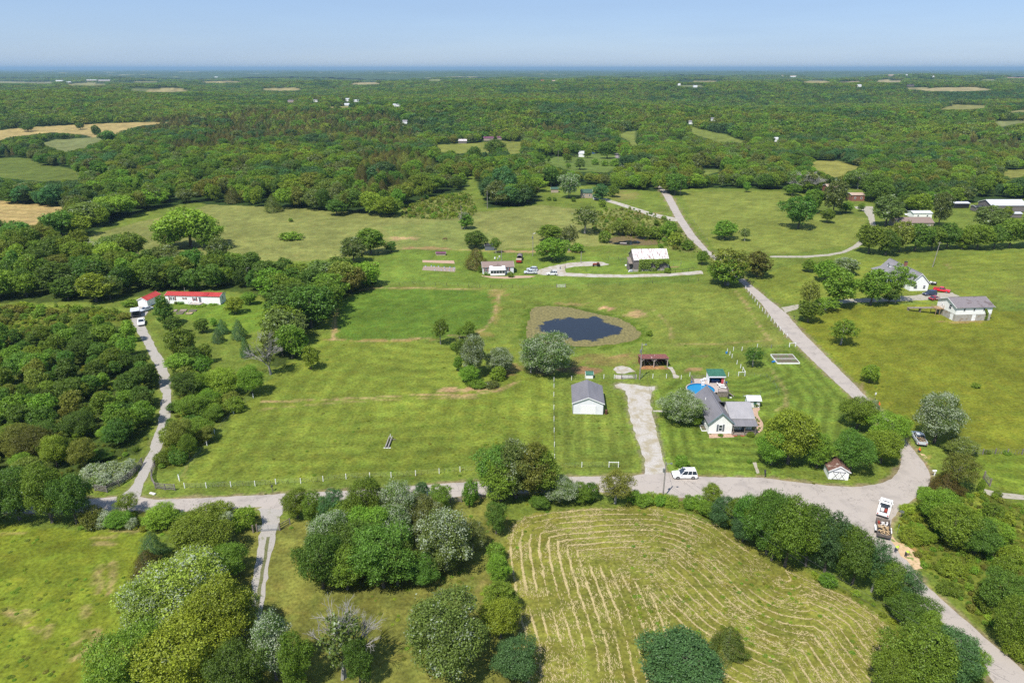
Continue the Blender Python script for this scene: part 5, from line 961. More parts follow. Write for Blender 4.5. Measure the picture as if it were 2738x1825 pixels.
# ------------------------------------------------------------------ buildings
def roof_panels(parent, x0, x1, y_e, z_e, y_r, z_r, mat, th=.07, name='roof_slope', ribs=.0, along='x', label=None):
    """one roof slope from eave line to ridge line, running along x (or y), with raised ribs"""
    mb = MB()
    def P(a, t, up): # a along, t 0 eave .. 1 ridge
        q = y_e + (y_r - y_e) * t; z = z_e + (z_r - z_e) * t + up
        return (a, q, z) if along == 'x' else (q, a, z)
    A, B = (x0, x1)
    pts = [P(A, 0, 0), P(B, 0, 0), P(B, 1, 0), P(A, 1, 0), P(A, 0, th), P(B, 0, th), P(B, 1, th), P(A, 1, th)]
    mb.hexa(pts)
    if ribs:
        a = A + ribs / 2
        while a < B:
            mb.hexa([P(a, .0, th), P(a + .05, .0, th), P(a + .05, 1, th), P(a, 1, th), P(a, .0, th + .045), P(a + .05, .0, th + .045), P(a + .05, 1, th + .045), P(a, 1, th + .045)]); a += ribs
    o = part(parent, name, mb, mat, label); return o
def gable_x(T, x0, x1, y0, y1, hw, hr, wall, roof, ov=.35, ribs=0, trim='white_trim', base=0, wall_label=None):
    """ridge along x; gables at x0 and x1"""
    ym = (y0 + y1) / 2; mb = MB(); n = 0
    mb.v = [(x0,y0,base),(x1,y0,base),(x1,y1,base),(x0,y1,base),(x0,y0,hw),(x1,y0,hw),(x1,y1,hw),(x0,y1,hw),(x0,ym,hr),(x1,ym,hr)]
    mb.f = [(0,1,5,4),(2,3,7,6),(1,2,6,9,5),(3,0,4,8,7),(3,2,1,0)]
    part(T, 'wall', mb, wall); s = (hr - hw) / (ym - y0)
    for a, b in ((y0 - ov, ym), (y1 + ov, ym)):
        roof_panels(T, x0 - ov, x1 + ov, a, hw - s * ov + .02, b, hr + .02, roof, ribs=ribs)
    mb = MB()
    for x in (x0 - ov - .03, x1 + ov):
        for a, b in ((y0 - ov, ym), (y1 + ov, ym)): mb.hexa([(x, a, hw - s * ov - .13), (x + .03, a, hw - s * ov - .13), (x + .03, b, hr - .13), (x, b, hr - .13), (x, a, hw - s * ov + .08), (x + .03, a, hw - s * ov + .08), (x + .03, b, hr + .08), (x, b, hr + .08)])
    part(T, 'fascia', mb, trim)
    part(T, 'ridge_cap', MB().box(x0 - ov, ym - .12, hr + .06, x1 + ov, ym + .12, hr + .13), roof)
def gable_y(T, x0, x1, y0, y1, hw, hr, wall, roof, ov=.35, ribs=0, trim='white_trim', hi=None):
    """ridge along y; gables at y0 and y1"""
    xm = (x0 + x1) / 2; mb = MB()
    mb.v = [(x0,y0,0),(x1,y0,0),(x1,y1,0),(x0,y1,0),(x0,y0,hw),(x1,y0,hw),(x1,y1,hw),(x0,y1,hw),(xm,y0,hr),(xm,y1,hr)]
    mb.f = [(0,1,5,8,4),(1,2,6,5),(2,3,7,9,6),(3,0,4,7),(3,2,1,0)]
    part(T, 'wall', mb, wall); s = (hr - hw) / (xm - x0)
    for a, b in ((x0 - ov, xm), (x1 + ov, xm)): roof_panels(T, y0 - ov, y1 + ov, a, hw - s * ov + .02, b, hr + .02, roof, ribs=ribs, along='y')
    mb = MB()
    for y in (y0 - ov - .03, y1 + ov):
        for a, b in ((x0 - ov, xm), (x1 + ov, xm)): mb.hexa([(a, y, hw - s * ov - .14), (a, y + .03, hw - s * ov - .14), (b, y + .03, hr - .14), (b, y, hr - .14), (a, y, hw - s * ov + .08), (a, y + .03, hw - s * ov + .08), (b, y + .03, hr + .08), (b, y, hr + .08)])
    part(T, 'fascia', mb, trim)
    part(T, 'ridge_cap', MB().box(xm - .12, y0 - ov, hr + .06, xm + .12, y1 + ov, hr + .13), roof)
def window(T, x, z, w, h, face, q, frame='white_trim', shutters=None, bars=True, out=.03):
    """window on a wall: face is -y, +y, -x or +x; q is the wall's coordinate"""
    def bx(mb, a0, z0, a1, z1, d0, d1):
        if face == '-y': mb.box(a0, q - d1, z0, a1, q - d0, z1)
        elif face == '+y': mb.box(a0, q + d0, z0, a1, q + d1, z1)
        elif face == '-x': mb.box(q - d1, a0, z0, q - d0, a1, z1)
        else: mb.box(q + d0, a0, z0, q + d1, a1, z1)
        return mb
    t = .07; mb = MB()
    for a in ((x - w/2, z, x + w/2, z + t), (x - w/2, z + h - t, x + w/2, z + h), (x - w/2, z + t, x - w/2 + t, z + h - t), (x + w/2 - t, z + t, x + w/2, z + h - t)): bx(mb, a[0], a[1], a[2], a[3], -.01, .07)
    if bars: bx(mb, x - w/2 + t, z + h/2 - .025, x + w/2 - t, z + h/2 + .025, .02, .06)
    f = part(T, 'window', mb, frame)
    part(f, 'pane', bx(MB(), x - w/2 + t, z + t, x + w/2 - t, z + h - t, 0, .02), 'glass')
    if shutters:
        for s_ in (-1, 1): part(T, 'shutter', bx(MB(), x + s_ * (w/2 + .06) - (.38 if s_ < 0 else 0), z - .05, x + s_ * (w/2 + .06) + (.38 if s_ > 0 else 0), z + h + .05, 0, .06), shutters)
def door(T, x, z, w, h, face, q, mat='white_trim', name='door', lines=0):
    def bx(a0, z0, a1, z1, d0, d1):
        mb = MB()
        if face == '-y': mb.box(a0, q - d1, z0, a1, q - d0, z1)
        elif face == '-x': mb.box(q - d1, a0, z0, q - d0, a1, z1)
        else: mb.box(q + d0, a0, z0, q + d1, a1, z1)
        return mb
    d = part(T, name, bx(x - w/2, z, x + w/2, z + h, -.01, .04), mat)
    if lines:
        for i in range(lines): part(d, 'panel', bx(x - w/2 + .05, z + .03 + i * (h - .03) / lines, x + w/2 - .05, z + (i + 1) * (h - .03) / lines - .02, .041, .06), mat)
    else: part(d, 'handle', bx(x + w/2 - .15, z + h * .46, x + w/2 - .09, z + h * .5, .041, .09), 'charcoal')
    mb = MB()
    for a in ((x - w/2 - .09, z, x - w/2 - .005, z + h + .09), (x + w/2 + .005, z, x + w/2 + .09, z + h + .09), (x - w/2 - .005, z + h + .005, x + w/2 + .005, z + h + .09)):
        m2 = bx(a[0], a[1], a[2], a[3], 0, .07); n = len(mb.v); mb.v += m2.v; mb.f += [tuple(i + n for i in f) for f in m2.f]
    part(T, 'door_frame', mb, 'white_trim')
    return d
BR = {}
# grey-roofed garage
T = thing('garage', 'white metal garage with grey ribbed gable roof and wide overhead door', 'garage', (17.7, 144.0, 0), R(-3.5))
gable_y(T, -3.55, 3.55, 0, 9.4, 2.9, 4.35, 'white_metal_wall', 'grey_metal_roof', .25, .9)
door(T, 0.05, .02, 3.4, 2.15, '-y', 0, 'white_paint', 'overhead_door', 4)
mb = MB()
for x in (-3.56, 3.46): mb.box(x, -.04, 0, x + .1, .0, 2.8)
part(T, 'corner_trim', mb, 'grey_shutter')
# white house with the porch
T = thing('house', 'white farmhouse with grey metal gable roof, side wing and shaded front porch', 'house', (45.85, 134.6, 0), R(-.6))
gable_y(T, -2.55, 2.55, 0, 13.2, 3.0, 5.35, 'white_siding', 'grey_metal_roof', .42, .6, 'blue_trim')
window(T, 0, .75, .8, 1.55, '-y', 0, shutters='grey_shutter')
window(T, 3.2, .9, .8, 1.3, '-x', -2.55); window(T, 7.5, .9, .8, 1.3, '-x', -2.55)
mb = MB(); x0, x1, y0, ym, y1 = 2.52, 7.5, 1.6, 5.7, 9.6
mb.v = [(x0,y0,0),(x1,y0,0),(x1,y1,0),(x0,y1,0),(x0,y0,3.05),(x1,y0,3.05),(x1,y1,3.05),(x0,y1,3.05),(x0,ym,5.0),(x1,ym,5.0)]
mb.f = [(0,1,5,4),(2,3,7,6),(1,2,6,9,5),(3,0,4,8,7),(3,2,1,0)]
part(T, 'wing_wall', mb, 'white_siding')
roof_panels(T, 2.3, 7.85, 1.3, 3.0, 5.7, 5.03, 'light_metal_roof', ribs=.24, name='wing_roof', label='lighter ribbed metal roof of the side wing')
roof_panels(T, 1.2, 7.85, 9.9, 3.0, 5.7, 5.03, 'grey_metal_roof', ribs=.5, name='wing_roof')
roof_panels(T, 2.62, 7.95, -.75, 2.28, 1.26, 2.86, 'grey_metal_roof', ribs=.6, name='porch_roof')
part(T, 'porch_floor', MB().box(2.56, -.6, 0, 7.7, 1.58, .28), 'weathered_wood')
for x in (2.75, 5.2, 7.6): part(T, 'porch_post', MB().box(x - .06, -.55, .28, x + .06, -.43, 2.32), 'weathered_wood')
part(T, 'porch_rail', MB().box(5.3, -.52, 1.0, 7.5, -.46, 1.08).box(5.3, -.52, .45, 7.5, -.46, .5), 'weathered_wood')
window(T, 3.3, 1.1, .8, 1.1, '-y', 1.58); window(T, 4.5, 1.1, .6, 1.1, '-y', 1.58); door(T, 5.6, .3, .9, 2.0, '-y', 1.58, 'grey_shutter')
window(T, 5.7, 1.1, .8, 1.2, '+x', 7.5)
part(T, 'vent_pipe', MB().tube((-1.4, 8.6, 4.1), (-1.4, 8.6, 4.65), .09), 'plastic_white'); part(T, 'vent_pipe', MB().tube((-1.6, 4.1, 3.9), (-1.6, 4.1, 4.35), .07), 'charcoal')
part(T, 'foundation', MB().box(-2.6, -.05, -.1, 2.6, 13.2, .14), 'block')
for x, n_ in ((3.15, 'red flower box at the west end of the porch'), (4.75, 'red flower box at the middle of the porch')):
    q = T.matrix_basis @ Vector((x, -.85, 0)); o = thing('planter_box', n_, 'planter', q)
    part(o, 'box', MB().box(-.4, -.12, 0, .4, .12, .2), 'curtain_red'); part(o, 'flowers', MB().box(-.36, -.1, .2, .36, .1, .3), 'tilled_soil')
# little white garden shed
T = thing('garden_shed', 'small white garden shed with pale metal roof behind the house', 'shed', (57.5, 147.4, 0), R(-2))
gable_x(T, -1.45, 1.35, 0, 2.4, 1.9, 2.5, 'grey_white_siding', 'pale_metal_roof', .3, .5); window(T, .2, .8, .7, .75, '-y', 0, frame='green_paint')
# little brown-roofed shed by the road
p = atk('D', 508, 205); T = thing('roadside_shed', 'tiny white shed with brown shingle roof and cross-braced double doors', 'shed', (p.x, p.y, 0), R(-8))
gable_y(T, -1.85, 1.85, 0, 3.4, 2.0, 3.1, 'white_paint', 'rust_shingle', .25)
for s_ in (-1, 1):
    d = door(T, s_ * .62, .05, 1.2, 1.75, '-y', 0, 'white_paint')
    mb = MB(); a, b = s_ * .62 - .56, s_ * .62 + .56
    mb.beam((a, -.07, .1), (b, -.07, 1.72), .07, .03).beam((b, -.1, .1), (a, -.1, 1.72), .07, .03).beam((a, -.085, .1), (b, -.085, .1), .07, .03).beam((a, -.085, 1.74), (b, -.085, 1.74), .07, .03)
    part(d, 'brace', mb, 'charcoal')
# pool, deck, hot tub shelter
PX, PY, PR = 46.7, 154.9, 3.55
T = thing('swimming_pool', 'round above-ground pool of bright blue water behind the house', 'pool', (PX, PY, 0))
mb = MB(); n = 20
ro = [(math.cos(2*math.pi*i/n), math.sin(2*math.pi*i/n)) for i in range(n)]
b = len(mb.v)
for r_, z in ((PR, 0), (PR, 1.25), (PR - .06, 1.25), (PR - .06, .8)): mb.v += [(x * r_, y * r_, z) for x, y in ro]
for k in range(3):
    for i in range(n): j = (i + 1) % n; mb.f.append((k*n+i, k*n+j, (k+1)*n+j, (k+1)*n+i))
part(T, 'pool_wall', mb, 'grey_white_siding')
mb = MB()
for r_, z in ((PR + .12, 1.26), (PR + .12, 1.32), (PR - .16, 1.32), (PR - .16, 1.26)): mb.v += [(x * r_, y * r_, z) for x, y in ro]
for k in range(4):
    for i in range(n): j = (i + 1) % n; mb.f.append((k*n+i, k*n+j, ((k+1)%4)*n+j, ((k+1)%4)*n+i))
part(T, 'pool_rim', mb, 'deck_wood')
mb = MB()
for r_, z in ((PR - .07, 1.255), (PR - .09, 1.0)): mb.v += [(x * r_, y * r_, z) for x, y in ro]
for i in range(n): j = (i + 1) % n; mb.f.append((i, n+i, n+j, j))
part(T, 'pool_liner', mb, 'plastic_blue')
mb = MB(); mb.v = [(x * (PR - .09), y * (PR - .09), 1.02) for x, y in ro]; mb.f = [tuple(range(n))]; part(T, 'water', mb, 'pool_water')
mb = MB()
for s_ in (-.3, .3): mb.tube((1.2 + s_, 2.4, .7), (1.2 + s_, 2.9, 2.2), .05).tube((1.2 + s_, 3.6, 1.3), (1.2 + s_, 2.9, 2.2), .05)
for k in range(4): mb.box(.9, 2.35 + .12 * k, .8 + .33 * k, 1.5, 2.6 + .12 * k, .86 + .33 * k)
part(T, 'pool_ladder', mb, 'plastic_white')
T = thing('pool_deck', 'raised pale wooden deck wrapped round the pool with railings and steps', 'deck', (0, 0, 0))
DZ = 1.22
def arc(a0, a1, k=8): return [(PX + (PR + .0) * math.cos(a0 + (a1 - a0) * i / k), PY + (PR + .0) * math.sin(a0 + (a1 - a0) * i / k)) for i in range(k + 1)]
OUT = [(45.8, 161.2), (45.6, 158.3)] + arc(R(104), R(-34), 12)[0:] + [(53.0, 153.0), (53.7, 161.0)]
def plankrows():
    y = 152.6; 
    while y < 161.2:
        x0 = 45.75; x1 = 53.0 + (y - 153) * .085
        if y < 153.0: y += .3; continue
        yy = y + .14
        if abs(yy - PY) < PR:
            xi = PX + math.sqrt(PR ** 2 - (yy - PY) ** 2); 
            if yy > PY: xr = [(xi, x1)]; xl = PX - math.sqrt(PR ** 2 - (yy - PY) ** 2)
            else: xr = [(xi, x1)]
        else: xr = [(x0, x1)]
        if yy > PY + PR - 1.2 and abs(yy - PY) < PR:
            xl = PX - math.sqrt(PR ** 2 - (yy - PY) ** 2)
            if xl > x0: xr.append((x0, xl))
        for a, b in xr: yield a, b, y
        y += .3
me_cache = {}
for a, b, y in plankrows():
    o = part(T, 'plank', MB().box(a, y, DZ - .05, b, y + .275, DZ), 'deck_wood')
mb = MB()
for x, y in ((45.8, 161), (53.5, 160.8), (53.0, 153.2), (50.4, 153.2), (51.8, 157), (53.3, 157), (49.5, 161)): mb.box(x - .07, y - .07, 0, x + .07, y + .07, DZ - .05)
part(T, 'support_post', mb, 'weathered_wood')
part(T, 'skirt', MB().box(50.2, 152.98, .05, 53.0, 153.02, DZ - .06), 'weathered_wood')
def railing(T, pts, z, mat, gap=.16, h=.9):
    for a, b in zip(pts[:-1], pts[1:]):
        A, B = Vector((*a, z)), Vector((*b, z)); L = (B - A).length; mb = MB()
        mb.beam(A + Vector((0, 0, h)), B + Vector((0, 0, h)), .09, .05).beam(A + Vector((0, 0, .1)), B + Vector((0, 0, .1)), .05, .05)
        k = int(L / gap)
        for i in range(1, k): q = A.lerp(B, i / k); mb.box(q.x - .018, q.y - .018, q.z + .1, q.x + .018, q.y + .018, q.z + h)
        part(T, 'railing', mb, mat)
    for a in pts: part(T, 'rail_post', MB().box(a[0] - .05, a[1] - .05, z, a[0] + .05, a[1] + .05, z + h + .1), mat)
railing(T, [(45.8, 158.6), (45.8, 161.1), (49.2, 161.1)], DZ, 'weathered_wood'); railing(T, [(53.65, 160.6), (53.3, 157), (53.0, 153.1), (50.5, 153.1)], DZ, 'weathered_wood')
mb = MB()
for i in range(5): mb.box(53.15 + i * .28, 153.2, DZ - .25 * (i + 1), 53.45 + i * .28, 154.2, DZ - .25 * (i + 1) + .05)
mb.beam((53.1, 153.2, DZ + .8), (54.5, 153.2, .85), .06).beam((54.5, 153.2, 0), (54.5, 153.2, .85), .06); part(T, 'steps', mb, 'weathered_wood')
T = thing('hot_tub_shelter', 'hot tub shelter with green roof and red curtain at the deck corner', 'gazebo', (49.4, 158.0, DZ))
for x, y in ((.1, .1), (3.9, .1), (3.9, 2.6), (.1, 2.6)): part(T, 'post', MB().box(x - .06, y - .06, 0, x + .06, y + .06, 2.2 if y < 1 else 2.45), 'white_paint')
roof_panels(T, -.15, 4.2, -.25, 2.15, 3.0, 2.75, 'green_roof', ribs=.35); part(T, 'fascia', MB().box(-.12, -.29, 1.85, 4.17, -.26, 2.2), 'grey_white_siding')
part(T, 'back_wall', MB().box(.16, 2.55, 0, 3.84, 2.62, 2.3), 'tub_blue'); part(T, 'curtain', MB().box(3.2, .02, .1, 3.8, .08, 1.9), 'curtain_red'); part(T, 'side_wall', MB().box(.0, .1, 0, .05, 2.5, 2.1), 'white_paint')
part(T, 'side_wall', MB().box(3.9, .2, 0, 3.95, 2.5, 2.1), 'curtain_red')
T = thing('hot_tub', 'dark blue covered hot tub inside the green-roofed shelter', 'hot tub', (51.3, 159.4, DZ)); part(T, 'shell', MB().box(-1, -.85, 0, 1, .85, .72), 'tub_blue', bevel=.08); part(T, 'cover', MB().box(-1.04, -.89, .73, 1.04, .89, .84), 'plastic_blue', bevel=.04)
def lounger(loc, rz, label):
    T = thing('sun_lounger', label, 'lounger', loc, rz, 'white loungers on the pool deck')
    part(T, 'seat', MB().box(-.3, -.95, .28, .3, .35, .34), 'plastic_white'); part(T, 'backrest', MB().hexa([(-.3,.37,.30),(.3,.37,.30),(.3,.42,.30),(-.3,.42,.30),(-.3,.9,.78),(.3,.9,.78),(.3,.95,.74),(-.3,.95,.74)]), 'plastic_white')
    for x in (-.26, .26):
        for y in (-.8, .3): part(T, 'leg', MB().box(x - .025, y - .025, 0, x + .025, y + .025, .28), 'plastic_white')
lounger((52.1, 156.9, DZ), R(70), 'white sun lounger nearer the green-roofed shelter on the deck'); lounger((52.2, 155.6, DZ), R(70), 'white sun lounger nearer the deck steps')
def patio_chair(loc, rz, label):
    T = thing('patio_chair', label, 'chair', loc, rz, 'white chairs on the pool deck')
    part(T, 'seat', MB().box(-.28, -.28, .38, .28, .28, .44), 'plastic_white'); part(T, 'backrest', MB().box(-.28, .24, .45, .28, .3, 1.0), 'plastic_white')
    for x in (-.25, .25):
        for y in (-.25, .25): part(T, 'leg', MB().box(x - .03, y - .03, 0, x + .03, y + .03, .38), 'plastic_white')
        part(T, 'armrest', MB().box(x - .04, -.25, .6, x + .04, .24, .64), 'plastic_white')
patio_chair((48.0, 159.3, DZ), R(200), 'white patio chair at the west edge of the upper deck'); patio_chair((48.9, 159.9, DZ), R(170), 'white patio chair next to the shelter post')
def drum(name, loc, label, mat, r=.3, h=.85, lying=0, cat='barrel'):
    T = thing(name, label, cat, loc, lying)
    if lying: part(T, 'body', MB().tube((-h/2, 0, r), (h/2, 0, r), r, r, 12), mat)
    else: part(T, 'body', MB().tube((0, 0, 0), (0, 0, h), r * .92, r, 12), mat); part(T, 'lid', MB().tube((0, 0, h + .003), (0, 0, h + .06), r * 1.05, r * .9, 12), mat)
p = atk('a', 985, 255); drum('barrel', (54.3, 159.6, 0), 'blue plastic barrel behind the hot tub shelter', 'plastic_blue', .35, 1.0)
p = atk('a', 355, 400); drum('barrel', p, 'small blue drum at the northwest deck corner', 'plastic_blue', .25, .8)
p = atk('G', 577, 1062); drum('bin', p, 'dark brown wheelie bin beside the grey-roofed garage', 'brown_plastic', .32, 1.05, cat='bin')
p = atk('G', 1417, 640); drum('barrel', p, 'blue drum by the white corner fence post in the paddock', 'plastic_blue', .28, .5)
p = atk('H', 78, 702); drum('barrel', p, 'blue drum lying beside the white-framed raised beds', 'plastic_blue', .25, .9, R(20))
p = atk('a', 1050, 670); T = thing('pool_pump', 'pool pump and filter beside the deck steps', 'pump', p); part(T, 'tank', MB().tube((0, 0, 0), (0, 0, .7), .25, .22, 10), 'charcoal'); part(T, 'motor', MB().tube((.3, 0, .15), (.8, 0, .15), .13, .13, 8), 'white_paint')
# rusty open shed
T = thing('open_shed', 'rust-roofed open-front pole shed with two dark bays', 'shed', (34.8, 171.2, 0), R(1.5))
W_, D_ = 7.2, 4.0
for i in range(9): roof_panels(T, -.3 + i * .867, -.3 + (i + 1) * .867 - .03, -.35, 2.62 + (i % 2) * .012, D_ + .2, 2.05 + (i % 2) * .012, 'rust_roof', th=.03, name='roof_panel')
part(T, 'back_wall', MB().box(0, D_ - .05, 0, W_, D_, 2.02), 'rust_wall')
for i in range(5): part(T, 'side_board', MB().hexa([(-.03, i * .8, .05), (0, i * .8, .05), (0, i * .8 + .76, .05), (-.03, i * .8 + .76, .05), (-.03, i * .8, 2.5 - i * .1), (0, i * .8, 2.5 - i * .1), (0, i * .8 + .76, 2.4 - i * .1), (-.03, i * .8 + .76, 2.4 - i * .1)]), 'rust_wall')
part(T, 'side_wall', MB().box(W_, .3, 0, W_ + .03, D_, 2.0), 'barn_board')
for x in (.06, 3.45, 7.1): part(T, 'post', MB().box(x - .1, -.1, 0, x + .1, .1, 2.5), 'deck_wood')
part(T, 'header', MB().box(-.1, -.14, 2.38, 7.3, -.11, 2.6), 'deck_wood')
mb = MB()
for a, b in (((.1, 1.9), (.9, 2.45)), ((3.4, 1.75), (2.7, 2.45)), ((3.5, 1.75), (4.2, 2.45)), ((7.05, 1.9), (6.3, 2.45))): mb.beam((a[0], -.16, a[1]), (b[0], -.16, b[1]), .12, .05)
part(T, 'brace', mb, 'deck_wood')
for x0, x1 in ((.5, .7), (.9, 1.05), (1.3, 3.0), (2.6, 4.6), (3.4, 4.9)): part(T, 'leaning_pole', MB().tube((x1, .6, .02), (x0, .5, 2.2), .045), 'galv')
# vine-covered barn
T = thing('barn', 'weathered board barn with rusty white metal roof and vines over the front', 'barn', (48.3, 265.6, 0), R(4.5))
W_, D_ = 13.6, 9.2
mb = MB(); mb.v = [(0,0,.9),(W_,0,.9),(W_,D_,.9),(0,D_,.9),(0,0,4.9),(W_,0,4.9),(W_,D_,4.9),(0,D_,4.9),(0,D_/2,7.9),(W_,D_/2,7.9)]; mb.f = [(0,1,5,4),(2,3,7,6),(1,2,6,9,5),(3,0,4,8,7)]
part(T, 'wall', mb, 'barn_board'); part(T, 'foundation', MB().box(-.06, -.06, 0, W_ + .06, D_, .92), 'block')
for i in range(34):
    x = i * .4; part(T, 'plank', MB().box(x + .015, -.045 - .012 * (i % 3), .95, x + .385, -.005, 4.86), 'barn_board')
for i in range(21):
    x = -.35 + i * .682
    roof_panels(T, x, x + .65, -.4, 4.66 + (i % 2) * .02, D_ / 4 - .05, 6.30 + (i % 2) * .02, 'rust_white_roof', th=.03, name='roof_panel'); roof_panels(T, x, x + .65, D_ / 4 - .2, 6.28 + (i % 2) * .02, D_ / 2, 7.98 + (i % 2) * .02, 'rust_white_roof', th=.03, name='roof_panel')
roof_panels(T, -.35, W_ + .3, D_ + .4, 4.66, D_ / 2, 7.95, 'rust_white_roof', name='roof_slope')
roof_panels(T, -1.9, -.4, .8, 3.0, 5.2, 4.6, 'weathered_wood', name='lean_to_roof'); part(T, 'lean_to', MB().box(-1.7, 2.6, 0, -.02, 5.0, 2.95), 'barn_board'); part(T, 'silage_chute', MB().box(W_ + .02, 1.0, 1.0, W_ + .75, 1.8, 3.4), 'white_paint')
r = np.random.default_rng(5); n = 2600; x = r.random(n) * (W_ - 1.6) + 1.9; top = 4.9; low = 1.0 + 3.2 * np.clip(np.abs(np.sin(x * .62 + .5)) ** .6 - .12 + (r.random(n) - .5) * .25, 0, 1) * (x > 6.5) * 1.0
z = low + (top - low) * r.random(n) ** .8 + .1; z = np.where(r.random(n) < .12, r.random(n) * 1.4 * (np.sin(x) > .2) + .1, z); y = -.12 - r.random(n) * .8 * (1 - np.abs(z - 3.6) / 5)
me = finish_leaves('vine', np.stack([x, y, z], 1), np.stack([r.normal(size=n) * .4, -np.ones(n), .7 + r.normal(size=n) * .3], 1) / 1.3, .26, seed=5); v = link('vine', me, T); v.color = (*COL['mid'][:3], .02)
# house with sun porch
T = thing('house', 'low white house with brown roof and glazed white sun porch', 'house', (-11.5, 262.0, 0), R(5))
gable_x(T, 0, 12.2, 0, 6.6, 2.75, 4.1, 'grey_white_siding', 'brown_shingle', .25)
window(T, 1.35, 1.0, .9, 1.4, '-y', 0, shutters='red_shutter'); window(T, 9.9, 1.0, .9, 1.4, '-y', 0, shutters='red_shutter')
part(T, 'sun_porch', MB().box(2.9, -2.9, .25, 8.6, -.02, .95).box(2.9, -2.9, 2.1, 8.6, -.02, 2.25), 'white_siding'); part(T, 'porch_base', MB().box(2.95, -2.85, 0, 8.55, -.02, .25), 'block')
for i in range(6): part(T, 'mullion', MB().box(2.9 + i * 1.12, -2.92, .95, 3.0 + i * 1.12, -2.82, 2.1), 'white_trim')
for i in range(5): part(T, 'pane', MB().box(3.01 + i * 1.12, -2.88, .96, 4.01 + i * 1.12, -2.85, 2.09), 'glass')
roof_panels(T, 2.7, 8.8, -3.15, 2.28, .3, 3.1, 'white_metal_wall', name='porch_roof')
mb = MB(); mb.v = [(2.9, -.3, 2.75), (8.6, -.3, 2.75), (5.75, -.3, 3.75), (5.75, 2.6, 3.8), (2.9, .6, 2.78), (8.6, .6, 2.78)]; mb.f = [(0, 1, 2), (0, 2, 3, 4), (1, 5, 3, 2)]; part(T, 'porch_gable', mb, 'brown_shingle')
part(T, 'steps', MB().box(8.65, -2.2, 0, 9.4, -1.2, .3), 'weathered_wood')
# brown barrel-roofed wagon shed and the camper behind that house
p = atk('m', 915, 400); T = thing('arched_shed', 'brown arched shed open at the front behind the sun porch house', 'shed', p, R(-4))
mb = MB(); k = 8
for y in (0, 4.6):
    for i in range(k + 1): a = math.pi * i / k; mb.v.append((1.15 * math.cos(a), y, 1.3 + 1.0 * math.sin(a)))
for i in range(k): mb.f.append((i, i + 1, k + 2 + i, k + 1 + i))
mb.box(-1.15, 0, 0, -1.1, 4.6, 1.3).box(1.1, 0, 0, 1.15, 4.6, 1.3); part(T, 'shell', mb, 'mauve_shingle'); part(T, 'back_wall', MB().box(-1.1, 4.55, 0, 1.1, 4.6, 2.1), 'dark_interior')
p = atk('m', 900, 455); T = thing('camper', 'small cream and red camper parked beside the sun porch house', 'camper', p, R(-4)); part(T, 'body', MB().box(-1.1, 0, .4, 1.1, 2.2, 1.3), 'dark_red_metal', bevel=.1); part(T, 'roof', MB().box(-1.15, -.05, 1.31, 1.15, 2.25, 1.7), 'tan_wall', bevel=.15)
for x in (-1.12, 1.12): part(T, 'wheel', MB().tube((x - .06, 1.1, .3), (x + .06, 1.1, .3), .3, .3, 10), 'rubber')
p = atk('m', 60, 190); T = thing('lean_shed', 'dark grey shed half hidden behind the evergreen by the sun porch house', 'shed', (p.x + 1.5, p.y + 2, 0), R(3)); gable_x(T, 0, 4.2, 0, 3, 2.2, 2.9, 'grey_shutter', 'charcoal', .2)
for nm, x, y, mt, lb in (('gas_tank', 365, 350, 'plastic_white', 'small white round tank on the lawn behind the sun porch house'), ('gas_tank', 465, 320, 'pale_metal_roof', 'upright pale bucket-like tank near the pole on the back lawn'), ('gas_tank', 435, 372, 'galv', 'grey round tank beside the pale upright one')):
    drum(nm, atk('m', x, y), lb, mt, .35, .6, cat='tank')
p = atk('J', 1365, 1462); T = thing('hen_house', 'tiny purple-roofed hen house in the mown orchard', 'shed', p, R(2)); gable_x(T, -2.0, 2.0, 0, 1.8, .9, 1.35, 'tan_wall', 'purple_roof', .2)
# mobile home and its garage
T = thing('mobile_home', 'long white mobile home with red metal roof and burgundy shutters', 'house', (-118.6, 225.7, 0), R(-4.2))
gable_x(T, 0, 19.2, 0, 4.3, 2.95, 3.6, 'white_siding', 'red_metal_roof', .22, .6)
part(T, 'roof_patch', MB().hexa([(13.2,-.2,2.99),(14.9,-.2,2.99),(14.9,1.7,3.60),(13.2,1.7,3.60),(13.2,-.2,3.10),(14.9,-.2,3.10),(14.9,1.7,3.68),(13.2,1.7,3.68)]), 'dark_red_metal', 'darker red patch of roof')
window(T, 2.0, 1.3, .7, 1.2, '-y', 0); window(T, 2.9, 1.3, .7, 1.2, '-y', 0); window(T, 6.8, 1.7, .6, .6, '-y', 0, shutters='red_shutter'); window(T, 10.4, 1.2, .8, 1.2, '-y', 0, shutters='red_shutter'); door(T, 12.2, .75, .8, 1.8, '-y', 0, 'grey_shutter')
for x in (1.35, 3.55): part(T, 'shutter', MB().box(x - .18, -.06, 1.2, x + .18, -.005, 2.6), 'red_shutter')
window(T, 2.0, 1.3, .8, 1.1, '+x', 19.2)
part(T, 'porch_deck', MB().box(9.0, -2.2, .55, 13.2, -.03, .65), 'deck_wood'); railing(T, [(9.0, -.3), (9.0, -2.15), (13.1, -2.15)], .65, 'white_paint', .3); part(T, 'steps', MB().box(13.3, -2.0, 0, 13.9, -1.0, .2).box(13.2, -2.0, .2, 13.6, -1.0, .42), 'deck_wood')
T = thing('garage', 'small white garage with red metal gable roof at the drive head', 'garage', (-124.8, 222.2, 0), R(-10))
gable_y(T, -1.75, 1.75, 0, 7.2, 2.35, 3.2, 'white_siding', 'red_metal_roof', .22, .6); door(T, .0, .02, 2.3, 1.85, '-y', 0, 'white_paint', 'overhead_door', 3)
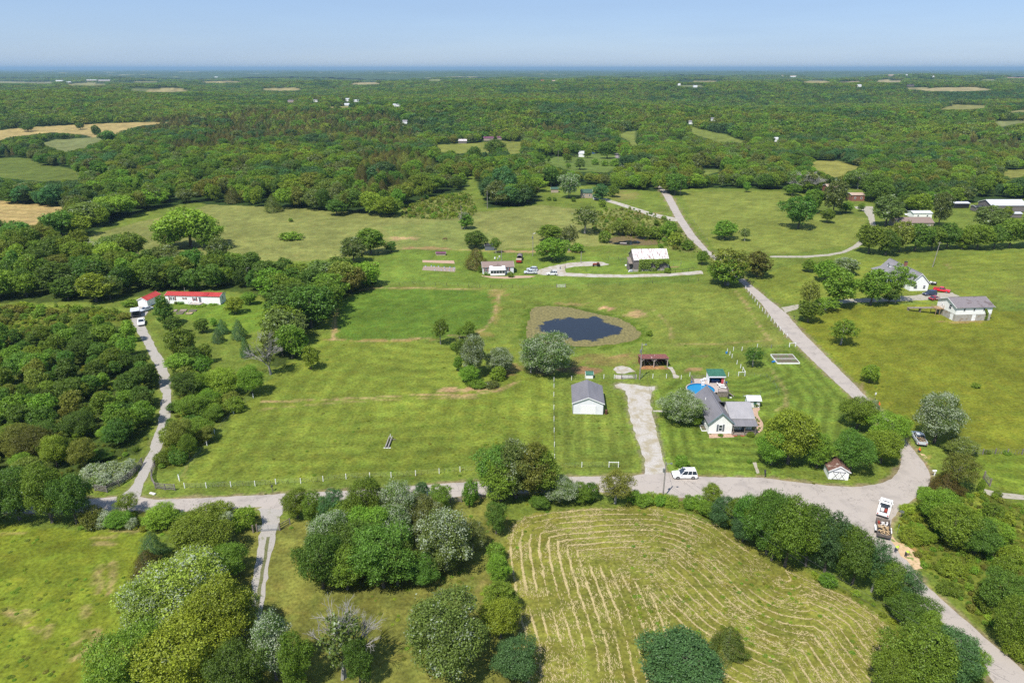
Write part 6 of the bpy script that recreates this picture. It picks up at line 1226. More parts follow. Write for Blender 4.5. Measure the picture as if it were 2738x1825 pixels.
# dormered house
T = thing('house', 'white house with grey shingle roof, brick chimney and white dormers', 'house', (147.4, 240.2, 0), R(1.5))
gable_y(T, -3.3, 3.3, 0, 21.5, 3.1, 6.4, 'white_siding', 'grey_shingle', .35, 0)
window(T, -1.4, .8, 1.3, 1.2, '-y', 0); window(T, 1.8, .8, .9, 1.3, '-y', 0)
roof_panels(T, 9, 21.8, -6.8, 2.4, -3.3, 3.3, 'grey_shingle', name='verandah_roof', along='y')
for y in (9.5, 13.5, 17.5, 21.2): part(T, 'verandah_post', MB().box(-6.6, y - .07, 0, -6.46, y + .07, 2.35), 'white_trim')
part(T, 'chimney', MB().box(-.5, 10.4, 5.6, .4, 11.2, 7.9), 'brick_red'); part(T, 'chimney_cap', MB().box(-.55, 10.35, 7.91, .45, 11.25, 8.05), 'charcoal')
for y in (4.2, 17.2):
    mb = MB(); z = 4.2; x = -2.55
    mb.v = [(x, y - .75, z), (x, y + .75, z), (x, y + .75, z + 1.0), (x, y, z + 1.6), (x, y - .75, z + 1.0), (-.6, y - .75, z + 1.0), (-.6, y + .75, z + 1.0), (-.3, y, z + 1.6)]
    mb.f = [(0, 1, 2, 3, 4), (0, 4, 5), (1, 6, 2)]; d = part(T, 'dormer', mb, 'white_siding')
    mb = MB(); mb.v = [(x - .2, y, z + 1.66), (x - .2, y - .95, z + .93), (-.5, y - .95, z + .93), (-.1, y, z + 1.66), (-.5, y + .95, z + .93), (x - .2, y + .95, z + .93)]; mb.f = [(0, 1, 2, 3), (0, 3, 4, 5)]; part(d, 'dormer_roof', mb, 'grey_shingle')
    part(d, 'dormer_window', MB().box(x - .04, y - .3, z + .2, x - .005, y + .3, z + 1.05), 'glass')
# white building on a block basement
T = thing('workshop', 'white gabled workshop on a concrete block basement with mauve roof', 'building', (141.0, 207.7, 0), R(4.5))
gable_x(T, 0, 12.0, 0, 9.2, 4.7, 6.5, 'white_siding', 'mauve_shingle', .45, 0, 'white_trim', base=2.2)
part(T, 'basement', MB().box(.03, .03, 0, 11.97, 9.17, 2.2), 'block')
door(T, 1.6, .02, 1.1, 1.9, '-x', .03, 'white_paint'); door(T, 6.3, .02, 1.0, 1.95, '-y', .03, 'white_paint')
for x in (2.6, 5.9, 9.2): window(T, x, 3.3, .75, .95, '-y', 0)
window(T, 3.0, 3.2, 1.3, 1.4, '-x', 0); window(T, 6.8, 3.2, .6, .5, '-x', 0)
n = 260; r = np.random.default_rng(9); z = r.random(n) * 3.6 + .4; x = 10.1 + .5 * np.sin(z) + r.normal(size=n) * .15; y = -.1 - r.random(n) * .25
me = finish_leaves('vine', np.stack([x, y, z], 1), np.stack([r.normal(size=n) * .4, -np.ones(n), .5 + r.normal(size=n) * .3], 1), .2, seed=6); v = link('vine', me, T); v.color = (*COL['mid'][:3], .02)
part(T, 'landing', MB().box(-2.6, 5.6, 2.2, -.02, 8.4, 2.32), 'new_wood'); railing(T, [(-2.5, 8.3), (-2.5, 5.7), (-.1, 5.7)], 2.32, 'new_wood', .5)
mb = MB()
for x, y in ((-2.5, 5.7), (-2.5, 8.2), (-1.2, 5.7)): mb.box(x - .07, y - .07, 0, x + .07, y + .07, 2.2)
part(T, 'landing_post', mb, 'new_wood'); part(T, 'ramp', MB().hexa([(-8.5, 10.6, .9), (-2.65, 6.6, 2.15), (-2.65, 8.0, 2.15), (-8.2, 12.0, .9), (-8.5, 10.6, 1.0), (-2.65, 6.6, 2.28), (-2.65, 8.0, 2.28), (-8.2, 12.0, 1.0)]), 'weathered_wood'); part(T, 'ramp_support', MB().box(-8.3, 10.8, 0, -8.1, 11.8, .9).box(-5.5, 8.9, 0, -5.3, 9.9, 1.5), 'weathered_wood')
# farther houses
def block_house(k, x0, x1, yb, hw, roof, wall, label, depth=None, rise=1.3, ridge='x', name='house', cat='house', rz=0, win=2, doorx=None, ribs=0):
    a = atk(k, x0, yb); b = atk(k, x1, yb); L = max((b - a).length, 1.5); d = depth or max(3.0, min(L * .75, 9)); z = min(a.z, b.z)
    T = thing(name, label, cat, (a.x, a.y, z), rz)
    if ridge == 'x': gable_x(T, 0, L, 0, d, hw, hw + rise, wall, roof, .3, ribs)
    else: gable_y(T, 0, L, 0, d, hw, hw + rise, wall, roof, .3, ribs)
    if L / math.hypot(a.y, 75) * FPX > 26:
        for i in range(win): window(T, L * (i + .5) / win, hw * .35, min(1, L * .14), hw * .35, '-y', 0)
    return T
block_house('K', 440, 522, 1025, 3.3, 'dull_green_roof', 'tan_wall', 'tan brick house with green roof behind the silver tree', 7, 1.6)
block_house('K', 210, 265, 984, 2.4, 'dull_green_roof', 'tan_wall', 'small tan shed with green roof under the utility pole', 3.5, .9, name='shed', cat='shed')
p = atk('K', 560, 1040); T = thing('carport', 'green-roofed open carport joined beside the tan brick house', 'carport', (p.x - 2.4, p.y, 0)); roof_panels(T, 0, 6, 0, 2.3, 5, 2.6, 'dull_green_roof')
for x in (.2, 5.8):
    for y in (.2, 4.8): part(T, 'post', MB().box(x - .07, y - .07, 0, x + .07, y + .07, 2.3), 'white_trim')
block_house('K', 420, 462, 712, 3.2, 'pale_metal_roof', 'white_siding', 'farmhouse with pale blue-grey roof beside the far road', 8, 2)
block_house('L', 680, 775, 1048, 3.6, 'tan_roof', 'brick_red', 'two-storey brick house with flat tan roof above the concrete drive', 8, .8); block_house('L', 495, 575, 985, 3.6, 'tan_roof', 'brick_red', 'tan-roofed house wing hidden behind the roadside trees', 8, 1.4)
block_house('L', 1030, 1300, 1255, 2.8, 'brown_shingle', 'tan_wall', 'brown-roofed ranch house behind the tall hedge', 9, 1.9, win=4); block_house('L', 1150, 1290, 1178, 2.6, 'pale_metal_roof', 'white_siding', 'grey metal shed roof behind the ranch house', 6, .8, name='shed', cat='shed')
block_house('L', 1450, 1575, 1100, 2.6, 'pale_metal_roof', 'dark_interior', 'open white-roofed pole shelter beside the pale barn', 5, .5, name='shelter', cat='shelter', win=0)  # closed near-black walls stand in for the shade under the roof
block_house('L', 1740, 2010, 1130, 3.6, 'pale_metal_roof', 'barn_board', 'wide barn with pale metal roof at the right hand farm', 12, 2.2, name='barn', cat='barn', win=0, ribs=1.2); block_house('L', 1890, 1975, 1175, 2.2, 'pale_metal_roof', 'barn_board', 'small white-roofed lean-to in front of the wide barn', 4, .5, name='shed', cat='shed', win=0)
block_house('L', 1625, 1700, 1128, 2.6, 'charcoal', 'barn_board', 'dark open shed between the shelter and the wide barn', 5, .5, name='shed', cat='shed', win=0)
for k, x0, x1, yb, hw, rf, wl, lb in FARHOUSES:
    a = atk(k, x0, yb); far_ = a.y
    block_house(k, x0, x1, yb, hw * (1.0 if far_ < 2500 else 1.2), rf, wl, lb, None, 1.6 if far_ < 2500 else 2.5, name='barn' if 'barn' in lb else ('shed' if 'shed' in lb else 'house'), cat='barn' if 'barn' in lb else ('shed' if 'shed' in lb else 'house'))
# ------------------------------------------------------------------ vehicles
def wheels(T, xs, hw, r=.36, wd=.22):
    for x in xs:
        for s_ in (-1, 1):
            y = s_ * (hw - wd / 2 + .02); w_ = part(T, 'wheel', MB().tube((x, y - wd/2, r), (x, y + wd/2, r), r, r, 14), 'rubber')
            part(w_, 'rim', MB().tube((x, y + s_ * (wd/2 - .01), r), (x, y + s_ * (wd/2 + .015), r), r * .62, r * .58, 10), 'rim')
def loft(prof, hw, tuck=.10, zt=None):
    """side profile (x, z) swept over the width, drawn in towards the sides"""
    mb = MB(); st = ((-1, .14), (-.9, .03), (-.6, 0), (.6, 0), (.9, .03), (1, .14)); k = len(prof)
    cx = sum(p[0] for p in prof) / k; cz = sum(p[1] for p in prof) / k
    for s_, sh in st:
        for x, z in prof: mb.v.append((x + (cx - x) * sh * .18, s_ * hw, z + (cz - z) * sh * .7))
    for i in range(len(st) - 1):
        for j in range(k): a = (j + 1) % k; mb.f.append((i*k+j, i*k+a, (i+1)*k+a, (i+1)*k+j))
    mb.f.append(tuple(reversed(range(k)))); mb.f.append(tuple((len(st)-1)*k + j for j in range(k))); 
    for i, f in enumerate(mb.f): mb.f[i] = tuple(reversed(f))
    return mb
def cabin(x0, x1, x2, x3, zb, zr, hw, inset=.16):
    """greenhouse: base x0..x3 at the belt line, roof x1..x2; front is +x"""
    return MB().hexa([(x0, -hw, zb), (x3, -hw, zb), (x3, hw, zb), (x0, hw, zb), (x1, -hw + inset, zr), (x2, -hw + inset, zr), (x2, hw - inset, zr), (x1, hw - inset, zr)])
def car(name, label, cat, loc, rz, color, kind='suv', L=4.7, Wd=1.9, Hh=1.75, group=None, rack=False):
    T = thing(name, label, cat, loc, rz, group); hw = Wd / 2; c = 'car_' + color; l = L / 2
    if kind in ('suv', 'sedan', 'hatch'):
        belt = .98 if kind == 'suv' else .86; hood = belt - .04
        prof = [(-l, .38), (-l + .05, belt - .1), (-l + .18, belt), (l * .28, belt), (l * .42, hood), (l - .35, hood - .10), (l - .03, hood - .28), (l, .42), (l - .15, .26), (-l + .15, .26)]
        part(T, 'body', loft(prof, hw), c, smooth=False, bevel=.03)
        if kind == 'suv': a = (-l + .10, -l + .42, l * .10, l * .40)
        elif kind == 'sedan': a = (-l * .74, -l * .40, l * .10, l * .44)
        else: a = (-l + .12, -l + .6, l * .1, l * .44)
        part(T, 'cabin', cabin(*a, belt - .01, Hh - .05, hw - .08), 'glass'); 
        mb = MB(); mb.hexa([(a[1] - .06, -hw + .22, Hh - .06), (a[2] + .05, -hw + .22, Hh - .06), (a[2] + .05, hw - .22, Hh - .06), (a[1] - .06, hw - .22, Hh - .06), (a[1] + .05, -hw + .30, Hh), (a[2] - .08, -hw + .30, Hh), (a[2] - .08, hw - .30, Hh), (a[1] + .05, hw - .30, Hh)]); part(T, 'roof', mb, c, bevel=.02)
        mb = MB()
        for s_ in (-1, 1):
            for xb, xt in ((a[0] + .03, a[1]), ((a[0] + a[3]) / 2 - .55, (a[1] + a[2]) / 2 - .4), ((a[0] + a[3]) / 2 + .35, (a[1] + a[2]) / 2 + .3), (a[3] - .03, a[2])): mb.beam((xb, s_ * (hw - .085), belt), (xt, s_ * (hw - .235), Hh - .05), .09, .05); part(T, 'pillar', mb, c); mb = MB()
    else:   # pickup
        prof = [(-l, .5), (-l, .98), (-.18 * L, .98), (l * .30, 1.02), (l * .42, 1.0), (l - .30, .96), (l - .04, .84), (l, .5), (l - .12, .34), (-l + .1, .38)]
        mb = loft(prof, hw); part(T, 'body', mb, c, bevel=.03)
        bx0, bx1 = -l + .12, -.17 * L; part(T, 'bed', MB().box(bx0, -hw + .18, .985, bx1, hw - .18, .995), 'charcoal')
        part(T, 'bed_rail', MB().box(bx0 - .1, -hw + .02, .985, bx1, -hw + .16, 1.18).box(bx0 - .1, hw - .16, .985, bx1, hw - .02, 1.18).box(bx0 - .12, -hw + .17, .985, bx0 - .02, hw - .17, 1.18), c, bevel=.02)
        part(T, 'cabin', cabin(-.17 * L + .02, -.13 * L, l * .16, l * .42, .99, Hh - .05, hw - .08), 'glass')
        part(T, 'roof', MB().hexa([(-.14 * L, -hw + .22, Hh - .06), (l * .19, -hw + .22, Hh - .06), (l * .19, hw - .22, Hh - .06), (-.14 * L, hw - .22, Hh - .06), (-.12 * L, -hw + .3, Hh), (l * .13, -hw + .3, Hh), (l * .13, hw - .3, Hh), (-.12 * L, hw - .3, Hh)]), c, bevel=.02)
        mb = MB()
        for s_ in (-1, 1):
            for xb, xt in ((-.17 * L + .05, -.13 * L), (0.0, 0.02), (l * .41, l * .16)): mb.beam((xb, s_ * (hw - .085), 1.0), (xt, s_ * (hw - .235), Hh - .05), .09, .05); part(T, 'pillar', mb, c); mb = MB()
    for s_ in (-1, 1):
        part(T, 'headlight', MB().box(l - .16, s_ * (hw - .3) - .16, .66, l - .02, s_ * (hw - .3) + .16, .8), 'head_lamp'); part(T, 'tail_light', MB().box(-l - .02, s_ * (hw - .22) - .09, .66, -l + .05, s_ * (hw - .22) + .09, .92), 'tail_lamp')
        part(T, 'mirror', MB().box(l * .34, s_ * (hw + .10) - .09, 1.0, l * .34 + .12, s_ * (hw + .10) + .09, 1.16), c)
    part(T, 'bumper', MB().box(l - .03, -hw + .15, .36, l + .06, hw - .15, .55), 'charcoal'); part(T, 'bumper', MB().box(-l - .06, -hw + .12, .4, -l + .03, hw - .12, .56), 'charcoal')
    wheels(T, (-L * .30, L * .31), hw, .37 if kind != 'sedan' else .33)
    if rack: part(T, 'roof_rack', MB().box(-1.6, -hw + .3, Hh + .01, .5, -hw + .35, Hh + .07).box(-1.6, hw - .35, Hh + .01, .5, hw - .3, Hh + .07), 'charcoal')
    if rack: part(T, 'sunroof', MB().box(-.1, -.35, Hh + .001, .45, .35, Hh + .012), 'glass')
    return T
p = atk('C', 1084, 200); car('parked_car', 'white SUV with roof rails parked at the house driveway mouth', 'car', (p.x, p.y + .75, 0), R(180), 'white', 'suv', 4.85, 1.95, 1.8, rack=True)
p = atk('m', 1160, 700); car('pickup_truck', 'silver-grey pickup parked at the sun porch house', 'truck', (p.x, p.y + .8, .02), R(180), 'silver', 'pickup', 5.0, 1.85, 1.7)
p = atk('m', 1190, 640); car('parked_car', 'silver car just behind the grey pickup at the sun porch house', 'car', (p.x + .3, p.y + 1.8, .02), R(172), 'silver', 'hatch', 4.5, 1.8, 1.6)
p = atk('m', 1650, 725); car('parked_car', 'boxy white off-roader with black roof rack on the gravel loop', 'car', (p.x, p.y + .7, .02), R(180), 'white', 'suv', 4.3, 1.8, 1.85, rack=True)
p = atk('h', 1220, 765); car('parked_car', 'dark navy SUV parked by the dormered house', 'car', (p.x, p.y + .6, .02), R(192), 'navy', 'suv', 4.8, 1.9, 1.75)
p = atk('h', 1420, 715); RT = car('pickup_truck', 'bright red pickup on the lawn beside the dormered house', 'truck', (p.x, p.y + 1.0, .02), R(-38), 'red', 'pickup', 5.3, 1.95, 1.75)
p = atk('h', 1262, 835); car('parked_car', 'dark red car half hidden behind the white workshop', 'car', (p.x + .8, p.y + .4, .02), R(20), 'maroon', 'sedan', 4.5, 1.8, 1.45)
p = atk('r', 425, 580); car('parked_car', 'silver sedan parked in front of the red-roofed garage', 'car', (p.x + .2, p.y + 1.2, .02), R(-118), 'silver', 'sedan', 4.7, 1.85, 1.45)
p = atk('r', 330, 880); car('pickup_truck', 'white pickup facing down the drive with canopied trailer behind', 'truck', (p.x - .3, p.y + 2.2, .02), R(-64), 'white', 'pickup', 5.2, 1.95, 1.8)
p = atk('L', 1125, 1160); car('pickup_truck', 'white pickup beside the grey shed behind the ranch house', 'truck', (p.x, p.y, .02), R(170), 'white', 'pickup', 5.2, 1.95, 1.8)
p = atk('K', 548, 1040); car('parked_car', 'pale car under the green carport', 'car', (p.x, p.y + 1.5, .05), R(80), 'silver', 'sedan', 4.6, 1.8, 1.45)
p = atk('K', 606, 680); car('parked_car', 'blue car beside the far road under the round tree', 'car', (p.x, p.y, p.z), R(170), 'blue', 'sedan', 4.6, 1.8, 1.45)
p = atk('K', 528, 688); car('parked_car', 'blue van in the yard of the far roadside farmhouse', 'car', (p.x, p.y, p.z), R(10), 'blue', 'suv', 4.8, 1.9, 1.7)
# canopied trailer behind the white pickup
p = atk('r', 225, 700); T = thing('box_trailer', 'open-sided trailer with pale canopy parked above the white pickup', 'trailer', (p.x, p.y + 1.3, 0), R(26))
part(T, 'bed', MB().box(-1.3, -1.6, .55, 1.3, 2.4, .65), 'charcoal'); part(T, 'canopy', MB().box(-1.35, -1.7, 2.25, 1.35, 2.5, 2.33), 'pale_metal_roof', bevel=.02)
for x in (-1.2, 1.2):
    for y in (-1.5, .4, 2.3): part(T, 'post', MB().box(x - .05, y - .05, .65, x + .05, y + .05, 2.25), 'charcoal')
    part(T, 'wheel', MB().tube((x * 1.08 - .08, .5, .35), (x * 1.08 + .08, .5, .35), .35, .35, 10), 'rubber')
part(T, 'crate', MB().box(-1.0, -.9, .66, .9, 2.0, 1.3), 'dark_interior')
# the work truck and its rubble trailer at the road bend
a = atk('b', 530, 215); b_ = atk('b', 410, 640); mid = (a + b_) / 2; dv = a - b_; ang = math.atan2(dv.y, dv.x)
LT = min(dv.length, 6.2)
WT = car('work_truck', 'white crew-cab work truck stopped at the road bend hitched to a trailer', 'truck', (mid.x + .45 * math.cos(ang), mid.y + .45 * math.sin(ang), .015), ang, 'white', 'pickup', 5.9, 2.05, 1.95)
part(WT, 'service_box', MB().box(-2.85, -.98, 1.19, -1.1, -.62, 1.5).box(-2.85, .62, 1.19, -1.1, .98, 1.5), 'white_paint', bevel=.02); part(WT, 'bed_load', MB().box(-2.3, -.55, 1.0, -1.2, -.1, 1.16), 'tractor_red'); part(WT, 'bed_load', MB().box(-2.2, .0, 1.0, -1.3, .5, 1.2), 'white_paint')
part(WT, 'light_bar', MB().box(-.25, -.55, 1.97, -.05, .55, 2.04), 'charcoal'); part(WT, 'hitch', MB().beam((-3.0, 0, .45), (-3.7, 0, .45), .1), 'charcoal')
a = atk('b', 440, 660); b_ = atk('b', 470, 1050); dv = a - b_; ang = math.atan2(dv.y, dv.x); mid = (a + b_) / 2
T = thing('dump_trailer', 'plank-sided trailer loaded with timber scraps and white rubble', 'trailer', (mid.x, mid.y + .2, .015), ang)
part(T, 'bed', MB().box(-2.3, -1.0, .55, 2.2, 1.0, .63), 'charcoal')
for s_ in (-1, 1):
    for i in range(3): part(T, 'plank', MB().box(-2.3, s_ * 1.02 - .03, .66 + i * .24, 2.2, s_ * 1.02 + .03, .87 + i * .24), 'weathered_wood')
    for x in (-2.2, -.8, .7, 2.1): part(T, 'stake', MB().box(x - .04, s_ * 1.08 - .03, .5, x + .04, s_ * 1.08 + .03, 1.4), 'charcoal')
    for x in (-.5, .3): 
        w_ = part(T, 'wheel', MB().tube((x, s_ * 1.2 - .1, .34), (x, s_ * 1.2 + .1, .34), .34, .34, 12), 'rubber'); part(w_, 'rim', MB().tube((x, s_ * 1.31, .34), (x, s_ * 1.33, .34), .2, .2, 8), 'rim')
    part(T, 'fender', MB().box(-.95, s_ * 1.2 - .14, .72, .75, s_ * 1.2 + .14, .77), 'white_paint')
for i in range(3): part(T, 'plank', MB().box(2.2, -1.0, .66 + i * .24, 2.26, 1.0, .87 + i * .24), 'weathered_wood')
for i in range(5): part(T, 'ramp_slat', MB().beam((-2.36 - .06 * i, -.98, .62 + i * .16), (-2.36 - .06 * i, .98, .62 + i * .16), .1, .05), 'weathered_wood')
rr = random.Random(4)
for i in range(34):
    x = rr.uniform(-1.9, .6); y = rr.uniform(-.8, .8); a_ = rr.uniform(0, 3.14); l_ = rr.uniform(.4, 1.0); z = .68 + rr.random() * .35; part(T, 'timber', MB().beam((x - math.cos(a_) * l_ / 2, max(-.9, min(.9, y - math.sin(a_) * l_ / 2)), z), (x + math.cos(a_) * l_ / 2, max(-.9, min(.9, y + math.sin(a_) * l_ / 2)), z + rr.uniform(-.05, .15)), .16, .05), 'planks')
for i in range(16):
    x = rr.uniform(.2, 1.9); y = rr.uniform(-.85, .3) if i < 12 else rr.uniform(-.9, -.3); s_ = rr.uniform(.14, .3); z = .66 + rr.random() * .3
    mb = MB().hexa([(x + (k in (1, 2)) * s_ * rr.uniform(.8, 1.4), y + (k in (2, 3)) * s_ * rr.uniform(.8, 1.4), z) for k in range(4)] + [(x + (k in (1, 2)) * s_ * rr.uniform(.6, 1.2), y + (k in (2, 3)) * s_ * rr.uniform(.6, 1.2), z + s_ * rr.uniform(.7, 1.1)) for k in range(4)]); part(T, 'rubble_block', mb, 'rubble')
part(T, 'fuel_can', MB().box(1.3, .45, .64, 1.9, .85, 1.0), 'tractor_red', bevel=.04); part(T, 'tongue', MB().beam((2.25, -.6, .5), (3.3, 0, .5), .1).beam((2.25, .6, .5), (3.3, 0, .5), .1), 'charcoal')
# silver pickup with a load of brush under the silver tree
a = atk('v', 250, 330); b_ = atk('v', 370, 540); dv = a - b_; ang = math.atan2(dv.y, dv.x); mid = (a + b_) / 2
T = car('work_truck', 'silver pickup heaped with branches and planks under the silvery tree', 'truck', (mid.x, mid.y, .015), ang, 'silver', 'pickup', 5.6, 2.0, 1.85)
for i in range(26):
    x = rr.uniform(-2.4, -1.0); y = rr.uniform(-.7, .7); a_ = rr.uniform(0, 3.14); l_ = rr.uniform(.4, .9); z = 1.02 + rr.random() * .35; part(T, 'timber', MB().beam((x - math.cos(a_) * l_ / 2, y - math.sin(a_) * l_ / 2, z), (x + math.cos(a_) * l_ / 2, y + math.sin(a_) * l_ / 2, z + .1), .12, .05), 'planks' if i % 3 else 'fence_grey')
# small utility trailer behind the red pickup
p = atk('h', 1268, 600); T = thing('utility_trailer', 'small utility trailer with a white-wrapped load behind the red pickup', 'trailer', (p.x, p.y + .6, 0), R(-30))
part(T, 'bed', MB().box(-1.3, -.8, .5, 1.3, .8, .58), 'charcoal'); part(T, 'side', MB().box(-1.3, -.84, .5, 1.3, -.8, .95).box(-1.3, .8, .5, 1.3, .84, .95), 'charcoal'); part(T, 'load', MB().box(-1.0, -.6, .59, -.2, .5, 1.1), 'plastic_white', bevel=.1); part(T, 'load', MB().box(.1, -.5, .59, 1.0, .5, 1.0), 'rubble', bevel=.1)
for s_ in (-1, 1): part(T, 'wheel', MB().tube((0, s_ * .95 - .08, .3), (0, s_ * .95 + .08, .3), .3, .3, 10), 'rubber')
# old red tractor
p = atk('K', 555, 1545); T = thing('tractor', 'old rusty red tractor by the bare earth patch', 'tractor', (p.x, p.y, 0), R(5))
part(T, 'hood', MB().box(-1.5, -.3, .75, .2, .3, 1.25), 'tractor_red', bevel=.05); part(T, 'chassis', MB().box(-1.4, -.2, .5, 1.0, .2, .75), 'charcoal'); part(T, 'seat', MB().box(.6, -.25, 1.05, 1.0, .25, 1.12).box(.95, -.25, 1.12, 1.02, .25, 1.5), 'charcoal'); part(T, 'exhaust', MB().tube((-.9, .12, 1.25), (-.9, .12, 1.95), .04), 'charcoal'); part(T, 'steering_wheel', MB().tube((.35, 0, 1.35), (.38, 0, 1.38), .22, .22, 10), 'charcoal')
for s_ in (-1, 1):
    part(T, 'rear_wheel', MB().tube((.75, s_ * .75 - .15, .68), (.75, s_ * .75 + .15, .68), .68, .68, 14), 'rubber'); part(T, 'front_wheel', MB().tube((-1.25, s_ * .5 - .08, .33), (-1.25, s_ * .5 + .08, .33), .33, .33, 10), 'rubber'); part(T, 'fender', MB().box(.4, s_ * .75 - .18, 1.38, 1.15, s_ * .75 + .18, 1.43), 'tractor_red')
# ------------------------------------------------------------------ people and the horse
def skinned(name, J, E, Rr, parent, mats, paint, root=0, sub=1):
    me = bpy.data.meshes.new(name); me.from_pydata(J, E, []); o = link(name, me, None); md = o.modifiers.new('s', 'SKIN'); md.use_smooth_shade = True
    sv = me.skin_vertices[0].data
    for i, r_ in enumerate(Rr): sv[i].radius = (r_, r_) if not isinstance(r_, tuple) else r_
    sv[root].use_root = True; s2 = o.modifiers.new('u', 'SUBSURF'); s2.levels = sub; s2.render_levels = sub
    bpy.context.view_layer.update(); dg = bpy.context.evaluated_depsgraph_get(); m2 = bpy.data.meshes.new_from_object(o.evaluated_get(dg)); bpy.data.objects.remove(o)
    for m_ in mats: m2.materials.append(M(m_))
    Jv = [Vector(j) for j in J]
    for pl in m2.polygons:
        c = pl.center; i = min(range(len(Jv)), key=lambda q: (Jv[q] - c).length - (Rr[q] if not isinstance(Rr[q], tuple) else max(Rr[q]))); pl.material_index = paint[i]; pl.use_smooth = True
    return link(name, m2, parent)
def person(label, loc, rz, pose, mats, cap=None):
    """mats: 0 trousers, 1 top, 2 skin, 3 hair or cap"""
    if pose == 'stand':
        J = [(0,0,.95),(0,.0,1.15),(0,0,1.40),(0,0,1.52),(0,.02,1.64),(-.10,0,.9),(-.11,.03,.5),(-.11,-.02,.08),(-.11,.14,.04),(.10,0,.9),(.12,.08,.5),(.12,.0,.08),(.12,.16,.04),(-.20,0,1.40),(-.26,.05,1.12),(-.22,.22,.95),(.20,0,1.40),(.27,.04,1.12),(.24,.2,.95),(-.22,.30,.92),(.24,.28,.92)]
    elif pose == 'bend':
        J = [(0,0,.88),(0,.18,1.02),(0,.42,1.08),(0,.55,1.05),(0,.66,.98),(-.10,0,.84),(-.12,.08,.46),(-.12,-.02,.08),(-.12,.14,.04),(.10,0,.84),(.13,.12,.46),(.13,.0,.08),(.13,.16,.04),(-.20,.42,1.05),(-.22,.52,.78),(-.14,.60,.52),(.20,.42,1.05),(.22,.56,.78),(.15,.66,.52),(-.13,.63,.44),(.14,.69,.44)]
    else:  # crouch
        J = [(0,0,.38),(0,.05,.6),(0,.14,.82),(0,.18,.93),(0,.22,1.04),(-.11,.02,.36),(-.15,.38,.44),(-.14,.16,.08),(-.14,.30,.04),(.11,.02,.36),(.16,.38,.42),(.15,.14,.08),(.15,.28,.04),(-.19,.14,.80),(-.23,.34,.62),(-.12,.5,.5),(.19,.14,.80),(.23,.34,.62),(.12,.5,.5),(-.1,.56,.46),(.1,.56,.46)]
    E = [(0,1),(1,2),(2,3),(3,4),(0,5),(5,6),(6,7),(7,8),(0,9),(9,10),(10,11),(11,12),(2,13),(13,14),(14,15),(2,16),(16,17),(17,18),(15,19),(18,20)]
    Rr = [.15,.145,.16,.06,.105,.10,.072,.05,.045,.10,.072,.05,.045,.075,.052,.038,.075,.052,.038,.035,.035]
    P = [0,1,1,2,3 if cap else 2,0,0,0,3,0,0,0,3,1,1,2,1,1,2,2,2]
    T = thing('person', label, 'person', loc, rz); b = skinned('body', J, E, Rr, T, mats, P)
    h = Vector(J[4]); mb = MB()
    k = 8
    for i in range(5):
        a = math.pi / 2 * i / 4
        for j in range(k): t_ = 2 * math.pi * j / k; mb.v.append((h.x + .125 * math.cos(a) * math.cos(t_), h.y + .125 * math.cos(a) * math.sin(t_) - .01, h.z + .03 + .125 * math.sin(a)))
    for i in range(4):
        for j in range(k): q = (j + 1) % k; mb.f.append((i*k+j, i*k+q, (i+1)*k+q, (i+1)*k+j))
    part(T, 'cap' if cap else 'hair', mb, cap or 'hair')
    # five short fingers to each hand
    for hand in (19, 20):
        f = Vector(J[hand]); d = (f - Vector(J[15 if hand == 19 else 18])).normalized(); side = d.cross(Vector((0, 0, 1))).normalized(); mb = MB()
        for i in range(4): q = f + side * (i - 1.5) * .02; ln = (.055, .065, .06, .048)[i]; mb.tube(q, q + d * ln, .010, .009, 5).tube(q + d * ln, q + d * (ln + .02) + Vector((0, 0, -.025)), .009, .007, 5)
        s_ = 1 if hand == 19 else -1; mb.tube(f - d * .03 + side * s_ * .03, f + d * .015 + side * s_ * .055, .011, .008, 5); part(T, 'fingers', mb, mats[2])
    return T
p = atk('b', 700, 1262); person('worker in yellow hi-vis shirt standing on the road edge behind the trailer', (p.x, p.y + .2, .02), R(-60), 'bend', ('denim', 'hivis_yellow', 'skin', 'charcoal'), 'hivis_yellow')
p = atk('b', 905, 1350); person('worker in yellow hi-vis shirt bent over the dug-up clay bank', (p.x, p.y + .2, .02), R(-75), 'bend', ('charcoal', 'hivis_yellow', 'skin', 'charcoal'), 'khaki')
p = atk('H', 811, 1025); person('worker in orange vest standing by the white road sign', (p.x, p.y, .02), R(120), 'stand', ('denim', 'hivis_orange', 'skin', 'charcoal'), 'hivis_orange')
p = atk('v', 330, 615); person('worker in orange crouching behind the loaded silver pickup', (p.x, p.y, .02), R(20), 'crouch', ('denim', 'hivis_orange', 'skin', 'charcoal'), 'hivis_orange')
p = atk('m', 1942, 570); person('person in pink shirt and black shorts walking on the gravel loop', (p.x, p.y, .02), R(90), 'stand', ('charcoal', 'pink_cloth', 'skin', 'hair'))
p = atk('m', 1842, 580); person('person in grey crouching on the gravel loop', (p.x, p.y, .02), R(90), 'crouch', ('denim', 'grey_cloth', 'skin', 'hair'))
p = atk('J', 1400, 1350); T = thing('horse', 'brown horse grazing in the long north pasture', 'horse', (p.x, p.y, 0), R(200))
J = [(-.6,0,1.2),(-.2,0,1.15),(.3,0,1.15),(.6,0,1.25),(.95,0,1.15),(1.2,0,.75),(1.35,0,.42),(1.5,0,.3),(-.6,-.18,1.0),(-.55,-.2,.72),(-.72,-.2,.45),(-.68,-.2,.06),(-.6,.18,1.0),(-.45,.2,.72),(-.6,.2,.45),(-.55,.2,.06),(.6,-.17,.9),(.62,-.18,.5),(.6,-.18,.06),(.55,.17,.9),(.72,.18,.5),(.7,.18,.06),(-.85,0,1.15),(-.95,0,.75)]
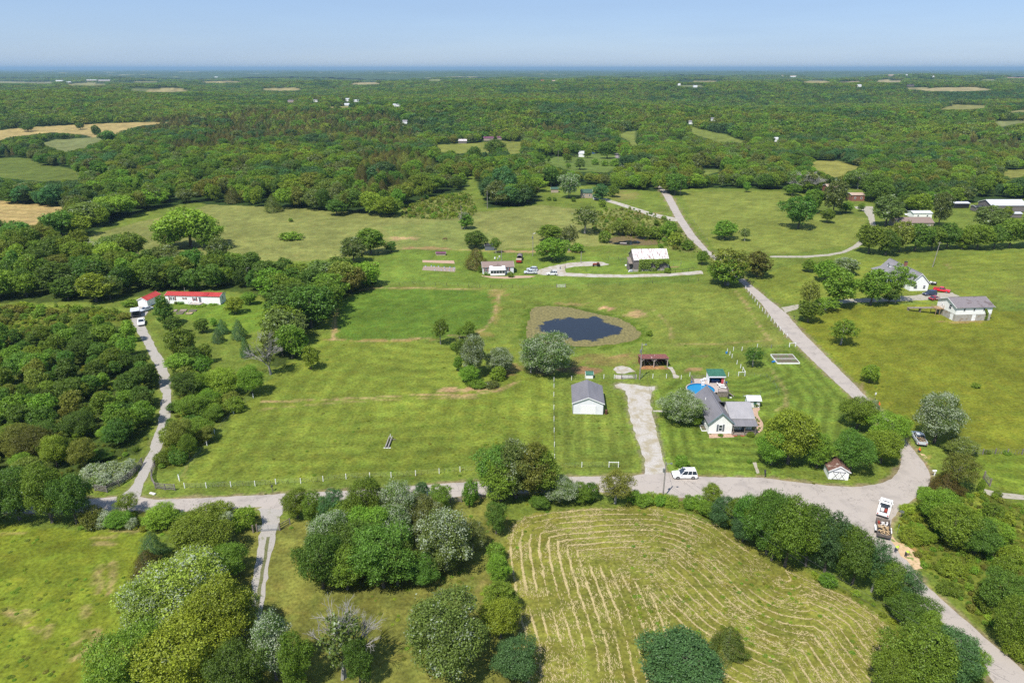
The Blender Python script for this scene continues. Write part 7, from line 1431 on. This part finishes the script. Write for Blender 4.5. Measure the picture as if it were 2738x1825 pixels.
E = [(0,1),(1,2),(2,3),(3,4),(4,5),(5,6),(6,7),(0,8),(8,9),(9,10),(10,11),(0,12),(12,13),(13,14),(14,15),(3,16),(16,17),(17,18),(3,19),(19,20),(20,21),(0,22),(22,23)]
skinned('body', J, E, [.3,.3,.29,.28,.2,.14,.13,.08,.17,.1,.06,.06,.17,.1,.06,.06,.12,.07,.06,.12,.07,.06,.08,.05], T, ('horse_brown',), [0] * 24)
mb = MB()
for i in range(7): q = Vector((.7 + i * .09, 0, 1.42 - i * .085)); mb.box(q.x - .04, -.03, q.z - .12, q.x + .04, .03, q.z + .04)
part(T, 'mane', mb, 'hair'); part(T, 'ear', MB().tube((1.12, -.07, .92), (1.12, -.09, 1.02), .035, .005, 4).tube((1.12, .07, .92), (1.12, .09, 1.02), .035, .005, 4), 'horse_brown')
# ------------------------------------------------------------------ fences, gates, posts
def top_of(p, h): return p + Vector((0, 0, h))
def post_fence(label, pts, mat='white_paint', h=1.2, w_=.115, wires=4, rail=False, between=0, thin='dark_post', name='fence'):
    P = [atk(*q) for q in pts]; o = P[0].copy(); T = thing(name, label, 'fence', o)
    for i, q in enumerate(P):
        l = q - o; part(T, 'post', MB().box(l.x - w_/2, l.y - w_/2, l.z - .1, l.x + w_/2, l.y + w_/2, l.z + h), mat)
        if between and i:
            a = P[i - 1] - o
            for k in range(1, between + 1): c = a.lerp(l, k / (between + 1)); part(T, 'stake', MB().box(c.x - .018, c.y - .018, c.z - .1, c.x + .018, c.y + .018, c.z + h * .8), thin)
    mb = MB()
    for a, b in zip(P[:-1], P[1:]):
        for k in range(wires): z = h * (.25 + .7 * k / max(1, wires - 1)); mb.tube(top_of(a - o, z), top_of(b - o, z), .004, .004, 3)
    if wires: part(T, 'wire', mb, 'galv')
    if rail:
        for a, b in zip(P[:-1], P[1:]): part(T, 'rail', MB().beam(top_of(a - o, h * .9), top_of(b - o, h * .9), .06, .12), mat)
    return T
fr = [('A',1240,262),('A',1385,260),('A',1550,253),('A',1712,248),('B',95,235),('B',262,230),('B',412,216),('B',566,200),('B',725,192),('B',868,190),('B',1032,178),('B',1190,165),('B',1330,152),('B',1480,146),('C',205,130),('C',390,122),('C',572,121),('C',635,122)]
post_fence('wire fence on white posts along the front of the mown pasture', fr, between=3)
T = post_fence('short H-brace of white posts with a rail near the driveway mouth', [('C',572,119),('C',635,120)], wires=0, rail=True, name='fence_brace')
bpy.data.objects.remove  # keep
post_fence('white post wire fence climbing the scrubby edge of the mown pasture', [('A',1205,215),('E',1250,1520),('E',1447,1282),('E',1487,1225),('E',1500,1200),('E',1633,1060),('E',1683,1000),('E',1770,950)], between=2)
post_fence('white post fence line between the mown pasture and the garage lawn', [('G',212,835),('G',212,880),('G',211,940),('G',211,1030),('G',212,1110),('G',213,1190),('G',215,1290),('G',216,1378)], h=1.2, between=4, rail=False, wires=5, thin='fence_grey')
post_fence('white post fence behind the garage with rail braces', [('G',335,825),('G',430,815),('G',560,815),('G',633,815),('G',683,815)], rail=False, wires=3, between=1)
post_fence('white post fence behind the driveway turning area', [('G',785,817),('G',826,808),('G',902,812),('G',997,812),('G',1100,820),('G',1160,800)], wires=3, between=1)
post_fence('white post fence between the deck and the small paddock corner', [('G',1430,799),('G',1500,797),('G',1545,797)], wires=2); post_fence('white braced corner posts of the house paddock', [('G',1500,796),('G',1545,796),('G',1530,762)], wires=0, rail=True, name='fence_brace')
post_fence('white post fence running from the paddock corner past the lone yard tree', [('G',1545,790),('G',1515,742),('G',1490,715),('G',1455,670),('G',1440,652),('G',1422,632),('G',1465,620),('G',1525,620),('G',1632,599),('G',1730,604),('H',63,604),('H',190,594),('H',232,592)], wires=3, between=0, rail=False)
post_fence('white braced posts at the road end of the house paddock', [('H',188,592),('H',231,591)], wires=0, rail=True, name='fence_brace')
post_fence('closely set white posts along the straight road above the paddock', [('G',1550,190),('G',1568,212),('G',1583,232),('G',1600,255),('G',1616,278),('G',1632,302),('G',1648,322),('G',1667,345),('G',1686,362),('G',1706,388),('G',1728,412),('G',1750,432),('G',1773,455),('G',1792,480),('G',1816,505),('H',172,528),('H',230,590)], wires=3, h=1.3)
post_fence('dark-posted wire fence along the top of the dark green plot', [('F',870,165),('F',960,160),('F',1057,157),('F',1135,160),('F',1212,163),('F',1290,165),('F',1370,170),('F',1445,175),('F',1522,178),('F',1598,180),('F',1675,180),('F',1750,182),('F',1825,185),('G',232,180),('G',450,172),('G',672,162),('G',900,150),('G',1150,134),('G',1222,133)], mat='dark_post', h=1.2, w_=.12, wires=4)
post_fence('wire paddock fence round the vine-covered barn', [('n',60,720),('n',330,720),('n',445,740),('n',600,780)], mat='dark_post', wires=4); post_fence('dark rail fence right of the vine-covered barn', [('n',1690,1090),('n',1820,1055),('n',2015,1050),('n',2170,1030),('n',2300,1010)], mat='dark_post', wires=0, rail=True, h=1.2)
post_fence('galvanised panel pen right of the barn', [('n',1760,910),('n',1955,905),('n',1970,840),('n',1700,830)], mat='galv', h=1.5, w_=.06, wires=6, name='pen')
post_fence('green metal panel pen left of the barn', [('n',385,805),('n',505,800),('n',600,800)], mat='green_paint', h=1.4, w_=.06, wires=6, name='pen')
post_fence('wire fence on dark posts across the roadside pasture', [('K',1165,1040),('K',1215,1110),('K',1300,1210),('K',1400,1350)], mat='fence_grey', wires=3, h=1.2, between=6, thin='fence_grey')
post_fence('wire fence curving round the dry grass circle behind the house', [('a',1200,250),('a',1540,250),('a',1780,270),('a',1915,400),('a',2005,560),('a',2005,600),('a',1660,600),('a',1330,660)], mat='galv', h=1.0, w_=.05, wires=4, between=1, thin='galv')
post_fence('weathered wire fence across the olive field edge', [('v',1120,640),('v',1270,640),('v',1460,630),('v',1640,640),('v',1860,640),('v',2300,650)], mat='fence_grey', h=1.3, w_=.16, wires=4, between=3, thin='fence_grey')
def plank_fence(label, pts, h=1.35, n=4, mat='fence_grey'):
    P = [atk(*q) for q in pts]; o = P[0].copy(); T = thing('plank_fence', label, 'fence', o); Q = []
    for a, b in zip(P[:-1], P[1:]):
        k = max(1, round((b - a).length / 2.4)); Q += [a.lerp(b, i / k) for i in range(k)]
    Q.append(P[-1])
    for i, q in enumerate(Q):
        l = q - o; part(T, 'post', MB().box(l.x - .08, l.y - .08, -.1, l.x + .08, l.y + .08, h + .08), mat)
        if i:
            a = Q[i - 1] - o
            for r_ in range(n): z = .28 + (h - .3) * r_ / (n - 1); dz = random.uniform(-.02, .02); part(T, 'plank', MB().beam(Vector((a.x, a.y, z + dz)), Vector((l.x, l.y, z - dz)), .045, .15), mat)
plank_fence('weathered grey plank fence curving along the west side of the gravel drive mouth', [('A',955,100),('A',920,150),('A',880,195),('A',800,250),('A',720,292),('A',640,280)])
plank_fence('weathered grey plank fence curving along the east side of the gravel drive mouth', [('A',1075,60),('A',1040,120),('A',1020,175),('A',1020,215),('A',1045,265),('A',1110,275),('A',1175,278)])
def gate(label, k, a, b, h=1.25, mat='galv', bars=6):
    A, B = atk(k, *a), atk(k, *b); T = thing('farm_gate', label, 'gate', A); d = B - A
    part(T, 'gate_post', MB().box(-.1, -.1, 0, .1, .1, h + .3), 'weathered_wood'); part(T, 'gate_post', MB().box(d.x - .1, d.y - .1, 0, d.x + .1, d.y + .1, h + .3), 'weathered_wood')
    for i in range(bars): z = .2 + (h - .2) * i / (bars - 1); part(T, 'bar', MB().tube(top_of(d * .03, z), top_of(d * .97, z), .028, .028, 5), mat)
    for f in (.03, .5, .97): part(T, 'upright', MB().tube(top_of(d * f, .2), top_of(d * f, h), .03, .03, 5), mat)
gate('galvanised farm gate across the south drive, fenced by posts', 'B', (-30, 555), (122, 545)); gate('leaning farm gate left open beside the south drive', 'A', (1665, 450), (1700, 560)); gate('galvanised gate in the white fence behind the driveway', 'G', (684, 818), (780, 818))
gate('pale gate standing in the dark-posted wire fence', 'm', (1750, 1000), (1950, 995), 1.2, 'white_paint', 5); gate('weathered gate hanging at the southeast farm track', 'v', (1285, 1010), (1375, 1120), 1.5, 'fence_grey', 7); gate('small dark gate at the road edge of the dry lawn', 'B', (1265, 358), (1340, 355), 1.1, 'fence_grey', 5)
plank_fence('short grey plank fence beside the south farm gate', [('B',122,545),('B',190,505)], 1.2, 3)
# small white stable box in the fence
p = atk('G', 460, 815); T = thing('well_house', 'tiny white well house with green roof in the fence behind the garage', 'shed', (p.x, p.y, 0), R(0)); gable_x(T, -.9, .9, 0, 1.5, 1.2, 1.7, 'white_paint', 'green_roof', .15)
# poles and wires
POLES = {}
def pole(key, k, bx, by, ty, label, arm=True, box=False, lean=0):
    b = atk(k, bx, by); y1 = S(k, 0, ty)[1]; lo, hi = 1, 30
    for _ in range(24):
        m_ = (lo + hi) / 2
        if project(b.x, b.y, b.z + m_)[1] > y1: lo = m_
        else: hi = m_
    H = min(hi, 16); T = thing('utility_pole', label, 'pole', b); part(T, 'shaft', MB().tube((0, 0, -.2), (lean, 0, H), .16, .10, 8), 'pole_wood')
    if arm: part(T, 'crossarm', MB().beam((lean * .93 - .9, 0, H * .95), (lean * .93 + .9, 0, H * .95), .1), 'pole_wood'); [part(T, 'insulator', MB().tube((lean * .93 + x, 0, H * .95 + .05), (lean * .93 + x, 0, H * .95 + .2), .05, .03, 6), 'grey_shutter') for x in (-.8, 0.25, .8)]
    if box: part(T, 'transformer', MB().tube((lean * .7 - .28, -.1, H * .74), (lean * .7 - .28, -.1, H * .83), .2, .2, 10), 'galv'); part(T, 'street_lamp', MB().tube((lean, 0, H * .96), (.9, -.1, H * .97), .03, .03, 5).box(.8, -.2, H * .95, 1.15, 0, H * .99), 'galv')
    POLES[key] = b + Vector((lean, 0, H * .96)); return T
pole('front', 'C', 933, 330, 88, 'tall grey utility pole at the road opposite the house driveway', False, True); pole('shed', 'G', 810, 820, 568, 'tall utility pole in front of the rusty open shed', False, True); pole('right', 'L', 1298, 1550, 1358, 'leaning utility pole in the field behind the dormered house', True, False, .8)
pole('road', 'K', 1193, 1008, 885, 'utility pole beside the straight road at the wood edge', True); pole('tanshed', 'K', 252, 930, 840, 'utility pole rising behind the small tan shed', True); pole('pasture', 'K', 70, 1465, 1288, 'utility pole standing left of the round dark tree by the gravel loop', False, True)
pole('farm', 'K', 263, 735, 665, 'utility pole by the far blue-grey farmhouse yard', True); pole('power', 'K', 1293, 462, 400, 'utility pole on the far green power cut', True); pole('cut', 'J', 1210, 467, 408, 'utility pole on the narrow clearing in the woods', True); pole('home', 'E', 1735, 140, 38, 'utility pole at the wood edge right of the mobile home', False, True)
pole('scrub', 'J', 1720, 1105, 965, 'bare utility pole at the scrubby slope beside the dark trees', False); pole('loop', 'm', 2297, 445, 195, 'thin pole behind the bare earth patch', False); pole('behind', 'm', 512, 400, 130, 'thin antenna mast behind the sun porch house', False); pole('snag', 'J', 1523, 1262, 1080, 'bare pole-like snag beside the small bushy tree', False); pole('rwood', 'K', 1925, 385, 355, 'distant utility pole in the right hand woods', True)
pole('homeroof', 'r', 1293, 165, 65, 'short service mast behind the mobile home roof', False)
def wire(label, A, B, sag=1.2, r_=.018):
    T = thing('power_line', label, 'wire', A); mb = MB(); n = 14; d = B - A
    P = [d * (i / n) - Vector((0, 0, sag * 4 * (i / n) * (1 - i / n))) for i in range(n + 1)]
    for a, b in zip(P[:-1], P[1:]): mb.tube(a, b, r_, r_, 4)
    part(T, 'cable', mb, 'charcoal')
wire('service wire from the roadside pole to the pole by the rusty shed', POLES['front'], POLES['shed'], 1.4); wire('wire sagging from the roadside pole over the hay field hedge', POLES['front'], Vector((58, 62, 9)), 1.5); wire('second wire sagging from the roadside pole over the hedge', POLES['front'] - Vector((0, 0, .9)), Vector((58.5, 61, 8)), 1.6)
wire('wire from the shed pole to the white house', POLES['shed'], Vector((43.6, 146, 3.3)), .6); wire('service wire into the wood right of the mobile home', POLES['home'], POLES['homeroof'], .8)
# signs and mailboxes
def signpost(label, k, x, y, h, w_, hh, mat, rz=0, name='road_sign'):
    p = atk(k, x, y); T = thing(name, label, 'sign', p, rz); part(T, 'post', MB().tube((0, 0, 0), (0, 0, h), .035, .035, 6), 'galv'); part(T, 'panel', MB().box(-w_/2, -.055, h - hh, w_/2, -.036, h), mat)
signpost('white rectangular road sign beside the orange-vested worker', 'H', 783, 968, 2.2, .5, .6, 'white_paint', R(20)); signpost('thin green and white street marker beside the trailer', 'b', 738, 850, 1.8, .14, .5, 'green_paint', R(30)); signpost('small grey back of a road sign on the grass bank', 'b', 800, 560, 1.7, .7, .5, 'galv', R(-20))
signpost('white marker with slanted arm at the road bend verge', 'v', 540, 965, 1.25, .12, 1.2, 'white_paint', R(0), 'sign_post')
p = atk('v', 540, 960); T = thing('mailbox', 'white roadside mailbox on slanted bracket at the bend', 'mailbox', p); part(T, 'bracket', MB().beam((0.05, 0, 0), (.25, 0, 1.0), .09), 'white_paint'); part(T, 'box', MB().box(-.45, -.14, 1.0, .35, .14, 1.3), 'white_paint', bevel=.06)
for k, x, y, lb in (('B', 72, 282, 'dark mailbox on the road verge by the mown pasture'), ('C', 1616, 178, 'small grey mailbox at the stepping stones'), ('H', 220, 403, 'dark mailbox where the workshop drive meets the road'), ('D', 15, 190, 'small dark meter post on the lawn verge')):
    p = atk(k, x, y); T = thing('mailbox', lb, 'mailbox', p); part(T, 'post', MB().box(-.05, -.05, 0, .05, .05, 1.0), 'weathered_wood'); part(T, 'box', MB().box(-.14, -.25, 1.0, .14, .25, 1.28), 'charcoal', bevel=.05)
p = atk('A', 1025, 303); T = thing('culvert_slab', 'pale broken concrete slab lying at the drive mouth verge', 'slab', p, R(-20)); part(T, 'slab', MB().box(-.7, -.2, 0, .6, .25, .28), 'rubble', bevel=.05)
# raised beds
def bed(label, k, pts, mat='white_paint', h=.35, soil='garden_soil', mid=False):
    P = [atk(k, *q) for q in pts]; o = P[0].copy(); T = thing('raised_bed', label, 'garden bed', o); Q = [q - o for q in P]
    for a, b in zip(Q, Q[1:] + Q[:1]): part(T, 'board', MB().beam(Vector((a.x, a.y, h / 2)), Vector((b.x, b.y, h / 2)), .08, h), mat)
    mb = MB().prism([(q.x, q.y) for q in Q], .02, h * .7); part(T, 'soil', mb, soil)
    if mid: a, b = (Q[0] + Q[3]) / 2, (Q[1] + Q[2]) / 2; part(T, 'board', MB().beam(Vector((a.x, a.y, h * .8)), Vector((b.x, b.y, h * .8)), .08, .1), mat)
bed('large white-framed raised bed divided in two beside the straight road', 'H', [(105,712),(262,712),(210,652),(58,652)], mid=True)
for i, (pts, lb, so) in enumerate((([(1110,630),(1240,630),(1275,590),(1130,590)], 'planted wooden bed nearest the dark cedar below the mobile home', 'garden_soil'), ([(1305,632),(1430,632),(1470,600),(1330,600)], 'sandy wooden bed without plants below the mobile home', 'clay'), ([(1175,572),(1310,572),(1345,535),(1200,535)], 'bare brown wooden bed in the middle below the mobile home', 'tilled_soil'), ([(1370,575),(1515,575),(1545,540),(1400,540)], 'grassy wooden bed farthest east below the mobile home', 'garden_soil'), ([(1045,575),(1110,575),(1140,540),(1070,540)], 'small wooden bed half behind the dark cedar', 'tilled_soil'))):
    bed(lb, 'r', pts, 'weathered_wood', .3, so)
bed('low grassy flower bed against the west wall of the white house', 'a', [(545,1298),(650,1298),(600,1200),(500,1195)], 'white_paint', .2)
for i, (x, y) in enumerate(((1145,34),(1185,32),(1205,36),(1235,36),(1275,40),(1315,42),(1345,45),(1255,60),(1280,58),(1310,62),(1340,60),(1210,60))):
    p = atk('F', x, y); T = thing('garden_bucket', 'white bucket planter in the tilled strip of the sun porch house', 'bucket', p, 0, 'white buckets in the tilled strip'); part(T, 'bucket', MB().tube((0, 0, 0), (0, 0, .4), .18, .23, 8), 'plastic_white'); part(T, 'rim', MB().tube((0, 0, .402), (0, 0, .43), .25, .25, 8), 'plastic_blue')
# two logs on skids in the pasture
p = atk('F', 875, 1300); T = thing('log_jump', 'pair of grey logs propped on cross bars in the mown pasture', 'log', p); 
for s_ in (-.3, .3): part(T, 'log', MB().tube((s_, -.2, .35), (s_ + .15, 4.2, .5), .17, .13, 8), 'pole_wood')
part(T, 'cross_bar', MB().beam((-.7, -.1, .12), (.8, -.1, .12), .14), 'white_paint'); part(T, 'cross_bar', MB().beam((-.4, 3.4, .18), (1.3, 3.4, .18), .12), 'weathered_wood'); part(T, 'stake', MB().box(.0, 4.2, 0, .1, 4.3, 1.0), 'white_paint')
p = atk('n', 640, 1040); T = thing('stone_heap', 'grey tarpaulin-covered heap at the barn corner', 'heap', p); part(T, 'cover', MB().hexa([(-1, -.5, 0), (1, -.5, 0), (1.1, .8, 0), (-.9, .8, 0), (-.3, -.1, .8), (.8, -.1, 1.0), (.7, .5, .9), (-.2, .5, .8)]), 'galv', bevel=.1)
drum('trough', atk('n', 525, 890), 'white round trough lid left of the barn', 'plastic_white', .4, .5, cat='trough')
p = atk('K', 760, 1372); T = thing('jetty', 'small grey floating dock in the brown pond', 'dock', (p.x, p.y, .1), R(-10))
for i in range(8): part(T, 'plank', MB().box(-1.5 + i * .38, -.8, .12, -1.5 + i * .38 + .35, .8, .18), 'deck_wood')
part(T, 'float', MB().box(-1.4, -.7, -.05, 1.4, .7, .115), 'charcoal')
p = atk('I', 330, 40); T = thing('radio_mast', 'thin radio mast on the horizon', 'mast', (p.x * .5, p.y * .5, 0)); part(T, 'lattice', MB().tube((0, 0, 0), (0, 0, 170), 3.2, 2.0, 4), 'galv')
for x, y, s_, lb in ((1690, 270, .55, 'rusty scrap heap of planks at the thicket corner'),):
    p = atk('F', 640, 182); T = thing('plank_pile', 'pile of pale planks at the corner of the dark trees', 'pile', p)
    for i in range(9): a_ = rr.uniform(-.5, .5); part(T, 'plank', MB().beam((-1.4 + rr.uniform(-.3, .3), rr.uniform(-.7, .7), .1 + i * .07), (1.4, rr.uniform(-.7, .7), .12 + i * .07), .2, .05), 'planks')
for k, x, y, yb, w_, lb in (('a', 905, 1355, 1410, 100, 'leafy yellow-green plant in the front garden bed'), ('a', 1480, 1320, 1420, 150, 'leafy yellow-green plant at the porch corner'), ('a', 1580, 760, 850, 120, 'bushy plant under the garden shed window'), ('m', 165, 650, 720, 90, 'small shrub left of the sun porch'), ('m', 715, 650, 775, 140, 'round shrub right of the sun porch'), ('m', 235, 685, 728, 60, 'tiny shrub against the sun porch'), ('m', 30, 520, 670, 90, 'leafy shrub at the west corner of the sun porch house'),
      ('r', 1200, 350, 420, 160, 'flowering bush by the mobile home wall'), ('r', 1100, 360, 420, 70, 'blue-green bush under the twin windows'), ('r', 1900, 390, 440, 230, 'low hedge at the east end of the mobile home'), ('r', 1580, 440, 480, 280, 'low flower border in front of the mobile home deck'), ('n', 1610, 960, 1090, 180, 'yellow-green bush at the barn corner by the lane'), ('E', 910, 270, 315, 110, 'brownish bush left of the red-roofed garage'),
      ('G', 1358, 1310, 1335, 25, 'tiny sapling on the front lawn'), ('C', 1515, 72, 98, 32, 'dark clipped bush at the top of the stepping stones'), ('C', 1570, 74, 90, 18, 'tiny bush beside the stepping stones'), ('G', 880, 480, 520, 40, 'reedy bush at the pond edge'), ('H', 1495, 850, 885, 60, 'low weed clump in the olive field'), ('v', 1345, 580, 640, 90, 'brown bush on the weathered field fence'), ('v', 1640, 590, 655, 110, 'green bush on the weathered field fence'), ('v', 1505, 1190, 1290, 120, 'white-blossomed bush on the southeast farm track'), ('v', 1255, 1030, 1210, 80, 'narrow vine-clad bush beside the weathered gate')):
    bbox_tree(k, x, y, yb, w_, 'shrub', 'bright' if 'yellow' in lb else 'mid', label=lb)
for i, (x, y) in enumerate(((1560,1050),(1600,1085),(1575,1115),(1630,1120),(1580,1150),(1620,1185),(1645,1250),(1620,1285),(1565,1250))):
    p = atk('a', x, y); put_tree('shrub', 'bright', (p.x, p.y, .02), .35, .5, label='small clipped perennial in the curved mulch bed', group='perennials in the curved mulch bed')

# ------------------------------------------------------------------ cut hay raked into rows
HAYB = [tuple(at(*q)[:2]) for q in (poly('B',(1756,1700),(1740,1300),(1690,1000),(1640,640),(1660,520),(1756,450)) + poly('C',(100,430),(200,410),(500,390),(900,392),(1100,428),(1300,510),(1500,660),(1756,868)) + poly('D',(100,770),(330,870),(560,965),(780,1110),(900,1250),(985,1345),(1200,1600)))]
def hay():
    r = np.random.default_rng(11); xs = [p[0] for p in HAYB]; ys = [p[1] for p in HAYB]; n = 900000
    X = r.uniform(min(xs) - 1, max(xs) + 1, n); Y = r.uniform(60, max(ys) + 1, n)
    px, py = project(X, Y, X * 0); m_ = inpoly(px, py, [tuple(project(a, b, 0)) for a, b in HAYB]); X, Y = X[m_], Y[m_]
    d = dist_poly(X, Y, HAYB, False); e = .2; gx = dist_poly(X + e, Y, HAYB, False) - d; gy = dist_poly(X, Y + e, HAYB, False) - d
    wob = (vnoise(X, Y, 9, 2) - .5) * .9 + (vnoise(X, Y, 1.4, 3) - .5) * .22; sp = 1.55; ph = (d + wob) % sp
    dens = np.clip((vnoise(X, Y, 5, 4) - .22) * 1.9, .04, 1) * np.clip((vnoise(X, Y, 1.2, 5)) * 1.5, .2, 1) * np.where(d > 24, .55, 1)
    left = .8 + 0.45 * (X < 22) + .5 * (vnoise(X, Y, 4, 6) - .4); wd = .065 * left
    on = (np.abs(ph - sp / 2) < wd * (1 + 1.2 * vnoise(X, Y, .8, 6))) & (r.random(len(X)) < dens * .75) | (r.random(len(X)) < .012 * np.clip(vnoise(X, Y, 2.2, 7) * 3 - 1, 0, 1) * 3)
    X, Y, gx, gy, ph = X[on], Y[on], gx[on], gy[on], ph[on]; n = len(X); ang = np.arctan2(gx, -gy) + r.normal(size=n) * .55; L = r.uniform(.07, .24, n); wv = r.uniform(.016, .042, n)
    c, s = np.cos(ang), np.sin(ang); z = .03 + r.random(n) * .07; V = []
    for a, b in ((-1, -1), (1, -1), (1, 1), (-1, 1)): V.append(np.stack([X + c * L * a - s * wv * b, Y + s * L * a + c * wv * b, z + .03 * a * r.random(n)], 1))
    V = np.stack(V, 1).reshape(-1, 3); me = bpy.data.meshes.new('raked_hay'); me.vertices.add(len(V)); me.vertices.foreach_set('co', V.ravel()); F = np.arange(len(V), dtype=np.int32)
    me.loops.add(len(V)); me.loops.foreach_set('vertex_index', F); me.polygons.add(n); me.polygons.foreach_set('loop_start', F[::4].copy()); me.update()
    noisy('straw', (.40, .33, .15), (.60, .49, .25), scale=1.5, rough=1, contrast=(.3, .7)); me.materials.append(M('straw')); tag(link('raked_hay', me), 'rows of dry cut hay lying across the bottom right field', 'hay', kind='stuff'); print('hay', n)
hay()

# ------------------------------------------------------------------ labels for every traced tree
FORMW = dict(round='round-crowned tree', oval='upright leafy tree', loose='sparse open-crowned tree', cedar='conical cedar', bare='half-bare grey tree', shrub='shrub')
def size_word(H, form):
    if form == 'shrub': return 'low' if H < 1.6 else 'tall'
    return 'small' if H < 5 else ('mid-sized' if H < 9 else ('tall' if H < 13 else 'very tall'))
def describe():
    groups = {}
    for o, form, color, H in LABELQ:
        x, y = o.location.x, o.location.y; lx, ly, wd = min(LANDM, key=lambda q: math.hypot(q[0] - x, (q[1] - y) * .8)); dx, dy = x - lx, y - ly
        side = ('east of' if dx > 0 else 'west of') if abs(dx) > abs(dy) * .9 else ('beyond' if dy > 0 else 'in front of')
        groups.setdefault((size_word(H, form), ADJ[color], FORMW[form], side, wd), []).append((x, y, o))
    ORD = ['first', 'second', 'third', 'fourth', 'fifth', 'sixth', 'seventh', 'eighth', 'ninth', 'tenth']
    for (sz, ad, fm, side, wd), L in groups.items():
        L.sort(key=lambda q: q[0])
        for i, (x, y, o) in enumerate(L):
            base = '%s %s %s %s %s' % (sz, ad, fm, side, wd)
            if len(L) > 1: base += ', ' + ('westmost' if i == 0 else 'eastmost' if i == len(L) - 1 else ORD[min(i, 9)] + ' from west') 
            o['label'] = base
describe()
# ------------------------------------------------------------------ the air
mb = MB().box(-62000, -500, -45, 62000, 62000, 130); me = mb.mesh('haze', None)
m = bpy.data.materials.new('air'); m.use_nodes = True; t = m.node_tree; t.nodes.clear(); out = N(t, 'OutputMaterial'); pv = N(t, 'VolumePrincipled')
pv.inputs['Color'].default_value = (.33, .51, .74, 1); pv.inputs['Density'].default_value = .000065; pv.inputs['Anisotropy'].default_value = .1
t.links.new(pv.outputs[0], out.inputs['Volume']); me.materials.append(m); o = link('haze', me); o['kind'] = 'stuff'
